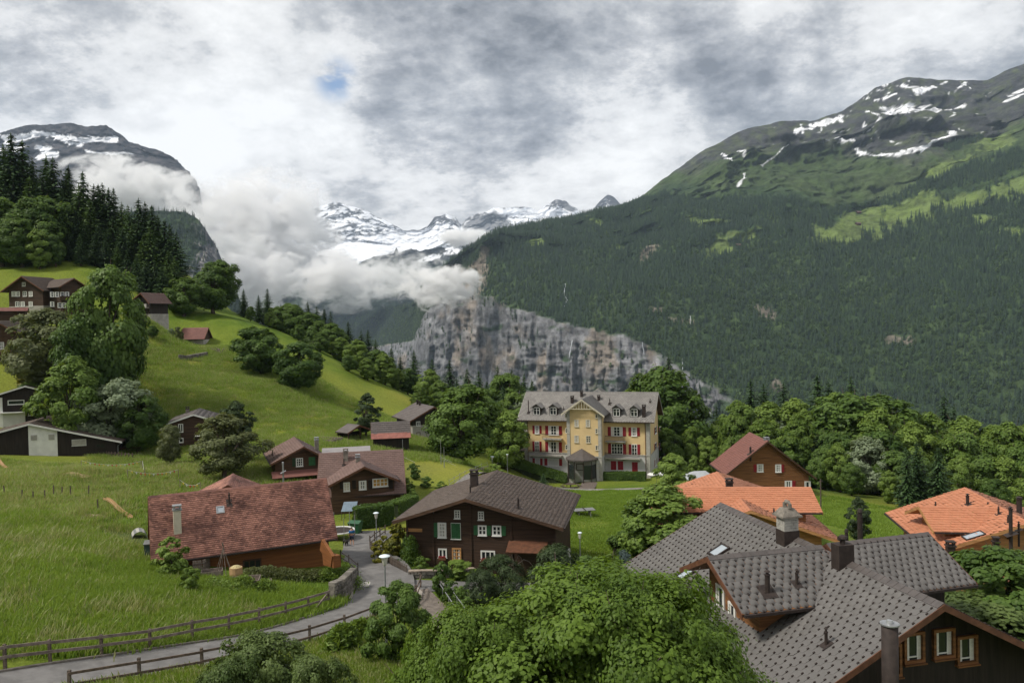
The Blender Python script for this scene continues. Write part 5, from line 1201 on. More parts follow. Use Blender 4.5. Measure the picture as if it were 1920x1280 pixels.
H = House('small_chalet', 'small dark house with ribbed grey roof and white window between two trees on the slope', 'house', -52, 134, -19)
b = Block(H, -52.37, 130.0, -13.40, -15.9, 10.5, 4.1, 1.32, 3.75, 1.3, floor=-19.3, ovf=.5, ovb=.4, ovs=.5, roof='corr', wall='dark', tile=(.30, .8, 'flat', .03), barge='trim')
b.window('F', 339, 802, 8, 15, nx=2, nz=1); b.window('F', 340, 825, 7, 8, nx=1, nz=1); p, t = b.hit(378, 822, 'F'); b.put(MB().box(p.x-.9, p.x+.9, b.y0-1.0, b.y0-.01, p.z+.5, p.z+.6), 'canopy', WD['trim']); b.window('F', 377, 829, 10, 12, nx=1, nz=1)
b.stack('l', 352, 774, .55, .7, m='stone', cap='metal')
H = House('hillside_chalet', 'large dark timber chalet high on the left slope with rows of white windows', 'chalet', -113, 192, 4.5)
b = Block(H, -113.48, 185.0, 13.83, 12.0, 9.5, 6.0, 3.5, 5.96, 3.54, floor=4.3, ovf=1.2, ovb=.6, ovs=1.3, roof='brown', wall='dark', tile=(.5, .4, 'flat', .03), plinth=('grey', 2.6))
for r_, yy in ((0, 551), (1, 570)):
    for px in ((26, 34, 47, 58) if r_ == 0 else (33, 43, 58)): b.window('F', px, yy, 6, 9, nx=2, nz=2)
b.window('F', 45, 533, 5, 7, nx=2, nz=1)
q = pix(86, 523, 187.5); c = Block(H, q.x+7.2, q.y-1, q.z, -58, 9, 3.6, 2.2, 3.6, 2.2, floor=4.3, ovf=.9, ovb=.2, ovs=.9, roof='brown', wall='dark', tile=(.5, .4, 'flat', .03))
for px, yy in ((98, 552), (107, 552), (117, 552), (126, 552), (98, 570), (112, 572), (120, 572)): c.window('F', px, yy, 6, 9, nx=1, nz=2)
p, t = c.hit(112, 562, 'F'); c.put(MB().box(-3.4, 3.4, c.y0-1.0, c.y0-.01, p.z-.1, p.z+.02).box(-3.4, 3.4, c.y0-1.0, c.y0-.93, p.z+.02, p.z+.8), 'balcony', WD['dark'])
H = House('balcony_house', 'house cut off by the left picture edge with hipped brown roof and long balcony', 'house', -95, 155, -7)
q = pix(0, 604, 150); b = Block(H, q.x-1, q.y, q.z+.3, -8, 9, 5, 2.6, 3.9, 2.3, floor=-7.5, ovf=.9, ovb=.6, ovs=1.0, roof='brown', wall='brown', tile=(.45, .36, 'flat', .03))
b.window('F', 3, 648, 8, 13, nx=2, nz=2, frame='trim'); b.window('F', 9, 675, 8, 10, nx=2, nz=1)
p, t = b.hit(10, 663, 'F'); b.put(MB().box(-3, b.x1+1.2, b.y0-1.2, b.y0-.01, p.z-.2, p.z-.06).box(-3, b.x1+1.2, b.y0-1.2, b.y0-1.13, p.z-.06, p.z+.85), 'balcony', WD['brown'])
H = House('hay_barn', 'dark shed with flat-pitched rusty roof at the left edge below the hillside chalet', 'shed', -112, 170, -1)
q = pix(0, 577, 168); b = Block(H, q.x-1, q.y, q.z, 62, 6, 3.6, .8, 3.6, .8, floor=-1, ovf=.4, ovb=.4, ovs=.5, roof='redbrown', wall='dark', tile=(.5, .4, 'flat', .03))
H = House('field_barn', 'little stone-footed barn with a red-brown roof alone on the steep meadow', 'barn', -74.5, 191, -2.4)
b = Block(H, -72.29, 190.0, 1.0, -92, 6.0, 3.1, 2.7, 3.1, 2.7, floor=-2.8, ovf=.5, ovb=.5, ovs=.7, roof='redbrown', wall='dark', tile=(.5, .4, 'flat', .03), plinth=('grey', 1.0))
q = pix(260, 549, 185); H = House('hillside_hut', 'small chalet with a white balcony half hidden behind the big maple', 'chalet', q.x, q.y, q.z-6.5)
b = Block(H, q.x+.4, q.y, q.z, 22, 7, 3.4, 2.0, 2.6, 2.5, floor=q.z-6.3, ovf=1.0, ovb=.5, ovs=.9, roof='mauve', wall='black', tile=(.5, .4, 'flat', .03), plinth=('grey', 1.4))
b.put(MB().box(-1.9, 1.7, .0, .8, -3.5, -3.4).box(-1.9, 1.7, .0, .06, -3.4, -2.6), 'balcony', WD['quoin'])
# ================================================================ the yellow hotel
H = House('hotel', 'large pale yellow hotel with red shutters, slate roof and central gable behind the lawn', 'hotel', 18, 150, -28.9)
HO = H
b = Block(H, 27.78, 152.0, -13.35, -71.9, 26.4, 6.62, 5.0, 6.63, 5.01, floor=-28.9, ovf=1.0, ovb=1.3, ovs=.9, roof='hotel', wall='yellow', tile=(.5, .40, 'scale', .025), barge='quoin', plinth=('hgrey', 4.3), capw=.3)
HM = b
q = pix(1090, 748.5, 146.6)
c = Block(H, q.x, q.y, q.z, 18.1, 9.5, 3.95, 2.75, 4.25, 3.0, floor=-28.9, ovf=1.0, ovb=.1, ovs=.85, roof='hotel', wall='yellow', tile=(.45, .36, 'flat', .03), barge='cream', plinth=('hgrey', 4.3), capw=.3)
q2 = pix(1120, 728, 160); d = Block(H, q2.x, q2.y, q2.z, 18.1, 3, 2.6, 1.9, 2.6, 1.9, ovf=.1, ovb=.1, ovs=.1, walls=True, wall='hgrey', floor=q2.z-2, roof='hotel', tile=(.45, .36, 'flat', .03), barge='quoin')
d2 = None
def hw(bl, px, py, w, h, nx, nz, shut='red', **k): bl.window('L' if bl is HM else 'F', px, py, w, h, nx=nx, nz=nz, shut=shut, **k)
for px, py, w, h, nx, nz in ((1007, 805, 8, 15, 2, 3), (1038, 806.5, 19, 17, 4, 3), (1007, 837, 8, 20, 2, 3), (1038, 838, 19, 20, 4, 3), (1008, 865, 9, 13, 2, 2), (1037.5, 866, 21, 13, 4, 2),
                             (1156.5, 808.5, 21, 17, 4, 3), (1189, 809, 10, 16, 2, 3), (1157, 841, 21, 20, 4, 3), (1189.5, 843, 10, 21, 2, 3)): hw(b, px, py, w, h, nx, nz)
for px, py, w, h in ((1150.5, 872, 10.5, 17), (1163.5, 872, 10.5, 17), (1190.5, 874.5, 11, 18)): b.window('L', px, py, w, h, closed=True, shut='red')
for px, py, w, h, nx, nz in ((1063.6, 778.8, 7.5, 7.5, 2, 1), (1120, 780, 7.5, 7.5, 2, 1), (1081, 793, 8, 13, 2, 3), (1102.4, 793, 8, 13, 2, 3), (1064, 807, 7.5, 9, 2, 2), (1120, 807.6, 7.5, 9, 2, 2), (1081, 822.5, 8, 13, 2, 3), (1103, 823, 8, 13, 2, 3),
                             (1064, 838, 8, 9, 2, 2), (1120.5, 839, 8, 9, 2, 2), (1121, 873, 6.5, 8, 2, 2)): c.window('F', px, py, w, h, nx=nx, nz=nz, frame='cream')
for y_ in (3.2, 7.0):
    for z_ in (-7.3, -10.6, -13.8):
        pass
for px, py in ((1229, 806), (1238, 806), (1229, 836), (1238, 835), (1229, 866), (1238, 863)): b.window('F', px, py, 3.2, 13, nx=1, nz=2, shut='red')
# corner stonework, string courses
for y_ in (b.y0+.30, b.y1-.30): b.put(MB().box(b.x0-.09, b.x0-.02, y_-.34, y_+.34, b.zf-.6, b.under(b.x0)-.02), 'corner_pilaster', WD['quoin'])
b.put(MB().box(b.x0-.02, b.x0+.6, b.y0-.09, b.y0-.02, b.zf-.6, b.under(b.x0)), 'corner_pilaster', WD['quoin'])
for x_ in (c.x0+.28, c.x1-.28): c.put(MB().box(x_-.30, x_+.30, c.y0-.09, c.y0-.02, c.zf-.6, c.under(x_)-.05), 'corner_pilaster', WD['quoin'])
b.put(MB().box(b.x0-.16, b.x0-.06, b.y0-.1, b.y1+.1, b.zf+4.24, b.zf+4.42), 'string_course', WD['quoin'], label='long grey ledge above the ground floor')
b.put(MB().box(b.x0-.16, b.x1+.1, b.y0-.16, b.y0-.06, b.zf+4.24, b.zf+4.42), 'string_course', WD['quoin'])
c.put(MB().box(c.x0-.1, c.x1+.1, c.y0-.16, c.y0-.06, c.zf+4.24, c.zf+4.42), 'string_course', WD['quoin'])
# lattice under the gable and its fringe
u = Vector((1, 0, 0))
for sd, w, dd in ((-1, c.wl, c.dl), (1, c.wr, c.dr)):
    for k in range(16):
        f = (k+.5)/16; x, z = sd*w*f, -dd*f-.26; o = c.put(MB().slab([(x-.09, -.02, z), (x+.09, -.02, z), (x, -.02, z-.22)], .04, (0, -1, 0)), 'fringe_board', WD['cream'])
zc = -1.75; x0_, x1_ = zc/c.dl*c.wl, -zc/c.dr*c.wr
c.put(MB().box(x0_+.1, x1_-.1, .02, .12, zc-.12, zc), 'gable_beam', WD['cream']); 
for k in range(9):
    x = x0_*.8+(x1_-x0_)*.8*k/8; zt_ = -abs(x)/(c.wl if x < 0 else c.wr)*(c.dl if x < 0 else c.dr)-.25
    if zt_ > zc+.1: c.put(MB().bar((x, .07, zc+.004), (x, .07, zt_), .10, .05), 'lattice_board', WD['cream'])
# balconies: slab, top rail, bars
def balcony(pxa, pya, pxb, pyb, depth=1.25):
    A, _ = b.hit(pxa, pya, 'L'); B, _ = b.hit(pxb, pyb, 'L'); z = (A.z+B.z)/2; y0, y1 = min(A.y, B.y), max(A.y, B.y); x1 = b.x0-.02; x0 = x1-depth
    o = b.put(MB().box(x0, x1, y0, y1, z-.16, z), 'balcony', WD['quoin']); 
    b.put(MB().box(x0+.02, x0+.08, y0, y1, z+.92, z+.98), 'rail', WD['metal'], o); m = MB(); n = int((y1-y0)/.13)
    for k in range(n+1): y = y0+(y1-y0)*k/n; m.box(x0+.03, x0+.06, y-.012, y+.012, z, z+.92)
    for y in (y0, y1): m.box(x0+.02, x1, y-.02, y+.02, z+.92, z+.96)
    b.put(m, 'bars', WD['metal'], o)['kind'] = 'stuff'
    for y in np.linspace(y0+.3, y1-.3, 3): b.put(MB().slab([(x0+.2, y, z-.161), (x1, y, z-.161), (x1, y, z-.75)], .12, (0, 1, 0)), 'bracket', WD['quoin'], o)
balcony(1020, 820, 1055, 822); balcony(995, 851, 1055, 853); balcony(1137, 825, 1174, 826); balcony(1137, 856, 1202, 858)
# dormers
def dormer(px, py):
    p, t = b.hit(px, py, 'l'); w = .78; x = p.x; z = p.z; hgt = 1.55; sl = b.dl/b.wl; back = (hgt+.6)/sl
    zt_ = z+hgt
    o = b.put(MB().box(x, x+back, p.y-w, p.y+w, z-.3, zt_), 'dormer', WD['metal'], b.roof)
    m = MB()
    for s1 in (-1, 1): m.slab([(x-.45, p.y, zt_+.75), (x+back+.6, p.y, zt_+.75), (x+back+.2, p.y+s1*(w+.4), zt_-.12), (x-.45, p.y+s1*(w+.4), zt_-.12)][::(-1 if s1 < 0 else 1)], .07, (0, s1*.6, .8))
    m.add([(x-.02, p.y-w, zt_-.1), (x-.02, p.y+w, zt_-.1), (x-.02, p.y, zt_+.66)], [(0, 2, 1)]); b.put(m, 'dormer_roof', RF['hotel'], b.roof)
    f = MB(); W2 = w-.14; xx = x-.03
    for (a0, a1, c0, c1) in ((-W2, -W2+.09, .12, 1.5), (W2-.09, W2, .12, 1.5), (-W2+.09, W2-.09, 1.41, 1.5), (-W2+.09, W2-.09, .12, .21), (-.045, .045, .21, 1.41), (-W2+.09, -.045, .98, 1.03), (.045, W2-.09, .98, 1.03)): f.box(xx-.05, xx, p.y+a0, p.y+a1, z+c0, z+c1)
    f.box(xx-.06, xx, p.y-.5, p.y+.5, zt_-.02, zt_+.05)
    b.put(f, 'window', WD['trim']); b.put(MB().box(xx-.01, xx+.02, p.y-W2+.05, p.y+W2-.05, z+.15, z+1.46), 'pane', GLASS)
for px, py in ((1006.5, 778.5), (1037.5, 778.5), (1156, 781), (1189, 782)): dormer(px, py)
# porch with a faceted slate roof
p, _ = c.hit(1091, 858, 'F'); px0, pz = p.x, p.z; m = MB(); R1 = 3.1; y0 = c.y0; pts = [(px0+R1*math.cos(a)*1.0, y0-.02+R1*.95*-math.sin(a), pz) for a in [math.pi*k/5 for k in range(6)]]
top = (px0, y0-.02, pz+1.75); m.add([top]+pts, [(0, i+2, i+1) for i in range(5)]); m.add([(x, y, z-.28) for x, y, z in pts]+pts, [(i, i+1, i+7, i+6) for i in range(5)]); c.put(m, 'porch_roof', SLATE_CAP)
m = MB().add([(x*.985+px0*.015, y, z-.30) for x, y, z in pts], [(0, 1, 2, 3, 4, 5)]); c.put(m, 'porch_ceiling', WD['trim'])
for x, y, z in pts: c.put(MB().bar((px0+(x-px0)*.86, y0+(y-y0)*.86-.1, z-.3), (px0+(x-px0)*.86, y0+(y-y0)*.86-.1, c.zf-.5), .12), 'porch_post', WD['metal'])
for i in range(5):
    (xa, ya, _), (xb, yb, _) = pts[i], pts[i+1]
    if i != 2: q_ = [(px0+(xa-px0)*.85, y0+(ya-y0)*.85-.1), (px0+(xb-px0)*.85, y0+(yb-y0)*.85-.1)]; c.put(MB().bar((q_[0][0], q_[0][1], (pz+c.zf)/2-.3), (q_[1][0], q_[1][1], (pz+c.zf)/2-.3), .02, 2.6), 'porch_pane', GLASS)
c.window('F', 1088, 875, 14, 12, frame='brown', nx=3, nz=1, name='door', sill=False)
# chimneys and pipes
b.stack('l', 1073, 754.5, .55, .95, m='metal', cap='metal'); b.stack('l', 1090.5, 743, .45, .8, m='metal', cap='metal'); c.stack('r', 1122.7, 752, .45, .85, m='metal', cap='metal')
b.stack('l', 991, 774, .2, 2.3, m='metal', cap='metal', style='pipe', name='flue_pipe'); b.stack('l', 1207.5, 780, .62, 1.75, m='metal', cap='metal'); b.stack('l', 1143.3, 757.5, .2, .85, m='metal', cap='metal', style='pipe', name='flue_pipe'); b.stack('l', 1219, 754, .14, .5, m='metal', cap='metal', style='pipe', name='flue_pipe'); b.stack('l', 1056.5, 768, .14, .5, m='metal', cap='metal', style='pipe', name='flue_pipe')
for x_, y_ in ((b.x0-.12, b.y0+.75), (b.x0-.12, b.y1-.6)): b.put(MB().tube([(x_, y_, b.under(b.x0)-.05), (x_, y_, b.zf-.5)], .06, 6), 'downpipe', WD['bronze'])
c.put(MB().tube([(c.x1+.1, c.y0+.1, c.under(c.x1)-.05), (c.x1+.1, c.y0+.1, c.zf-.5)], .06, 6), 'downpipe', WD['quoin'])
# iron balcony tower at the left end
for k, zf_ in enumerate((1.2, 4.4, 7.6, 10.0)):
    o = b.put(MB().box(b.x0+.6, b.x0+4.0, b.y1+.02, b.y1+1.3, b.zf+zf_, b.zf+zf_+.14), 'side_balcony', WD['metal']); b.put(MB().box(b.x0+.6, b.x0+4, b.y1+1.24, b.y1+1.3, b.zf+zf_+.9, b.zf+zf_+1.0), 'rail', WD['metal'], o)
for x_ in (b.x0+.65, b.x0+3.95): b.put(MB().bar((x_, b.y1+1.36, b.zf-1), (x_, b.y1+1.36, b.zf+11), .1), 'iron_post', WD['metal'])
# ================================================================ trees that stand one by one
T = tree_px
# big ones that can be pointed at
def named(kd, px, top, Y, h, label, name='tree', cat='tree', sx=1.0, g=None): return T(kd, px, top, Y, h, label, g, name, cat, sx)
named('maple0', 203, 498, 140, 18, 'huge dark green maple right of the hillside chalet', 'maple_tree', 'maple tree', .63)
named('maple1', 165, 590, 137, 15, 'lower dark maple crown left in front of the huge maple', 'maple_tree', 'maple tree', .7)
named('olive0', 82, 578, 143, 14, 'greyish olive feathery tree before the hillside chalet', 'tree', 'tree', 1.15)
named('ash0', 128, 668, 124, 10, 'fresh green bushy tree directly behind the long low house', 'tree', 'tree', .95)
named('silver0', 212, 708, 128, 9, 'silvery white-leaved tree behind the long low house', 'silver_tree', 'tree', 1.2)
named('maple2', 258, 742, 126, 6, 'dark round bush-like tree right of the silvery tree', 'tree', 'tree', 1.0)
named('pine0', 443, 750, 112, 9, 'dark pine behind the feathery tree beside the small chalet', 'pine_tree', 'pine', .95)
named('olive1', 418, 778, 102, 9.5, 'broad feathery grey-green tree on a bare trunk above the farmhouse roof', 'tree', 'tree', 1.35)
named('olive0', 320, 795, 112, 6, 'small dark brownish tree left of the small chalet', 'tree', 'tree', .8)
named('maple3', 490, 612, 172, 15, 'left one of the two large round maples on the middle meadow', 'maple_tree', 'maple tree', 1.35)
named('maple0', 557, 640, 166, 15, 'right one of the two large round maples, with its trunk showing', 'maple_tree', 'maple tree', 1.3)
named('pine1', 686, 736, 138, 11, 'dark pine beside the open shed on the meadow', 'pine_tree', 'pine', 1.0)
named('maple2', 862, 722, 132, 14, 'dense dark maple right of the farm barns', 'maple_tree', 'maple tree', 1.25)
named('ash1', 950, 770, 150, 10, 'bright green round tree left of the yellow hotel', 'tree', 'tree', 1.1)
named('maple1', 1262, 688, 168, 18, 'tall dark maple right behind the hotel', 'maple_tree', 'maple tree', 1.0)
named('ash2', 1270, 848, 112, 6, 'small loose tree on the lawn at the corner of the hotel', 'tree', 'tree', 1.1)
named('ash1', 1252, 908, 72, 6, 'young broad tree between the lawn and the slate roof', 'tree', 'tree', 1.5)
named('maple3', 1212, 985, 74, 3.5, 'dark low bush under the young broad tree', 'bush', 'bush', 1.6)
named('pine0', 1608, 930, 82, 5, 'thin young pine on the bright grass between the orange roofs', 'pine_tree', 'pine', .8)
named('maple0', 345, 520, 205, 14, 'rounded tree below the spruces, left of a pair on the ridge', 'maple_tree', 'maple tree', 1.25)
named('maple1', 400, 488, 212, 15, 'rounded tree on the ridge, right of a pair', 'maple_tree', 'maple tree', 1.1)
named('spruce3', 1019, 886, 128, 3.2, 'little dark fir in front of the hotel hedge', 'fir_tree', 'fir', 1.8)
named('silver1', 320, 615, 180, 5, 'thin shrub with pale stems left of the field barn', 'shrub', 'shrub', .8)
named('olive1', 338, 612, 182, 4.5, 'spindly shrub between the pale shrub and the field barn', 'shrub', 'shrub', .7)
named('maple3', 286, 610, 172, 5, 'dark shrub under the right edge of the huge maple', 'shrub', 'shrub', 1.2)
_TENS = ('', '', 'twenty', 'thirty', 'forty', 'fifty'); _ON = 'first second third fourth fifth sixth seventh eighth ninth'.split(); _TE = 'tenth eleventh twelfth thirteenth fourteenth fifteenth sixteenth seventeenth eighteenth nineteenth'.split()
def nth(k): return _ON[k-1] if k < 10 else _TE[k-10] if k < 20 else (_TENS[k//10][:-1]+'ieth' if k % 10 == 0 else _TENS[k//10]+'-'+_ON[k % 10-1])
def kindword(kd): return {'spruce': 'dark spruce', 'slimspruce': 'slender spruce', 'larch': 'paler green larch', 'maple': 'dark round maple', 'ash': 'fresh green ash', 'silver': 'silvery tree', 'olive': 'grey-green tree'}[re.sub(r'\d+$', '', kd)]
def wood(rows, h, where, group, name, cat, sx0):
    rows = sorted(rows)
    for k, r_ in enumerate(rows): T(r_[3], r_[0], r_[1], r_[2], h, '%s %s, %s from the left' % (kindword(r_[3]), where, nth(k+1)), group, name, cat, r_[4] if len(r_) > 4 else sx0)

LC = [(12,272,240,'spruce0'),(28,250,236,'spruce1'),(48,262,238,'spruce2'),(66,300,244,'spruce3'),(92,292,240,'larch0'),(105,296,236,'spruce4'),(128,322,238,'larch1'),(133,312,242,'spruce0'),(160,322,236,'spruce1'),(152,345,232,'larch0'),
      (180,346,240,'spruce2'),(188,346,244,'spruce3'),(196,344,238,'spruce4'),(208,353,236,'spruce0'),(217,352,240,'slimspruce0'),(172,372,230,'larch1'),(146,395,226,'spruce1'),(120,352,230,'spruce3'),(84,330,232,'spruce2'),(60,330,230,'larch0'),
      (232,380,236,'larch0'),(244,385,232,'larch1'),(264,372,234,'spruce2'),(276,379,236,'spruce4'),(289,385,233,'spruce1'),(300,405,232,'spruce0'),(312,412,230,'spruce3'),(322,420,229,'slimspruce1'),(334,434,228,'spruce2'),(250,420,226,'larch0'),
      (272,440,222,'larch1'),(204,430,224,'spruce4'),(226,442,222,'spruce2'),(186,420,226,'spruce0'),(240,470,216,'spruce1'),(258,478,214,'spruce3'),(276,486,212,'spruce4'),(292,492,212,'spruce0'),(306,497,210,'spruce1'),(222,470,218,'larch1'),
      (200,462,220,'spruce3'),(160,420,224,'spruce2'),(130,440,222,'spruce4'),(30,330,232,'spruce4'),(6,330,230,'spruce3'),(105,380,226,'spruce1'),(318,470,216,'larch0'),(330,480,214,'larch1'),(245,402,228,'spruce3'),(152,450,216,'spruce0'),(178,440,220,'spruce1'),(214,405,226,'spruce4'),(232,425,222,'spruce0'),(262,410,226,'spruce2'),(285,425,222,'larch0'),(2,300,246,'spruce1')]
wood(LC, 24, 'in the conifer wood climbing the left hill', 'conifers of the left hill wood', 'conifer', 'conifer', 1.5)
LB = [(20,372,222,'maple0',1.3),(58,368,222,'maple1',1.25),(88,395,218,'maple2',1.0),(4,405,216,'maple3',1.2),(42,410,214,'maple0',1.2),(76,430,212,'ash0',1.0),(105,440,214,'maple3',.8)]
wood(LB, 14, 'at the foot of the left hill wood', 'broadleaf trees of the left hill wood', 'broadleaf_tree', 'tree', 1)
# the wood along the crest in the middle
MC = [(458,549,238,'spruce0'),(486,562,236,'spruce3'),(503,541,240,'spruce1'),(528,570,240,'slimspruce0'),(562,570,238,'spruce2'),(579,566,242,'spruce3'),(596,574,242,'spruce4'),(610,578,240,'spruce0'),(622,584,240,'slimspruce1'),(655,603,238,'spruce1'),
      (679,620,236,'spruce2'),(692,618,238,'spruce3'),(706,636,236,'spruce4'),(735,652,234,'spruce0'),(752,668,236,'spruce1'),(778,656,232,'spruce2'),(812,672,230,'spruce3'),(845,674,226,'spruce4'),(878,690,222,'spruce0'),(900,694,220,'spruce2'),(935,686,216,'spruce1'),(962,694,212,'spruce3'),(985,700,210,'slimspruce0'),(1000,712,210,'spruce0'),
      (820,700,215,'spruce4'),(858,708,205,'spruce2'),(915,715,200,'spruce3'),(945,722,190,'spruce0')]
wood(MC, 24, 'on the crest behind the farm', 'spruces of the crest wood', 'spruce_tree', 'spruce', 1.45)
MBR = [(520,575,225,'maple0',1.2),(555,568,228,'maple1',1.2),(590,585,226,'maple2',1.2),(470,595,222,'maple3',.8),(620,605,222,'maple3',1.1),(505,600,215,'ash0',1.1),(560,612,210,'maple0',1.2),(600,622,210,'maple1',1.2),(640,632,214,'ash1',1.3),(668,636,210,'ash2',1.25),(700,655,208,'maple2',1.2),(722,662,206,'ash3',1.25),(690,670,200,'ash0',1.1),
       (745,690,210,'ash1',1.0),(765,690,214,'maple3',1.0),(800,692,208,'ash2',1.1),(790,722,196,'ash3',1.0),(830,712,200,'ash0',1.1),(858,730,186,'ash1',1.0),(885,728,190,'maple0',1.0),(905,735,185,'ash2',1.0),(925,745,178,'maple1',1.0),(960,735,182,'ash3',1.0),(980,738,182,'silver0',1.3),(935,700,205,'maple2',1.0),(780,755,188,'ash0',.9),(655,690,198,'maple1',1.1),(905,765,165,'maple3',1.1),(975,760,165,'maple2',1.0)]
wood(MBR, 12, 'in the leafy crest wood behind the farm', 'leafy trees of the crest wood', 'broadleaf_tree', 'tree', 1)
# trees right of the hotel
RB = [(1195,708,178,'ash0',1.1),(1222,702,180,'ash1',1.0),(1290,795,160,'ash2',1.1),(1262,790,160,'maple0',1.1),(1312,782,168,'ash3',1.1),(1345,785,166,'ash0',1.0),(1330,800,150,'ash1',1.0),(1375,790,160,'ash1',1.0),(1400,752,165,'ash2',1.1),(1432,740,168,'ash0',1.2),(1462,750,170,'silver1',1.4),(1490,738,168,'ash3',1.2),(1515,760,160,'ash2',1.1),
      (1440,790,150,'ash1',1.2),(1480,800,148,'ash0',1.0),(1545,760,160,'maple0',1.0),(1585,752,155,'maple1',1.3),(1620,738,150,'maple2',1.5),(1660,742,150,'maple3',1.5),(1580,800,140,'maple2',1.2),(1640,800,140,'maple0',1.4),(1700,765,150,'ash0',1.2),(1735,768,150,'ash3',1.1),(1760,800,142,'maple3',1.2),(1800,782,150,'ash1',1.3),(1830,775,150,'ash2',1.3),(1870,800,150,'ash0',1.3),(1905,800,148,'ash3',1.3),(1850,830,140,'maple1',1.3),(1900,850,135,'ash2',1.2),
      (1540,830,138,'maple3',1.1),(1600,860,128,'maple1',1.1),(1690,830,132,'maple2',1.3),(1745,850,126,'maple0',1.1),(1800,850,128,'ash0',1.1),(1690,880,122,'ash1',1.0),(1270,840,140,'ash3',1.0),(1298,850,138,'ash2',.9),(1360,830,145,'ash3',1.1),(1940,820,140,'maple2',1.3),(1950,870,120,'ash1',1.2),(1860,880,120,'maple3',1.1)]
RB = [(a+rnd.uniform(-8, 8), b+rnd.uniform(-6, 18), c, d, e*.82) for a, b, c, d, e in RB]+[(1385,770,158,'ash0',.7),(1500,775,150,'ash1',.7),(1560,735,158,'ash2',.75),(1645,765,142,'ash3',.9),(1715,790,140,'ash1',.9),(1780,820,138,'ash2',.9),(1825,812,140,'maple0',.9),(1888,790,144,'ash1',.9),(1935,790,146,'ash3',1.0),(1575,830,133,'ash0',.8),(1625,820,134,'silver0',1.0),(1665,880,122,'ash2',.8)]
wood(RB, 12, 'in the leafy wood beyond the orange roofs', 'leafy trees of the right-hand wood', 'broadleaf_tree', 'tree', 1)
RC = [(1257,680,185,'spruce0'),(1320,762,180,'slimspruce0'),(1345,774,180,'slimspruce1'),(1410,724,178,'spruce1'),(1434,732,180,'spruce4'),(1472,730,182,'spruce2'),(1535,714,170,'spruce3'),(1556,728,172,'spruce4'),(1598,722,170,'spruce0'),(1772,754,156,'spruce1'),(1790,772,160,'slimspruce0'),(1720,840,118,'spruce2'),(1760,850,117,'spruce4'),(1700,850,116,'slimspruce1'),(1545,780,150,'spruce2')]
RC = [(a, b-13, c, d) for a, b, c, d in RC]
wood(RC, 22, 'rising from the wood right of the hotel', 'conifers of the right-hand wood', 'spruce_tree', 'spruce', 1.4)
# shrubs and garden bushes
SH = [('goldbush',742,980,70,'round golden-tipped bush at the corner of the timber chalet','bush',1.05),('goldbush',712,1012,67,'small golden bush behind the picket fence','bush',1.0),('darkbush1',765,1005,68,'dark upright bush against the timber chalet corner','bush',.6),
      ('bush0',790,1042,64.5,'small round light green bush before the chalet wall','bush',1.1),('bush1',865,1046,64,'wide light green bush below the chalet door','bush',1.7),('darkbush0',828,1050,58.5,'upright dark bush at the low wall before the chalet','bush',.75),('darkbush1',850,1086,55,'upright dark bush beside the steel handrail','bush',.8),('darkbush0',872,1098,53,'second dark bush right of the steel handrail','bush',.9),
      ('bush2',318,1008,57,'dark shrub beside the green compost box','shrub',1.1),('bush0',356,1062,54,'loose light shrub in front of the farmhouse corner','shrub',1.0),('darkbush0',780,868,108,'rounded hedge bush below the washing poles','bush',1.2),('darkbush1',800,892,104,'dark garden bush uphill of the chalet roof','bush',1.5),('bush1',768,895,100,'pale flowering bush next to the broad chalet','bush',1.0),('bush2',826,902,101,'low light green bush above the chalet roof','bush',1.3),
      ('bush0',775,915,94,'garden shrub at the terrace end','bush',.8),('bush1',930,868,128,'round bush beside the path lamp near the hotel','bush',1.4),('darkbush0',1112,1040,64,'low dark round bush beside the right street lamp','bush',1.8),('bush2',120,700,138,'yellow-green low shrub above the black clad house','shrub',1.6),('darkbush1',60,712,140,'dark low shrub above the black clad house roof','shrub',2.2),('goldbush',50,700,142,'golden shrub in the row above the black clad house','shrub',1.5)]
for kd, px, top, Y, lab, nm, sx in SH: T(kd, px, top, Y, 1.6, lab, None, nm, nm, sx)
e = T('pine1', 1168, 1032, 60, 3.0, 'small blue spruce at the left corner of the slate roof', None, 'blue_spruce', 'spruce', 1.1)
bm_, bl_ = crown_broad(555, 9, 6.6, 9000, .30, .02, 24, m=NEED[2], flat=.6, tall=1.7, aspect=.3)
for ch in e.children:
    if ch.name.startswith('crown'): ch.data = bm_
# dark feathery mountain pines in front of the chalet's right end
pm = [crown_broad(560+k, 5, 6, 14000, .24, .0, 26, m=NEED[1], flat=.9, tall=1.2, aspect=.22) for k in range(2)]
for k, (cm_, lm_) in enumerate(pm): KINDS['dwarf%d' % k] = (cm_, trunk_mesh(5, lm_, .12, k))
REFH['dwarf'] = 5
for px, top, Y, lab, sx, k in ((945, 1042, 58, 'dark feathery shrub pine left of the arched branches', 1.1, 0), (1040, 1022, 59, 'tall dark feathery shrub pine before the chalet end', 1.0, 1), (905, 1068, 55, 'low dark shrub pine above the side road', .9, 1), (1095, 1060, 58, 'feathery shrub pine right of the chalet, by the lamp', .8, 0), (1185, 1085, 52, 'dark shrub pine near the eave of the slate roof', .7, 0)):
    T('dwarf%d' % k, px, top, Y, 4, lab, None, 'shrub_pine', 'shrub', sx)
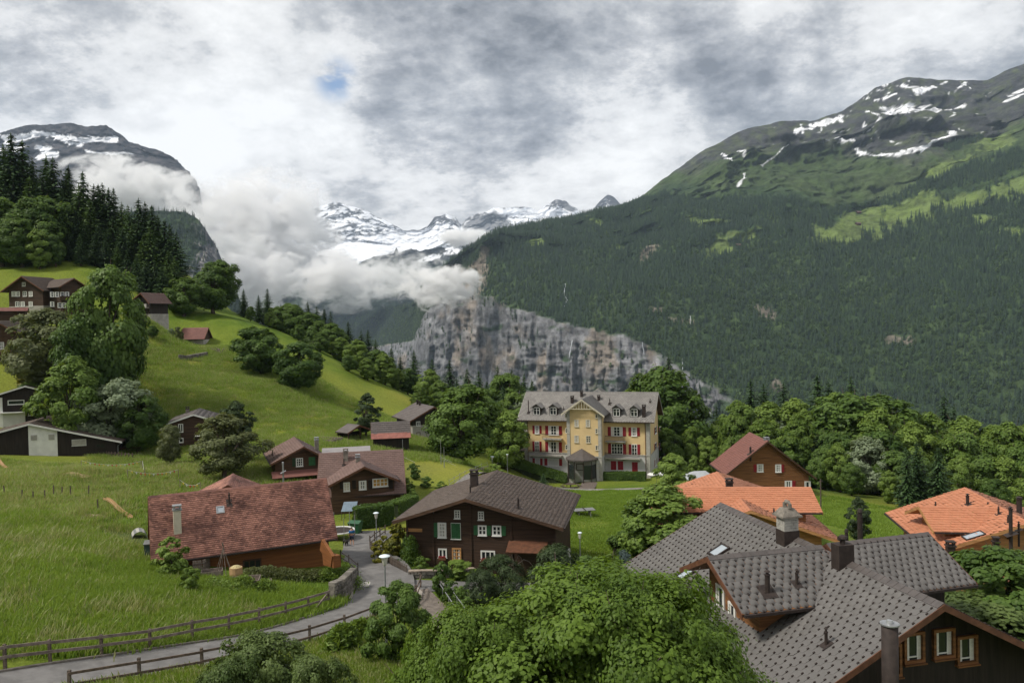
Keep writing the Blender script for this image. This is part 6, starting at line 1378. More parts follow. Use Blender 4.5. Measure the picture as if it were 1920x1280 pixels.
# ---- nearest leafy crowns
def near_crown(seed, H, W, n, leaf, m, lobes=34, flat=.8, asp=.5): return crown_broad(seed, H, W, n, leaf, .02, lobes, 'leaf', flat, m=m, aspect=asp, clump=.74)
cm_, lm_ = near_crown(601, 8.6, 11.5, 92000, .155, LEAF[4], 52); KINDS['cherry0'] = (cm_, trunk_mesh(8.6, lm_, .22, 3)); REFH['cherry'] = 8.6
cm_, lm_ = near_crown(602, 5.0, 5.0, 26000, .17, LEAF[0], 26); KINDS['near0'] = (cm_, trunk_mesh(5, lm_, .1, 4)); REFH['near'] = 5.0
cm_, lm_ = near_crown(603, 3.6, 5.6, 26000, .12, LEAF[6], 34); KINDS['spray0'] = (cm_, trunk_mesh(3.6, lm_, .05, 5)); REFH['spray'] = 3.6
def big(kd, px, top, Y, lab, nm, cat, sx, rz=0):
    q = pix(px, top, Y); z = gz(q.x, Y); return plant(kd, q.x, Y, q.z-z, lab, None, nm, cat, sx, rz, z)
big('cherry0', 1085, 1062, 26, 'big bright green cherry tree filling the bottom centre of the view', 'cherry_tree', 'cherry tree', 1.1)
big('cherry0', 1190, 1085, 24, 'second cherry crown leaning towards the slate roof', 'cherry_tree', 'cherry tree', .75, 2.0)
big('cherry0', 905, 1130, 25, 'cherry crown left of the big one, over the gravel path', 'cherry_tree', 'cherry tree', .66, 4.0)
big('near0', 740, 1090, 40, 'tall clipped green maple bush beside the near street lamp', 'maple_bush', 'bush', .95, 1)
big('spray0', 500, 1186, 31, 'elder bush with pale flower heads below the road fence', 'elder_bush', 'bush', .8, 0)
big('spray0', 585, 1225, 30, 'low elder bush right of the flowering one', 'elder_bush', 'bush', .65, 2)
big('spray0', 420, 1235, 29, 'low elder bush at the bottom left under the fence', 'elder_bush', 'bush', .6, 4)
big('near0', 1880, 1030, 46, 'green leafy tree in the gap right of the slate roof', 'tree', 'tree', 1.3, 2)
big('spray0', 1870, 1120, 44, 'yellow-green bush under the leafy tree at the right edge', 'bush', 'bush', 1.9, 1)
# ================================================================ fences, lamps, people and garden things
def gpix(px, py, lo=24.0, hi=260.0):
    """the ground point seen at a pixel"""
    Y = np.concatenate([np.arange(lo, 110, .25), np.arange(110, hi, 1.0)]); P = pixn(np.full(Y.shape, float(px)), np.full(Y.shape, float(py)), Y)
    d = P[:, 2]-ground0(P[:, 0], P[:, 1]); k = np.where(d < 0)[0]; i = k[0] if len(k) else len(Y)-1
    p = pix(px, py, Y[i]); return Vector((p.x, p.y, gz(p.x, p.y)))
WOODP = mat('weathered_rail', (.19, .155, .13), .95, .4, 3, bump=.6, bscale=14, stretch=(1, 1, 1)); WPOST = mat('weathered_post', (.10, .078, .062), .95, .4, 4, bump=.6, bscale=14)
PSTEEL = mat('galvanised_steel', (.30, .31, .32), .5, .2, 4, metal=.5); WHITE = WD['trim']
def rail_fence(pts, label, hts=(1.05, .58), pw=.13, rh=.15, rt=.05, ph=1.15, post=WPOST, rail=WOODP, name='wooden_fence', cat='fence'):
    pts = [Vector(p) for p in pts]; o = pts[0]; e = empty(name, o, label, cat)
    for p in pts:
        j = rnd.uniform(-.03, .03); MB().bar(p-o+Vector((0, 0, -.5)), p-o+Vector((j, j, ph+rnd.uniform(-.04, .04))), pw).build('post', post, e)
    for a, b in zip(pts[:-1], pts[1:]):
        d = (b-a); n = Vector((d.y, -d.x, 0)).normalized()*(pw/2+rt/2+.004)
        for h in hts: MB().bar(a-o+n+Vector((0, 0, h+rnd.uniform(-.025, .025)))-d*.02, b-o+n+Vector((0, 0, h+rnd.uniform(-.025, .025)))+d*.0, rt, rh).build('rail', rail, e)
    return e
def along(V, side, off, i0, i1, step):
    e = V[:, side, :2]; inn = V[:, 1 if side == 0 else -2, :2]; d = e-inn; d /= np.linalg.norm(d, axis=1, keepdims=True); q = e+d*off; out = []
    for i in range(i0, min(i1, len(q)), step): out.append((q[i, 0], q[i, 1], gz(q[i, 0], q[i, 1])))
    return out
up = [gpix(px, py) for px, py in ((-75, 1264), (10, 1254), (95, 1244), (191, 1232), (281, 1217), (361, 1201), (429, 1187), (486, 1174), (536, 1161), (579, 1149), (617, 1137))]
rail_fence(up, 'weathered two-rail wooden fence along the upper side of the road')
lo_ = along(RV, 0, .45, 6, 36, 3)
rail_fence(lo_, 'brown two-rail wooden fence along the lower, valley side of the road', hts=(1.0, .5), rh=.12, rail=mat('dark_rail', (.13, .095, .075), .95, .4, 3, bump=.5, bscale=14))
a = gpix(586, 1150); MB().bar((0, 0, .1), gpix(617, 1136)-a+Vector((0, 0, 1.0)), .08, .12).build('plank', WOODP, empty('loose_plank', a, 'pale plank leaning against the upper road fence', 'plank'))
rail_fence([gpix(640, 1062)+Vector((0, 0, .3)), gpix(655, 1070)+Vector((0, 0, .3)), gpix(672, 1086)+Vector((0, 0, .3))], 'dark metal railing with curved top at the flower bed by the bend', hts=(1.0, .55), pw=.06, rh=.06, rt=.05, post=WD['metal'], rail=WD['metal'], name='railing', cat='railing')
rail_fence([gpix(694, 1024), gpix(703, 1016), gpix(713, 1009), gpix(722, 1003)], 'dark wooden railing beside the far street lamp', hts=(.95, .5), pw=.1, rh=.09, rail=WPOST, name='railing', cat='railing')
def pickets(pxs, label, h=.95, n=None, w=.075, m=WPOST, gap=.13):
    P = [gpix(*p) for p in pxs]; o = P[0]; e = empty('picket_fence', o, label, 'fence'); me = None
    for a, b in zip(P[:-1], P[1:]):
        L = (b-a).length; k = max(2, int(L/gap)); 
        for hh in (.25, .7): MB().bar(a-o+Vector((0, 0, hh*h)), b-o+Vector((0, 0, hh*h)), .03, .07).build('rail', m, e)
        if me is None:
            mb = MB().add([(-w/2, -.05, -.2), (w/2, -.05, -.2), (w/2, -.05, h-.06), (0, -.05, h), (-w/2, -.05, h-.06), (-w/2, -.025, -.2), (w/2, -.025, -.2), (w/2, -.025, h-.06), (0, -.025, h), (-w/2, -.025, h-.06)], [(0, 1, 2, 3, 4), (9, 8, 7, 6, 5), (0, 4, 9, 5), (1, 6, 7, 2), (2, 7, 8, 3), (3, 8, 9, 4)])
            me = bpy.data.meshes.new('picket'); me.from_pydata(mb.v, [], mb.f); me.materials.append(m)
        for i in range(k):
            q = bpy.data.objects.new('picket', me); link(q, e); q.location = a.lerp(b, i/k)-o; q.rotation_euler = (rnd.uniform(-.04, .04), rnd.uniform(-.04, .04), math.atan2(b.y-a.y, b.x-a.x)); 
    return e
pickets([(694, 1030), (712, 1045), (735, 1062), (765, 1080)], 'brown picket fence along the road in front of the timber chalet', h=1.0)
pickets([(362, 1072), (380, 1070), (394, 1062)], 'short crooked picket fence under the farmhouse eave', h=.8, m=WOODP)
pickets([(-10, 836), (60, 842), (140, 852), (210, 861), (255, 862)], 'long low weathered board fence in front of the low white-gabled house', h=.9, gap=.5, w=.2, m=WPOST)
# steel hand rails beside the gravel path
e = empty('handrail', gpix(820, 1112), 'pair of steel handrails running down beside the gravel path', 'handrail'); o = e.location
for d in (0, .55):
    A, B = gpix(820, 1112)-o+Vector((d, 0, 1.0)), gpix(856, 1170)-o+Vector((d, 0, 1.0)); MB().tube([A, B], .035, 6).build('rail', PSTEEL, e)
    for f in (0, .33, .66, 1): q = A.lerp(B, f); MB().tube([q-Vector((0, 0, 1.1)), q], .025, 6).build('post', PSTEEL, e)
# street lamps
SHADE = mat('lamp_glass', (.62, .60, .54), .4, .1, 3); LCAP = mat('lamp_cap', (.62, .70, .74), .35, .1, 3)
def street_lamp(px, top, Y, label, w=.62, cap=True):
    p = pix(px, top, Y); z = gz(p.x, p.y); H_ = p.z-z; e = empty('street_lamp', (p.x, p.y, z), label, 'street lamp', 0, 'white-shaded street lamps')
    MB().tube([(0, 0, -.3), (0, 0, 1.0), (0, 0, 1.02), (0, 0, H_-.5)], [.07, .07, .048, .042], 8).build('pole', PSTEEL, e)
    MB().lathe([(.07, H_-.55), (.10, H_-.5), (w*.36, H_-.16), (w*.40, H_-.10)], n=14).build('lamp_shade', SHADE, e, smooth=True)
    MB().lathe([(w*.42, H_-.10), (w*.62, H_-.07), (w*.55, H_-.03), (w*.25, H_+.02), (.02, H_+.03)], n=16).build('lamp_cap', LCAP, e, smooth=True); return e
street_lamp(721, 1040, 42, 'street lamp nearest the viewer, its white shade beside the maple bush', .5); street_lamp(705, 960, 69, 'street lamp at the road corner between the hedge and the timber chalet', .42)
street_lamp(1087, 997, 66, 'slim street lamp on the lawn right of the timber chalet', .32); street_lamp(922.5, 855, 132, 'small path lamp in front of the bush left of the hotel', .6); street_lamp(951, 851, 142, 'little path lamp nearest the hotel corner', .4)
# hedges
def hedge(pa, pb, h, d, label, nl=9000, leaf=.22, m=LEAF[0]):
    A, B = gpix(*pa), gpix(*pb); L = (B-A).length; ang = math.atan2(B.y-A.y, B.x-A.x); g = np.random.default_rng(int(pa[0]))
    dz = B.z-A.z; n = nl; x = g.random(n)*L; side = g.random(n); t = g.random(n)
    y = np.where(side < .42, -d/2, np.where(side < .84, (t-.5)*d, d/2))+g.normal(size=n)*.06; z = np.where((side >= .42) & (side < .84), h, t*h)+g.normal(size=n)*.06
    y = y+fbm(np.stack([x/1.1, z/1.1, y*0], -1), 3)*.18; z = z+fbm(np.stack([x/1.3, y, z*0+4], -1), 3)*.2+dz*x/L
    nr = np.stack([g.normal(size=n)*.5, np.where(side < .42, -1, np.where(side < .84, 0, 1))+g.normal(size=n)*.4, np.where((side >= .42) & (side < .84), 1, .3)+g.normal(size=n)*.4], -1)
    V, F = quads(np.stack([x, y, z], -1), nr, np.stack([g.normal(size=n), g.normal(size=n), -np.ones(n)], -1), np.full(n, leaf*.7), np.full(n, leaf))
    e = empty('hedge', A, label, 'hedge', ang); mobj('leaves', np_mesh('leaves', V, F, m, False, {'tint': np.repeat(np.clip(.4+.2*g.normal(size=n), 0, 1), 4)}), e)['kind'] = 'stuff'
    MB().add([(.1, -d/2+.14, -1.2), (L-.1, -d/2+.14, -1.2+dz), (L-.1, d/2-.14, -1.2+dz), (.1, d/2-.14, -1.2), (.1, -d/2+.14, h-.16), (L-.1, -d/2+.14, h-.16+dz), (L-.1, d/2-.14, h-.16+dz), (.1, d/2-.14, h-.16)], [(0, 3, 2, 1), (4, 5, 6, 7), (0, 1, 5, 4), (1, 2, 6, 5), (2, 3, 7, 6), (3, 0, 4, 7)]).build('branches', mat('hedge_inside', (.02, .03, .01), .95, .3, 3), e)
hedge((665, 988), (735, 980), 2.0, 1.6, 'tall clipped hedge between the road end and the broad chalet terrace', 14000, .2)
hedge((738, 972), (775, 955), 1.6, 1.4, 'rounded hedge going uphill behind the timber chalet roof', 8000, .2)
def hedge_at(pa, pb, dx, label, nl):
    global gpix
    g0 = gpix; r = []
    for p_ in (pa, pb): l, _ = HM.hit(p_, 880, 'L'); w_ = HM.M @ Vector((HM.x0-dx, l.y, 0)); r.append(Vector((w_.x, w_.y, gz(w_.x, w_.y))))
    gpix = lambda a_, b_: r[0] if a_ == pa else r[1]
    hedge((pa, 0), (pb, 0), 1.5, 1.4, label, nl, .26); gpix = g0
hedge_at(932, 1066, 2.6, 'dark low hedge left of the hotel porch', 16000); hedge_at(1116, 1214, 2.2, 'dark low hedge right of the hotel porch', 13000)
# garden wall of blocks before the chalet, coping pale
def stone_wall(pxs, h, label, sw=.45, rows=3, th=.35, m=None, cap=None, name='stone_wall'):
    P = [gpix(*p) for p in pxs]; o = P[0]; e = empty(name, o, label, 'wall'); m = m or mat('rubble_stone', (.17, .155, .135), .95, .45, 2.5, bump=.7, objrand=1.0); r = random.Random(int(pxs[0][0]))
    seg = [(a, b) for a, b in zip(P[:-1], P[1:])]
    for a, b in seg:
        L = (b-a).length; u = (b-a)/L; n = Vector((u.y, -u.x, 0)).normalized()
        for k in range(rows):
            x = -r.random()*sw*.5
            while x < L-.05:
                w = sw*r.uniform(.6, 1.35); x0, x1 = max(0, x)+.012, min(L, x+w)-.012; x += w
                if x1-x0 < .06: continue
                z0, z1 = h*k/rows+.01, h*(k+1)/rows-.01; j = r.uniform(0, .07); q0, q1 = a-o+u*x0, a-o+u*x1; f = n*(th/2+j); bk = -n*th/2
                c = r.uniform(.02, .05)
                vs = [q0+bk+Vector((0, 0, z0)), q1+bk+Vector((0, 0, z0)), q1+bk+Vector((0, 0, z1)), q0+bk+Vector((0, 0, z1)), q0+f*.8+Vector((0, 0, z0)), q1+f*.8+Vector((0, 0, z0)), q1+f*.8+Vector((0, 0, z1)), q0+f*.8+Vector((0, 0, z1)),
                      q0+f+u*c+Vector((0, 0, z0+c)), q1+f-u*c+Vector((0, 0, z0+c)), q1+f-u*c+Vector((0, 0, z1-c)), q0+f+u*c+Vector((0, 0, z1-c))]
                if k == 0: vs = [v-Vector((0, 0, .0)) for v in vs]
                MB().add(vs, [(3, 2, 1, 0), (8, 9, 10, 11), (4, 5, 9, 8), (5, 6, 10, 9), (6, 7, 11, 10), (7, 4, 8, 11), (0, 1, 5, 4), (1, 2, 6, 5), (2, 3, 7, 6), (3, 0, 4, 7)]).build('stone', m, e)
        MB().bar(a-o+Vector((0, 0, -.25)), b-o+Vector((0, 0, -.25)), th*.9, .5).build('footing', m, e)
        if cap: MB().bar(a-o+Vector((0, 0, h+.05)), b-o+Vector((0, 0, h+.05)), th+.14, .09).build('coping', cap, e)
    return e
COP = mat('pale_coping', (.30, .25, .20), .9, .3, 3)
stone_wall([(766, 1081), (790, 1084), (830, 1084), (890, 1080)], .55, 'low curved garden wall with pale coping below the timber chalet', .5, 2, .3, cap=COP)
stone_wall([(622, 1130), (640, 1124), (655, 1110), (664, 1098)], 1.5, 'dry stone retaining wall covered in flowers at the inside of the bend', .42, 5, .5)
stone_wall([(335, 673), (350, 676), (388, 668)], 1.0, 'low stone wall on the meadow below the little barn', .9, 2, .5); stone_wall([(1090, 1086), (1150, 1090)], .5, 'low pale wall between the lawn and the slate-roofed chalet', .6, 2, .3, cap=COP)
# pale end of the kerb and a concrete slab on the road
a, b = gpix(767, 1088), gpix(792, 1118); tag(MB().bar(a+Vector((0, 0, .05)), b+Vector((0, 0, .05)), .35, .16).build('kerb', mat('pale_kerb', (.30, .27, .24))), kind='structure')
q = [gpix(676, 1090), gpix(694, 1090), gpix(696, 1099), gpix(675, 1099)]; tag(MB().slab([v+Vector((0, 0, .075)) for v in q[::-1]], .03, (0, 0, 1)).build('pavement_slab', mat('pale_concrete', (.38, .36, .33), .9, .15, 2)), kind='structure')
q = [gpix(382, 1209), gpix(432, 1224)]; tag(MB().bar(q[0]+Vector((0, 0, .05)), q[1]+Vector((0, 0, .05)), .14, .03).build('road_channel', WD['bronze']), kind='structure')
# wheeled bin
p = gpix(667, 999); e = empty('wheeled_bin', p, 'dark green wheeled waste bin at the road end beside the walker', 'bin', -.3); GB = mat('bin_plastic', (.020, .085, .035), .45, .15, 3, spec=.4)
MB().add([(-.45, -.35, .12), (.45, -.35, .12), (.45, .35, .12), (-.45, .35, .12), (-.6, -.5, 1.15), (.6, -.5, 1.15), (.6, .5, 1.15), (-.6, .5, 1.15)], [(0, 3, 2, 1), (0, 1, 5, 4), (1, 2, 6, 5), (2, 3, 7, 6), (3, 0, 4, 7), (4, 5, 6, 7)]).build('body', GB, e)
MB().slab([(-.65, -.56, 1.17), (.65, -.56, 1.17), (.62, .1, 1.36), (-.62, .1, 1.36)], .05).slab([(-.62, .1, 1.36), (.62, .1, 1.36), (.62, .56, 1.25), (-.62, .56, 1.25)], .05).build('lid', GB, e)
for sx in (-.5, .5): MB().tube([(sx-.05, .38, .12), (sx+.05, .38, .12)], .12, 10).build('wheel', WD['metal'], e)
# the walker and the dog
def skin_body(name, verts, edges, radii, m, parent, root=0, sub=1):
    me = bpy.data.meshes.new(name); me.from_pydata(verts, edges, []); o = bpy.data.objects.new(name, me); link(o, parent)
    md = o.modifiers.new('skin', 'SKIN'); me.skin_vertices[0] if me.skin_vertices else None
    if not me.skin_vertices: 
        bm = __import__('bmesh').new(); bm.from_mesh(me); bm.verts.layers.skin.verify(); bm.to_mesh(me); bm.free()
    for v, r in zip(me.skin_vertices[0].data, radii): v.radius = (r, r) if not isinstance(r, tuple) else r
    me.skin_vertices[0].data[root].use_root = True; md.use_smooth_shade = True
    s2 = o.modifiers.new('sub', 'SUBSURF'); s2.levels = sub; s2.render_levels = sub; me.materials.append(m); return o
SKIN = mat('skin', (.42, .24, .17), .6, .1, 5); BLUE = mat('blue_shirt', (.02, .16, .42), .8, .2, 5); NAVY = mat('navy_shorts', (.012, .016, .035), .85, .2, 5); SHOE = mat('black_shoe', (.012, .012, .012), .6, .2, 5); HAIR = mat('grey_hair', (.25, .22, .19), .9, .3, 20)
p = gpix(660, 1020); e = empty('person', p, 'walker in a blue shirt, dark shorts and black shoes leading a dog along the road', 'person', R_(200))
vs = [(0, 0, .93), (0, 0, 1.10), (0, .01, 1.30), (0, .01, 1.44), (0, 0, 1.54), (0, -.03, 1.64), (0, -.02, 1.74),
      (.19, .01, 1.42), (.24, .05, 1.15), (.23, -.12, .93), (.23, -.18, .86), (-.19, .01, 1.42), (-.26, -.02, 1.15), (-.25, -.14, .95), (-.25, -.19, .88),
      (.10, 0, .88), (.11, -.06, .50), (.11, .08, .12), (.11, .10, .06), (.11, -.10, .035), (-.10, 0, .88), (-.11, .10, .52), (-.11, .22, .16), (-.11, .25, .09), (-.11, .08, .04)]
ed = [(0, 1), (1, 2), (2, 3), (3, 4), (4, 5), (5, 6), (3, 7), (7, 8), (8, 9), (9, 10), (3, 11), (11, 12), (12, 13), (13, 14), (0, 15), (15, 16), (16, 17), (17, 18), (18, 19), (0, 20), (20, 21), (21, 22), (22, 23), (23, 24)]
rd = [(.15, .11), (.14, .10), (.16, .11), (.13, .09), .055, .085, .07, .062, .045, .035, .042, .062, .045, .035, .042, .09, .06, .040, .04, .035, .09, .06, .040, .04, .035]
skin_body('body', vs, ed, rd, SKIN, e, sub=2)
def shell(name, idx, k, m):     # clothing: the same limbs a little wider
    mp = {v: i for i, v in enumerate(idx)}; return skin_body(name, [vs[i] for i in idx], [(mp[a], mp[b]) for a, b in ed if a in mp and b in mp], [tuple(c*k for c in (rd[i] if isinstance(rd[i], tuple) else (rd[i],)*2)) for i in idx], m, e, sub=1)
shell('shirt', [1, 2, 3, 7, 8, 11, 12], 1.2, BLUE); shell('shorts', [0, 15, 16, 20, 21], 1.22, NAVY); shell('shoe', [18, 19], 1.35, SHOE); shell('shoe', [23, 24], 1.35, SHOE)
MB().lathe([(.02, 1.815), (.07, 1.79), (.093, 1.73), (.094, 1.68), (.085, 1.655)], (0, .012, 0), 12).build('hair', HAIR, e, smooth=True)
MB().cbox((0, -.118, 1.655), (.025, .03, .035)).build('nose', SKIN, e)
for sx in (-.03, .03): MB().cbox((sx, -.108, 1.685), (.018, .012, .012)).build('eye', SHOE, e)
for sgn, (hx, hy, hz_) in ((1, vs[10]), (-1, vs[14])):
    for f in range(5): a = (-.03+f*.015); MB().tube([(hx+a*.6, hy-.01, hz_-.01), (hx+a, hy-.05, hz_-.05), (hx+a*.9, hy-.045, hz_-.085+.006*abs(f-2))], [.011, .009, .006], 5).build('finger', SKIN, e)
p = gpix(648, 1021); e = empty('dog', p, 'black medium-sized dog walking beside the person in blue', 'dog', R_(35)); DOG = mat('black_fur', (.014, .012, .011), .8, .4, 20, bump=.5)
vs = [(0, 0, .46), (0, -.28, .45), (0, -.36, .52), (0, -.48, .64), (0, -.60, .62), (0, -.70, .58), (0, .30, .48), (0, .42, .52), (0, .62, .62)]; ed = [(0, 1), (1, 2), (2, 3), (3, 4), (4, 5), (0, 6), (6, 7), (7, 8)]; rd = [.12, .14, .09, .075, .065, .035, .12, .05, .02]
for sx in (-.09, .09):
    k = len(vs); vs += [(sx, -.28, .36), (sx, -.30, .2), (sx, -.28, .04), (sx, -.33, .02)]; ed += [(1, k), (k, k+1), (k+1, k+2), (k+2, k+3)]; rd += [.065, .035, .028, .03]
    k = len(vs); vs += [(sx, .27, .38), (sx, .22, .27), (sx, .36, .17), (sx, .31, .03), (sx, .26, .02)]; ed += [(6, k), (k, k+1), (k+1, k+2), (k+2, k+3), (k+3, k+4)]; rd += [.08, .055, .032, .027, .03]
    k = len(vs); vs += [(sx*.6, -.47, .72), (sx*.8, -.46, .76)]; ed += [(3, k), (k, k+1)]; rd += [.03, .012]
skin_body('body', vs, ed, rd, DOG, e, sub=2)
# table-tennis table and picnic set on the hotel lawn
GREYT = mat('grey_board', (.16, .165, .165), .6, .15, 3)
p = gpix(1095, 968); e = empty('table_tennis_table', p, 'grey table-tennis table on two legs standing on the lawn', 'table', .18); MB().box(-1.37, 1.37, -.76, .76, .70, .76).build('table_top', GREYT, e); MB().box(-.015, .015, -.8, .8, .764, .9).build('net', WD['metal'], e)
for sx in (-.75, .75):
    q = MB().bar((sx, -.5, -.2), (sx, -.2, .70), .14).bar((sx, .5, -.2), (sx, .2, .70), .14).box(sx-.07, sx+.07, -.5, .5, .40, .5); q.build('leg', WD['quoin'], e)
p = gpix(1070, 912); e = empty('picnic_table', p, 'dark round picnic table with ring of benches on the lawn before the hotel', 'picnic table'); PW = mat('picnic_wood', (.085, .062, .05), .9, .3, 3)
MB().lathe([(.9, .72), (.9, .78)], n=10).build('table_top', PW, e); MB().box(-.1, .1, -.1, .1, -.1, .72).build('leg', PW, e)
for k in range(4):
    a = k*math.pi/2+.4; c_, s_ = math.cos(a), math.sin(a); MB().slab([(c_*1.3-s_*.8, s_*1.3+c_*.8, .48), (c_*1.3+s_*.8, s_*1.3-c_*.8, .48), (c_*1.7+s_*.9, s_*1.7-c_*.9, .48), (c_*1.7-s_*.9, s_*1.7+c_*.9, .48)], .07, (0, 0, 1)).build('seat', PW, e)
    MB().bar((c_*1.5, s_*1.5, -.1), (c_*1.5, s_*1.5, .42), .12).build('leg', PW, e)
# white parasol at the hotel corner
p = gpix(1231, 908); e = empty('parasol', p, 'white garden parasol at the right corner of the hotel', 'parasol'); MB().tube([(0, 0, -.2), (0, 0, 2.3)], .03, 6).build('pole', PSTEEL, e); MB().lathe([(1.6, 1.75), (1.55, 1.80), (.8, 2.1), (.05, 2.4)], n=8).build('canopy', WHITE, e)
# volleyball posts on the meadow
def net_post(px, pt, pb, label):
    p = gpix(px, pb); h = (pb-pt)*p.y/FOC; e = empty('net_post', p, label, 'post', 0, 'posts of the playing field'); MB().tube([(0, 0, -.3), (0, 0, 1.1), (0, 0, 1.12), (0, 0, h)], [.07, .07, .035, .03], 6).build('pole', PSTEEL, e); MB().tube([(0, 0, 1.1), (1.6, 1.2, .05)], .02, 5).build('stay', WHITE, e); return e
net_post(756, 826, 873, 'white-footed pole on the meadow right of the plank barn'); net_post(827, 822, 868, 'tall thin pole under the dense maple, left of its neighbour'); net_post(833, 835, 874, 'shorter pole with a white foot under the dense maple'); net_post(951, 838, 868, 'thin pole standing by the hotel path')
# mesh fence along the lane
rail_fence([gpix(px, py) for px, py in ((842, 915), (852, 908), (862, 902), (872, 897), (882, 892), (892, 887), (903, 882), (914, 877))], 'thin steel fence along the lane above the timber chalet roof', hts=(1.0, .5), pw=.05, rh=.04, rt=.03, post=PSTEEL, rail=PSTEEL, name='steel_fence')
rail_fence([gpix(px, py) for px, py in ((896, 893), (906, 888), (917, 883), (928, 879), (940, 875), (955, 871), (970, 868))], 'pale wooden rail fence on the valley side of the lane', hts=(.9,), pw=.09, rh=.08, post=WOODP, name='wooden_fence')
# field posts, bunting, heaps
for i, (px, py) in enumerate(((10, 934), (40.5, 942), (63, 944), (85, 943), (101, 936), (116, 936), (133, 938), (185, 962), (166, 935))):
    p = gpix(px, py); e = empty('field_post', p, 'thin leaning post in the tall grass, %s from the left in the field' % nth((1, 2, 3, 4, 5, 6, 7, 9, 8)[i]), 'post', 0, 'leaning posts in the left field'); h = rnd.uniform(1.0, 1.35); MB().bar((0, 0, -.3), (rnd.uniform(-.1, .25), rnd.uniform(-.1, .1), h), .09).build('stake', WPOST, e)
FL = [mat('orange_flag', (.55, .16, .03), .8, .1, 3), mat('yellow_flag', (.65, .50, .08), .8, .1, 3), mat('white_flag', (.6, .6, .55), .8, .1, 3), mat('red_flag', (.45, .06, .04), .8, .1, 3)]
def bunting(pa, pb, n, label):
    A, B = gpix(*pa), gpix(*pb); e = empty('bunting', A, label, 'bunting', 0); D = B-A; pts = []
    for q in (Vector((0, 0, 0)), D): MB().bar(q-Vector((0, 0, .3)), q+Vector((0, 0, 1.35)), .06).build('stake', WOODP, e)
    for k in range(n+1): t = k/n; pts.append(D*t+Vector((0, 0, 1.3-.5*4*t*(1-t))))
    MB().tube(pts, .015, 4).build('cord', WHITE, e)
    for k in range(1, n): q = pts[k]; u = D.normalized()*.13; MB().slab([q-u, q+u, q+Vector((0, .05, -.32))], .012).build('flag', FL[k % 4], e)
bunting((153, 882), (265, 884), 14, 'orange and yellow bunting strung in the field below the low house'); bunting((240, 903), (335, 903), 12, 'second string of coloured bunting nearer the feathery tree'); bunting((268, 884), (272, 902), 4, 'short steep string of bunting joining the two long ones'); bunting((338, 922), (376, 926), 6, 'short string of bunting beside the farmhouse roof')
def heap(px, py, rx, ry, h, col, label, name='hay_heap'):
    p = gpix(px, py); g = np.random.default_rng(int(px)); mb = MB(); n = 14; vs = [(0, 0, h)]; 
    for r_ in (.35, .7, 1.0): vs += [(math.cos(k*6.283/n)*rx*r_*g.uniform(.85, 1.15), math.sin(k*6.283/n)*ry*r_*g.uniform(.85, 1.15), h*(1-r_**1.6)*g.uniform(.7, 1.1)-.1*(r_ == 1)) for k in range(n)]
    fs = [(0, 1+k, 1+(k+1) % n) for k in range(n)]+[(1+j*n+k, 1+(j+1)*n+k, 1+(j+1)*n+(k+1) % n, 1+j*n+(k+1) % n) for j in range(2) for k in range(n)]
    e = empty(name, p, label, name.split('_')[-1]); MB().add(vs, fs).build('pile', mat('cut_'+name+str(int(px)), col, .95, .4, 3, bump=.8, bscale=10), e, smooth=True)
heap(129, 894, 2.4, 1.2, .5, (.30, .22, .12), 'flat heap of cut brown hay in the field'); heap(37, 880, 1.6, .8, .35, (.26, .2, .12), 'smaller heap of dry hay near the left edge'); heap(63, 886, 1.7, .7, .4, (.16, .17, .16), 'grey tarpaulin lump lying between the two hay heaps', 'tarpaulin_lump'); heap(172, 970, 1.3, .6, .15, (.24, .17, .13), 'bare brown earth patch beside the leaning field posts', 'earth_mound')
TAN = mat('tan_plastic', (.36, .235, .12), .5, .1, 3)
for (xa, ya), (xb, yb), lab in (((197, 950), (246, 974), 'curved tan plastic slide lying in the tall grass'), ((-8, 868), (15, 882), 'tan plastic slide end at the left edge')):
    A, B = gpix(xa, ya)+Vector((0, 0, .7)), gpix(xb, yb)+Vector((0, 0, .1)); e = empty('slide', A, lab, 'slide'); D = B-A; n = Vector((-D.y, D.x, 0)).normalized()*.16; pts = [Vector((0, 0, 0)).lerp(D, t)+Vector((0, 0, .22*math.sin(t*6.3)*(1-t))) for t in [k/8 for k in range(9)]]
    m = MB()
    for a, b in zip(pts[:-1], pts[1:]): m.slab([a-n, b-n, b+n, a+n][::-1], .04, (0, 0, 1)).slab([a-n, b-n, b-n+Vector((0, 0, .16)), a-n+Vector((0, 0, .16))], .03).slab([a+n, b+n, b+n+Vector((0, 0, .16)), a+n+Vector((0, 0, .16))], .03)
    m.build('chute', TAN, e)
# compost box, striped tunnel, raised beds, bean poles
p = gpix(284, 1046); e = empty('compost_box', p, 'dark green compost box with pale lid on a stone edge beside the field', 'box', .3); MB().box(-.45, .45, -.4, .4, .2, 1.15).build('body', mat('box_green', (.04, .075, .065), .7, .3, 3), e); MB().slab([(-.5, -.45, 1.2), (.5, -.45, 1.2), (.5, .45, 1.32), (-.5, .45, 1.32)], .05).build('lid', GREYT, e); MB().box(-.8, 1.0, -.55, -.45, -.3, .25).build('stone_edge', COP, e)
p = gpix(262, 1005); e = empty('polytunnel', p, 'low polytunnel with white and grey striped sheet left of the farmhouse', 'polytunnel', .5); m = MB(); m2 = MB()
for k in range(8):
    a0, a1 = math.pi*k/8, math.pi*(k+1)/8; (m if k % 2 else m2).slab([(-math.cos(a0)*.6, 0, math.sin(a0)*.6), (-math.cos(a0)*.6, 1.6, math.sin(a0)*.6), (-math.cos(a1)*.6, 1.6, math.sin(a1)*.6), (-math.cos(a1)*.6, 0, math.sin(a1)*.6)][::-1], .03)
o_ = m.build('sheet', WD['quoin'], e); m2.build('stripe_sheet', GREYT, e)
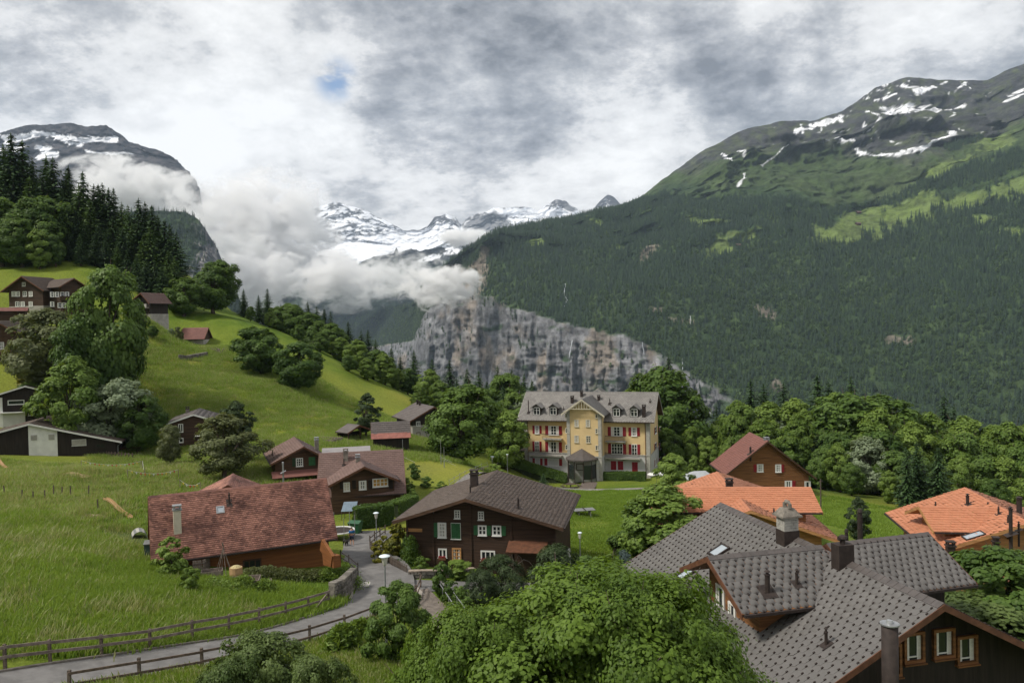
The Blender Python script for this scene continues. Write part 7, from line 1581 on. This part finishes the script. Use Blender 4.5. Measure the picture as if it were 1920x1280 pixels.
def bed(px, py, w, d, label, rz=.3):
    p = gpix(px, py); e = empty('raised_bed', p, label, 'planter', rz)
    for (a, b, c_, d_) in ((-w, w, -d, -d+.06), (-w, w, d-.06, d), (-w, -w+.06, -d+.06, d-.06), (w-.06, w, -d+.06, d-.06)): MB().box(a, b, c_, d_, -.2, .5).build('board', WOODP, e)
    MB().box(-w+.07, w-.07, -d+.07, d-.07, -.1, .40).build('soil', mat('soil', (.06, .045, .035), .95, .4, 4, bump=.8), e)
bed(487, 1102, .85, .5, 'wooden raised bed in the grass below the farmhouse wall'); bed(398, 1084, .75, .45, 'pale-lidded wooden frame under the farmhouse eave'); bed(450, 1100, 1.4, .7, 'dark plot of soil edged with boards left of the raised bed', .2); bed(612, 832, 2.2, 1.5, 'board-edged garden plot on the meadow above the brown chalets', -.3)
p = gpix(443, 1088); e = empty('wicker_tub', p, 'large tan tub filled with straw under the farmhouse eave', 'tub'); MB().lathe([(.42, 0), (.48, .5), (.46, .95), (.40, .95)], n=14).build('tub', TAN, e); heapv = MB().lathe([(.42, .93), (.25, 1.05), (.05, 1.1)], n=10).build('straw', mat('straw', (.45, .38, .20), .95, .3, 10, bump=.8), e)
p = gpix(420, 1085); e = empty('bean_poles', p, 'wigwam of tall bare bean poles beside the farmhouse', 'poles')
for k in range(6): a = k*1.05; MB().tube([(math.cos(a)*.75, math.sin(a)*.6, -.1), (-math.cos(a)*.08, -math.sin(a)*.08, 2.4+rnd.random()*.3)], .022, 5).build('pole', WOODP, e)
# vegetables and rank growth as clumps
def clump(name, pxs, label, h=.6, n=900, m=LEAF[1], leaf=.16, spread=.8, cat='plants'):
    g = np.random.default_rng(len(label)*7+int(pxs[0][0])); P = [gpix(*q) for q in pxs]; o = P[0]; cen = []
    for q in P: c_ = g.normal(size=(n, 3))*[spread*.5, spread*.5, 0]; c_[:, 2] = g.random(n)**.8*h*(1-np.minimum(1, np.hypot(c_[:, 0], c_[:, 1])/spread/1.6)**2*.7); cen.append(c_+np.array(q-o))
    cen = np.concatenate(cen); k = len(cen); nr = g.normal(size=(k, 3))+[0, 0, .9]; V, F = quads(cen, nr, g.normal(size=(k, 3))+[0, 0, .6], np.full(k, leaf*.6), leaf*(.6+.8*g.random(k)))
    q = mobj(name, np_mesh(name, V, F, m, False, {'tint': np.repeat(np.clip(.5+.22*g.normal(size=k), 0, 1), 4)})); q.location = o; return tag(q, label, cat)
clump('potato_plants', [(400, 1100), (415, 1106), (432, 1112), (458, 1112)], 'leafy vegetable plants round the dark garden plot', .55, 700); clump('shrub', [(457, 1110)], 'bushy green plant at the corner of the garden plot', 1.1, 1600, spread=.7, cat='shrub'); clump('shrub', [(495, 1112)], 'green currant bush right against the raised bed', 1.0, 1500, spread=.7, cat='shrub')
clump('flower_bank', [(640, 1086), (650, 1092), (660, 1100), (630, 1080), (645, 1075), (615, 1085)], 'rank flowering plants on top of the dry stone wall', .9, 900, cat='flowers'); clump('tall_weeds', [(500, 1080), (530, 1083), (560, 1085), (590, 1085), (475, 1082)], 'tall dry weeds along the foot of the farmhouse wall', .8, 800, LEAF[3], cat='weeds')
clump('grass_tussock', [(640, 1225), (648, 1222)], 'large bright tussock of long grass below the lower fence', 1.5, 2500, LEAF[1], .5, .6, 'grass tuft'); clump('grass_tussock', [(676, 1205)], 'second tussock of long grass nearer the maple bush', 1.3, 1600, LEAF[1], .5, .5, 'grass tuft')
clump('climbing_ivy', [(772, 1060), (770, 1050)], 'dark ivy on the left corner of the timber chalet', 2.6, 1500, LEAF[0], .18, .6, 'ivy')
# trampoline, awning, garden seats at the broad chalet
p = gpix(636, 1008); e = empty('trampoline', p, 'round trampoline with black net and white rim behind the farmhouse roof', 'trampoline'); MB().tube([(math.cos(k*.3927)*1.5, math.sin(k*.3927)*1.5, .8) for k in range(17)], .08, 6).build('rim', WHITE, e); MB().lathe([(1.42, .79), (.02, .78)], n=16).build('mat', WD['metal'], e)
for k in range(6): a = k*1.047; MB().tube([(math.cos(a)*1.55, math.sin(a)*1.55, -.2), (math.cos(a)*1.55, math.sin(a)*1.55, 2.3)], .03, 5).build('post', PSTEEL, e)
p = gpix(655, 972); e = empty('awning', p, 'tilted blue-grey canvas awning left of the hedge', 'awning', .1); MB().slab([(-.8, -.7, 1.0), (.8, -.7, 1.0), (.9, .5, 1.8), (-.6, .5, 1.8)], .06).build('canvas', mat('blue_canvas', (.15, .20, .25), .7, .15, 3), e)
for a, b in ((-.75, -.66), (.75, -.66), (.85, .46), (-.55, .46)): MB().bar((a, b, -.4), (a, b, 1.0 if b < 0 else 1.72), .05).build('post', WPOST, e)
def chair(px, py, col, label, rz):
    p = gpix(px, py); e = empty('garden_chair', p, label, 'chair', rz)
    MB().box(-.3, .3, -.3, .3, .42, .47).build('seat', col, e); MB().box(-.3, .3, .26, .31, .5, 1.0).build('backrest', col, e)
    for a, b in ((-.27, -.27), (.27, -.27), (-.27, .27), (.27, .27)): MB().box(a-.03, a+.03, b-.03, b+.03, -.1, .42).build('leg', WD['pale'], e)
chair(704, 964, WD['gold'], 'yellow wooden garden chair left of the grey table on the terrace', .3); chair(730, 963, WD['gold'], 'yellow wooden garden chair right of the grey table on the terrace', 2.5); chair(680, 963, WHITE, 'white garden chair alone on the terrace', 1)
p = gpix(717, 964); e = empty('garden_table', p, 'grey cloth-covered table between yellow chairs on the terrace', 'table'); MB().box(-.7, .7, -.4, .4, .70, .75).build('table_top', GREYT, e); [MB().box(a-.03, a+.03, b-.03, b+.03, -.1, .7).build('leg', GREYT, e) for a in (-.6, .6) for b in (-.35, .35)]
# dead arched branches, white sheet, pole, tent
p = gpix(965, 1085); e = empty('arched_branches', p, 'bare pale arched branches rising from the shrub pines', 'branches')
for a, b, h in ((-.9, .2, 1.7), (-.3, 0, 2.0), (.5, .1, 1.9), (1.1, -.1, 1.6)): MB().tube([(0, 0, .2), (a*.25, b, h*.75), (a*.7, b, h), (a*1.1, b, h*.9), (a*1.5, b, h*.55)], [.06, .05, .04, .03, .02], 6).build('branch', WOODP, e)
p = gpix(1064, 1066); e = empty('white_board', p, 'tall white board leaning at the right end of the timber chalet', 'board', .4); MB().slab([(-.25, -.3, 0), (.25, -.3, 0), (.35, .1, 1.9), (-.05, .1, 1.9)], .06).build('board', WHITE, e)
p = gpix(1539, 955); e = empty('wooden_pole', p, 'tall dark wooden pole right of the red-shuttered chalet', 'pole'); MB().tube([(0, 0, -.5), (0, 0, 4.3)], [.11, .08], 8).build('shaft', WPOST, e); MB().box(-.25, .25, -.04, .04, 3.9, 4.0).build('crosspiece', WPOST, e)
p = gpix(1305, 912); e = empty('tent_roof', p, 'pale grey canvas shelter left of the red-shuttered chalet', 'shelter', .1); TC = mat('tent_canvas', (.34, .36, .38), .7, .1, 2); MB().add([(-2.2, -2, 1.6), (3.0, -2, 1.6), (3.0, 2, 1.6), (-2.2, 2, 1.6), (-.3, 0, 2.6), (1.6, 0, 2.6)], [(0, 1, 5, 4), (1, 2, 5), (2, 3, 4, 5), (3, 0, 4)]).build('canvas', TC, e)
for a, b in ((-2.1, -1.9), (2.9, -1.9), (2.9, 1.9), (-2.1, 1.9)): MB().bar((a, b, -.4), (a, b, 1.6), .08).build('post', PSTEEL, e)
p = gpix(408, 663); e = empty('wood_pile', p, 'tangle of grey branches and logs right of the little barn', 'wood pile'); r = random.Random(2)
for k in range(14): a = r.random()*6.28; MB().tube([(r.uniform(-1, 1), r.uniform(-.8, .8), .1), (r.uniform(-1, 1)+math.cos(a)*.8, r.uniform(-.8, .8), r.uniform(.3, 1.6))], .07, 5).build('branch', WOODP, e)
rail_fence([gpix(265, 575), gpix(280, 576), gpix(296, 578)], 'grey plank fence right of the hillside hut', hts=(.5, .9), name='plank_fence')
# huts across the valley on the alp
def wallpt(px, py):
    d = (RW['PX']-px)**2+((RW['PY']-py))**2; i = np.unravel_index(np.argmin(d), d.shape); return Vector(RW['P'][i])
for px, py, lab in ((1606, 433, 'tiny brown hay hut on the bright alp across the valley, the lower one'), (1622, 414, 'tiny grey hut on the bright alp across the valley, the higher one'), (1390, 470, 'tiny hut at the edge of the small clearing across the valley')):
    p = wallpt(px, py); e = empty('alp_hut', p, lab, 'hut', .4); MB().box(-8, 8, -5, 5, -6, 4).build('wall', WD['brown'], e); MB().slab([(-9.5, -7, 3.4), (9.5, -7, 3.4), (9.5, 0, 8), (-9.5, 0, 8)], .5).slab([(-9.5, 0, 8), (9.5, 0, 8), (9.5, 7, 3.4), (-9.5, 7, 3.4)], .5).build('roof', RF['mauve'], e)
# waterfalls
WF = mat('falling_water', (.42, .45, .48), .6, .15, .05)
def fall(pts, w, label):
    P = [wallpt(*q)+Vector((0, -14, 0)) for q in pts]; m = MB(); r = random.Random(int(pts[0][0]))
    for a, b in zip(P[:-1], P[1:]):
        n = 5
        for k in range(n): c_, d_ = a.lerp(b, k/n), a.lerp(b, (k+1)/n); j = Vector((r.uniform(-1, 1)*w*.3, 0, 0)); m.bar(c_+j-P[0], d_+j*.3-P[0], w*r.uniform(.25, .6), w*.3)
    o = m.build('waterfall', WF); o.location = P[0]; tag(o, label, 'waterfall')
fall([(1062, 545), (1060, 562), (1063, 572), (1060, 582)], 4.0, 'short white waterfall high in the dark forest above the hotel'); fall([(1069, 638), (1065, 668), (1062, 700)], 3.4, 'long thin waterfall down the cliff straight above the hotel'); fall([(1203, 642), (1206, 664)], 3.0, 'short waterfall at the cliff edge above the tall maple'); fall([(1278, 676), (1275, 692)], 3.0, 'lowest small waterfall on the right part of the cliff'); fall([(1297, 603), (1297, 616)], 2.4, 'tiny waterfall in the forest right of the cliff')
# ================================================================ long grass
def tuft(seed, h, n=14, spread=.35, m=None, lean=.35):
    g = np.random.default_rng(seed); V = []; F = []; tt = []
    for k in range(n):
        x, y = g.normal(size=2)*spread; a = g.random()*6.28; w = .018+.014*g.random(); hh = h*(.5+.7*g.random()); lx, ly = g.normal(size=2)*lean*hh+[.12*hh, 0]; b = len(V)
        V += [(x-math.cos(a)*w, y-math.sin(a)*w, -.03), (x+math.cos(a)*w, y+math.sin(a)*w, -.03), (x+lx*.4+math.cos(a)*w*.7, y+ly*.4+math.sin(a)*w*.7, hh*.6), (x+lx*.4-math.cos(a)*w*.7, y+ly*.4-math.sin(a)*w*.7, hh*.6), (x+lx, y+ly, hh)]
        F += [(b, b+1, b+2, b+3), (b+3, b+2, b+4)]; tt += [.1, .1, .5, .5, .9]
    me = bpy.data.meshes.new('tuft'); me.from_pydata(V, [], F); me.attributes.new('tint', 'FLOAT', 'POINT').data.foreach_set('value', np.clip(np.array(tt)+g.normal()*.1, 0, 1).astype(np.float32)); me.materials.append(m); return me
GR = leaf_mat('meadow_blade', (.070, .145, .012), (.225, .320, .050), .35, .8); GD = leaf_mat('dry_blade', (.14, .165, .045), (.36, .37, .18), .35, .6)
def grass(name, poly, n, hts, mats, smin=.7, smax=1.3, seed=1, keep=None):
    g = np.random.default_rng(seed); P = np.array(poly, float); x0, y0 = P.min(0); x1, y1 = P.max(0); x = g.uniform(x0, x1, n*3); y = g.uniform(y0, y1, n*3)
    ins = np.zeros(len(x), bool); j = len(P)-1
    for i in range(len(P)):
        c = ((P[i, 1] > y) != (P[j, 1] > y)) & (x < (P[j, 0]-P[i, 0])*(y-P[i, 1])/(P[j, 1]-P[i, 1]+1e-9)+P[i, 0]); ins ^= c; j = i
    d = np.minimum(np.minimum(pdist(x, y, ROAD), pdist(x, y, ROAD2)), np.minimum(pdist(x, y, PATH), np.minimum(pdist(x, y, HPATH), pdist(x, y, HWALK)))); ins &= d > .35
    for bl in (FH, CH_A):
        Mi = np.array(bl.Mi); lx = Mi[0, 0]*x+Mi[0, 1]*y+Mi[0, 3]; ly = Mi[1, 0]*x+Mi[1, 1]*y+Mi[1, 3]; ins &= ~((lx > bl.x0-.1) & (lx < bl.x1+.1) & (ly > bl.y0-.1) & (ly < bl.y1+.1))
    cl = fbm(np.stack([x/2.5, y/2.5, x*0+seed], -1), 4)+.4*fbm(np.stack([x/9, y/9, x*0+seed], -1), 3); ins &= g.random(len(x)) < np.clip(.62+cl*1.3, .12, 1)
    x, y = x[ins][:n], y[ins][:n]; z = ground(x, y); big = fbm(np.stack([x/9, y/9, x*0+3], -1), 4)
    rot = np.zeros((len(x), 3)); rot[:, 2] = g.random(len(x))*6.28*0+g.normal(size=len(x))*.7
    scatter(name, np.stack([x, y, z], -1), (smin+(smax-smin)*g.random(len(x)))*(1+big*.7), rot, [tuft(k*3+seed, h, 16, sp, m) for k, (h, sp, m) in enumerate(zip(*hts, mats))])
grass('long_grass', [(-44, 36.5), (-28, 38), (-18, 44), (-12.5, 51), (-11.5, 56), (-16, 59.5), (-24, 57), (-29, 62), (-40, 72), (-60, 80), (-70, 78)], 52000, ((.36, .42, .38, .50, .40), (.28, .3, .28, .25, .3)), (GR, GR, GR, GR, GR), seed=2)
grass('seed_heads', [(-44, 36.5), (-28, 38), (-18, 44), (-13.5, 50), (-24, 57), (-40, 72), (-60, 80), (-70, 78)], 6000, ((.55, .5), (.5, .5)), (GD, GD), smin=.5, seed=12)
grass('meadow_grass', [(-75, 72), (-40, 70), (-28, 70), (-26, 85), (-34, 112), (-60, 112), (-85, 115)], 22000, ((.45, .5, .45), (.4, .4, .35)), (GR, GD, GR), seed=3)
grass('verge_grass', [(-40, 27), (0, 27), (6, 40), (5, 57), (-3, 58.5), (-8, 56), (-10, 50), (-15, 42), (-25, 36), (-45, 32)], 34000, ((.34, .40, .34), (.26, .25, .26)), (GR, GR, GD), seed=4)
grass('lawn_grass', [(4, 70), (30, 70), (30, 100), (34, 130), (8, 133), (-5, 110), (-8, 90), (-12, 86), (-6, 84)], 30000, ((.14, .16), (.4, .4)), (GR, GR), seed=5)
grass('far_meadow_grass', [(38, 78), (52, 78), (62, 112), (50, 122), (36, 116)], 12000, ((.4, .4), (.4, .4)), (GR, GR), seed=6)
grass('slope_grass', [(-60, 112), (-30, 100), (-20, 112), (-8, 130), (-22, 170), (-60, 190), (-95, 185), (-80, 150), (-70, 130)], 40000, ((.5, .5, .45), (.6, .6, .6)), (GR, GD, GR), seed=7)
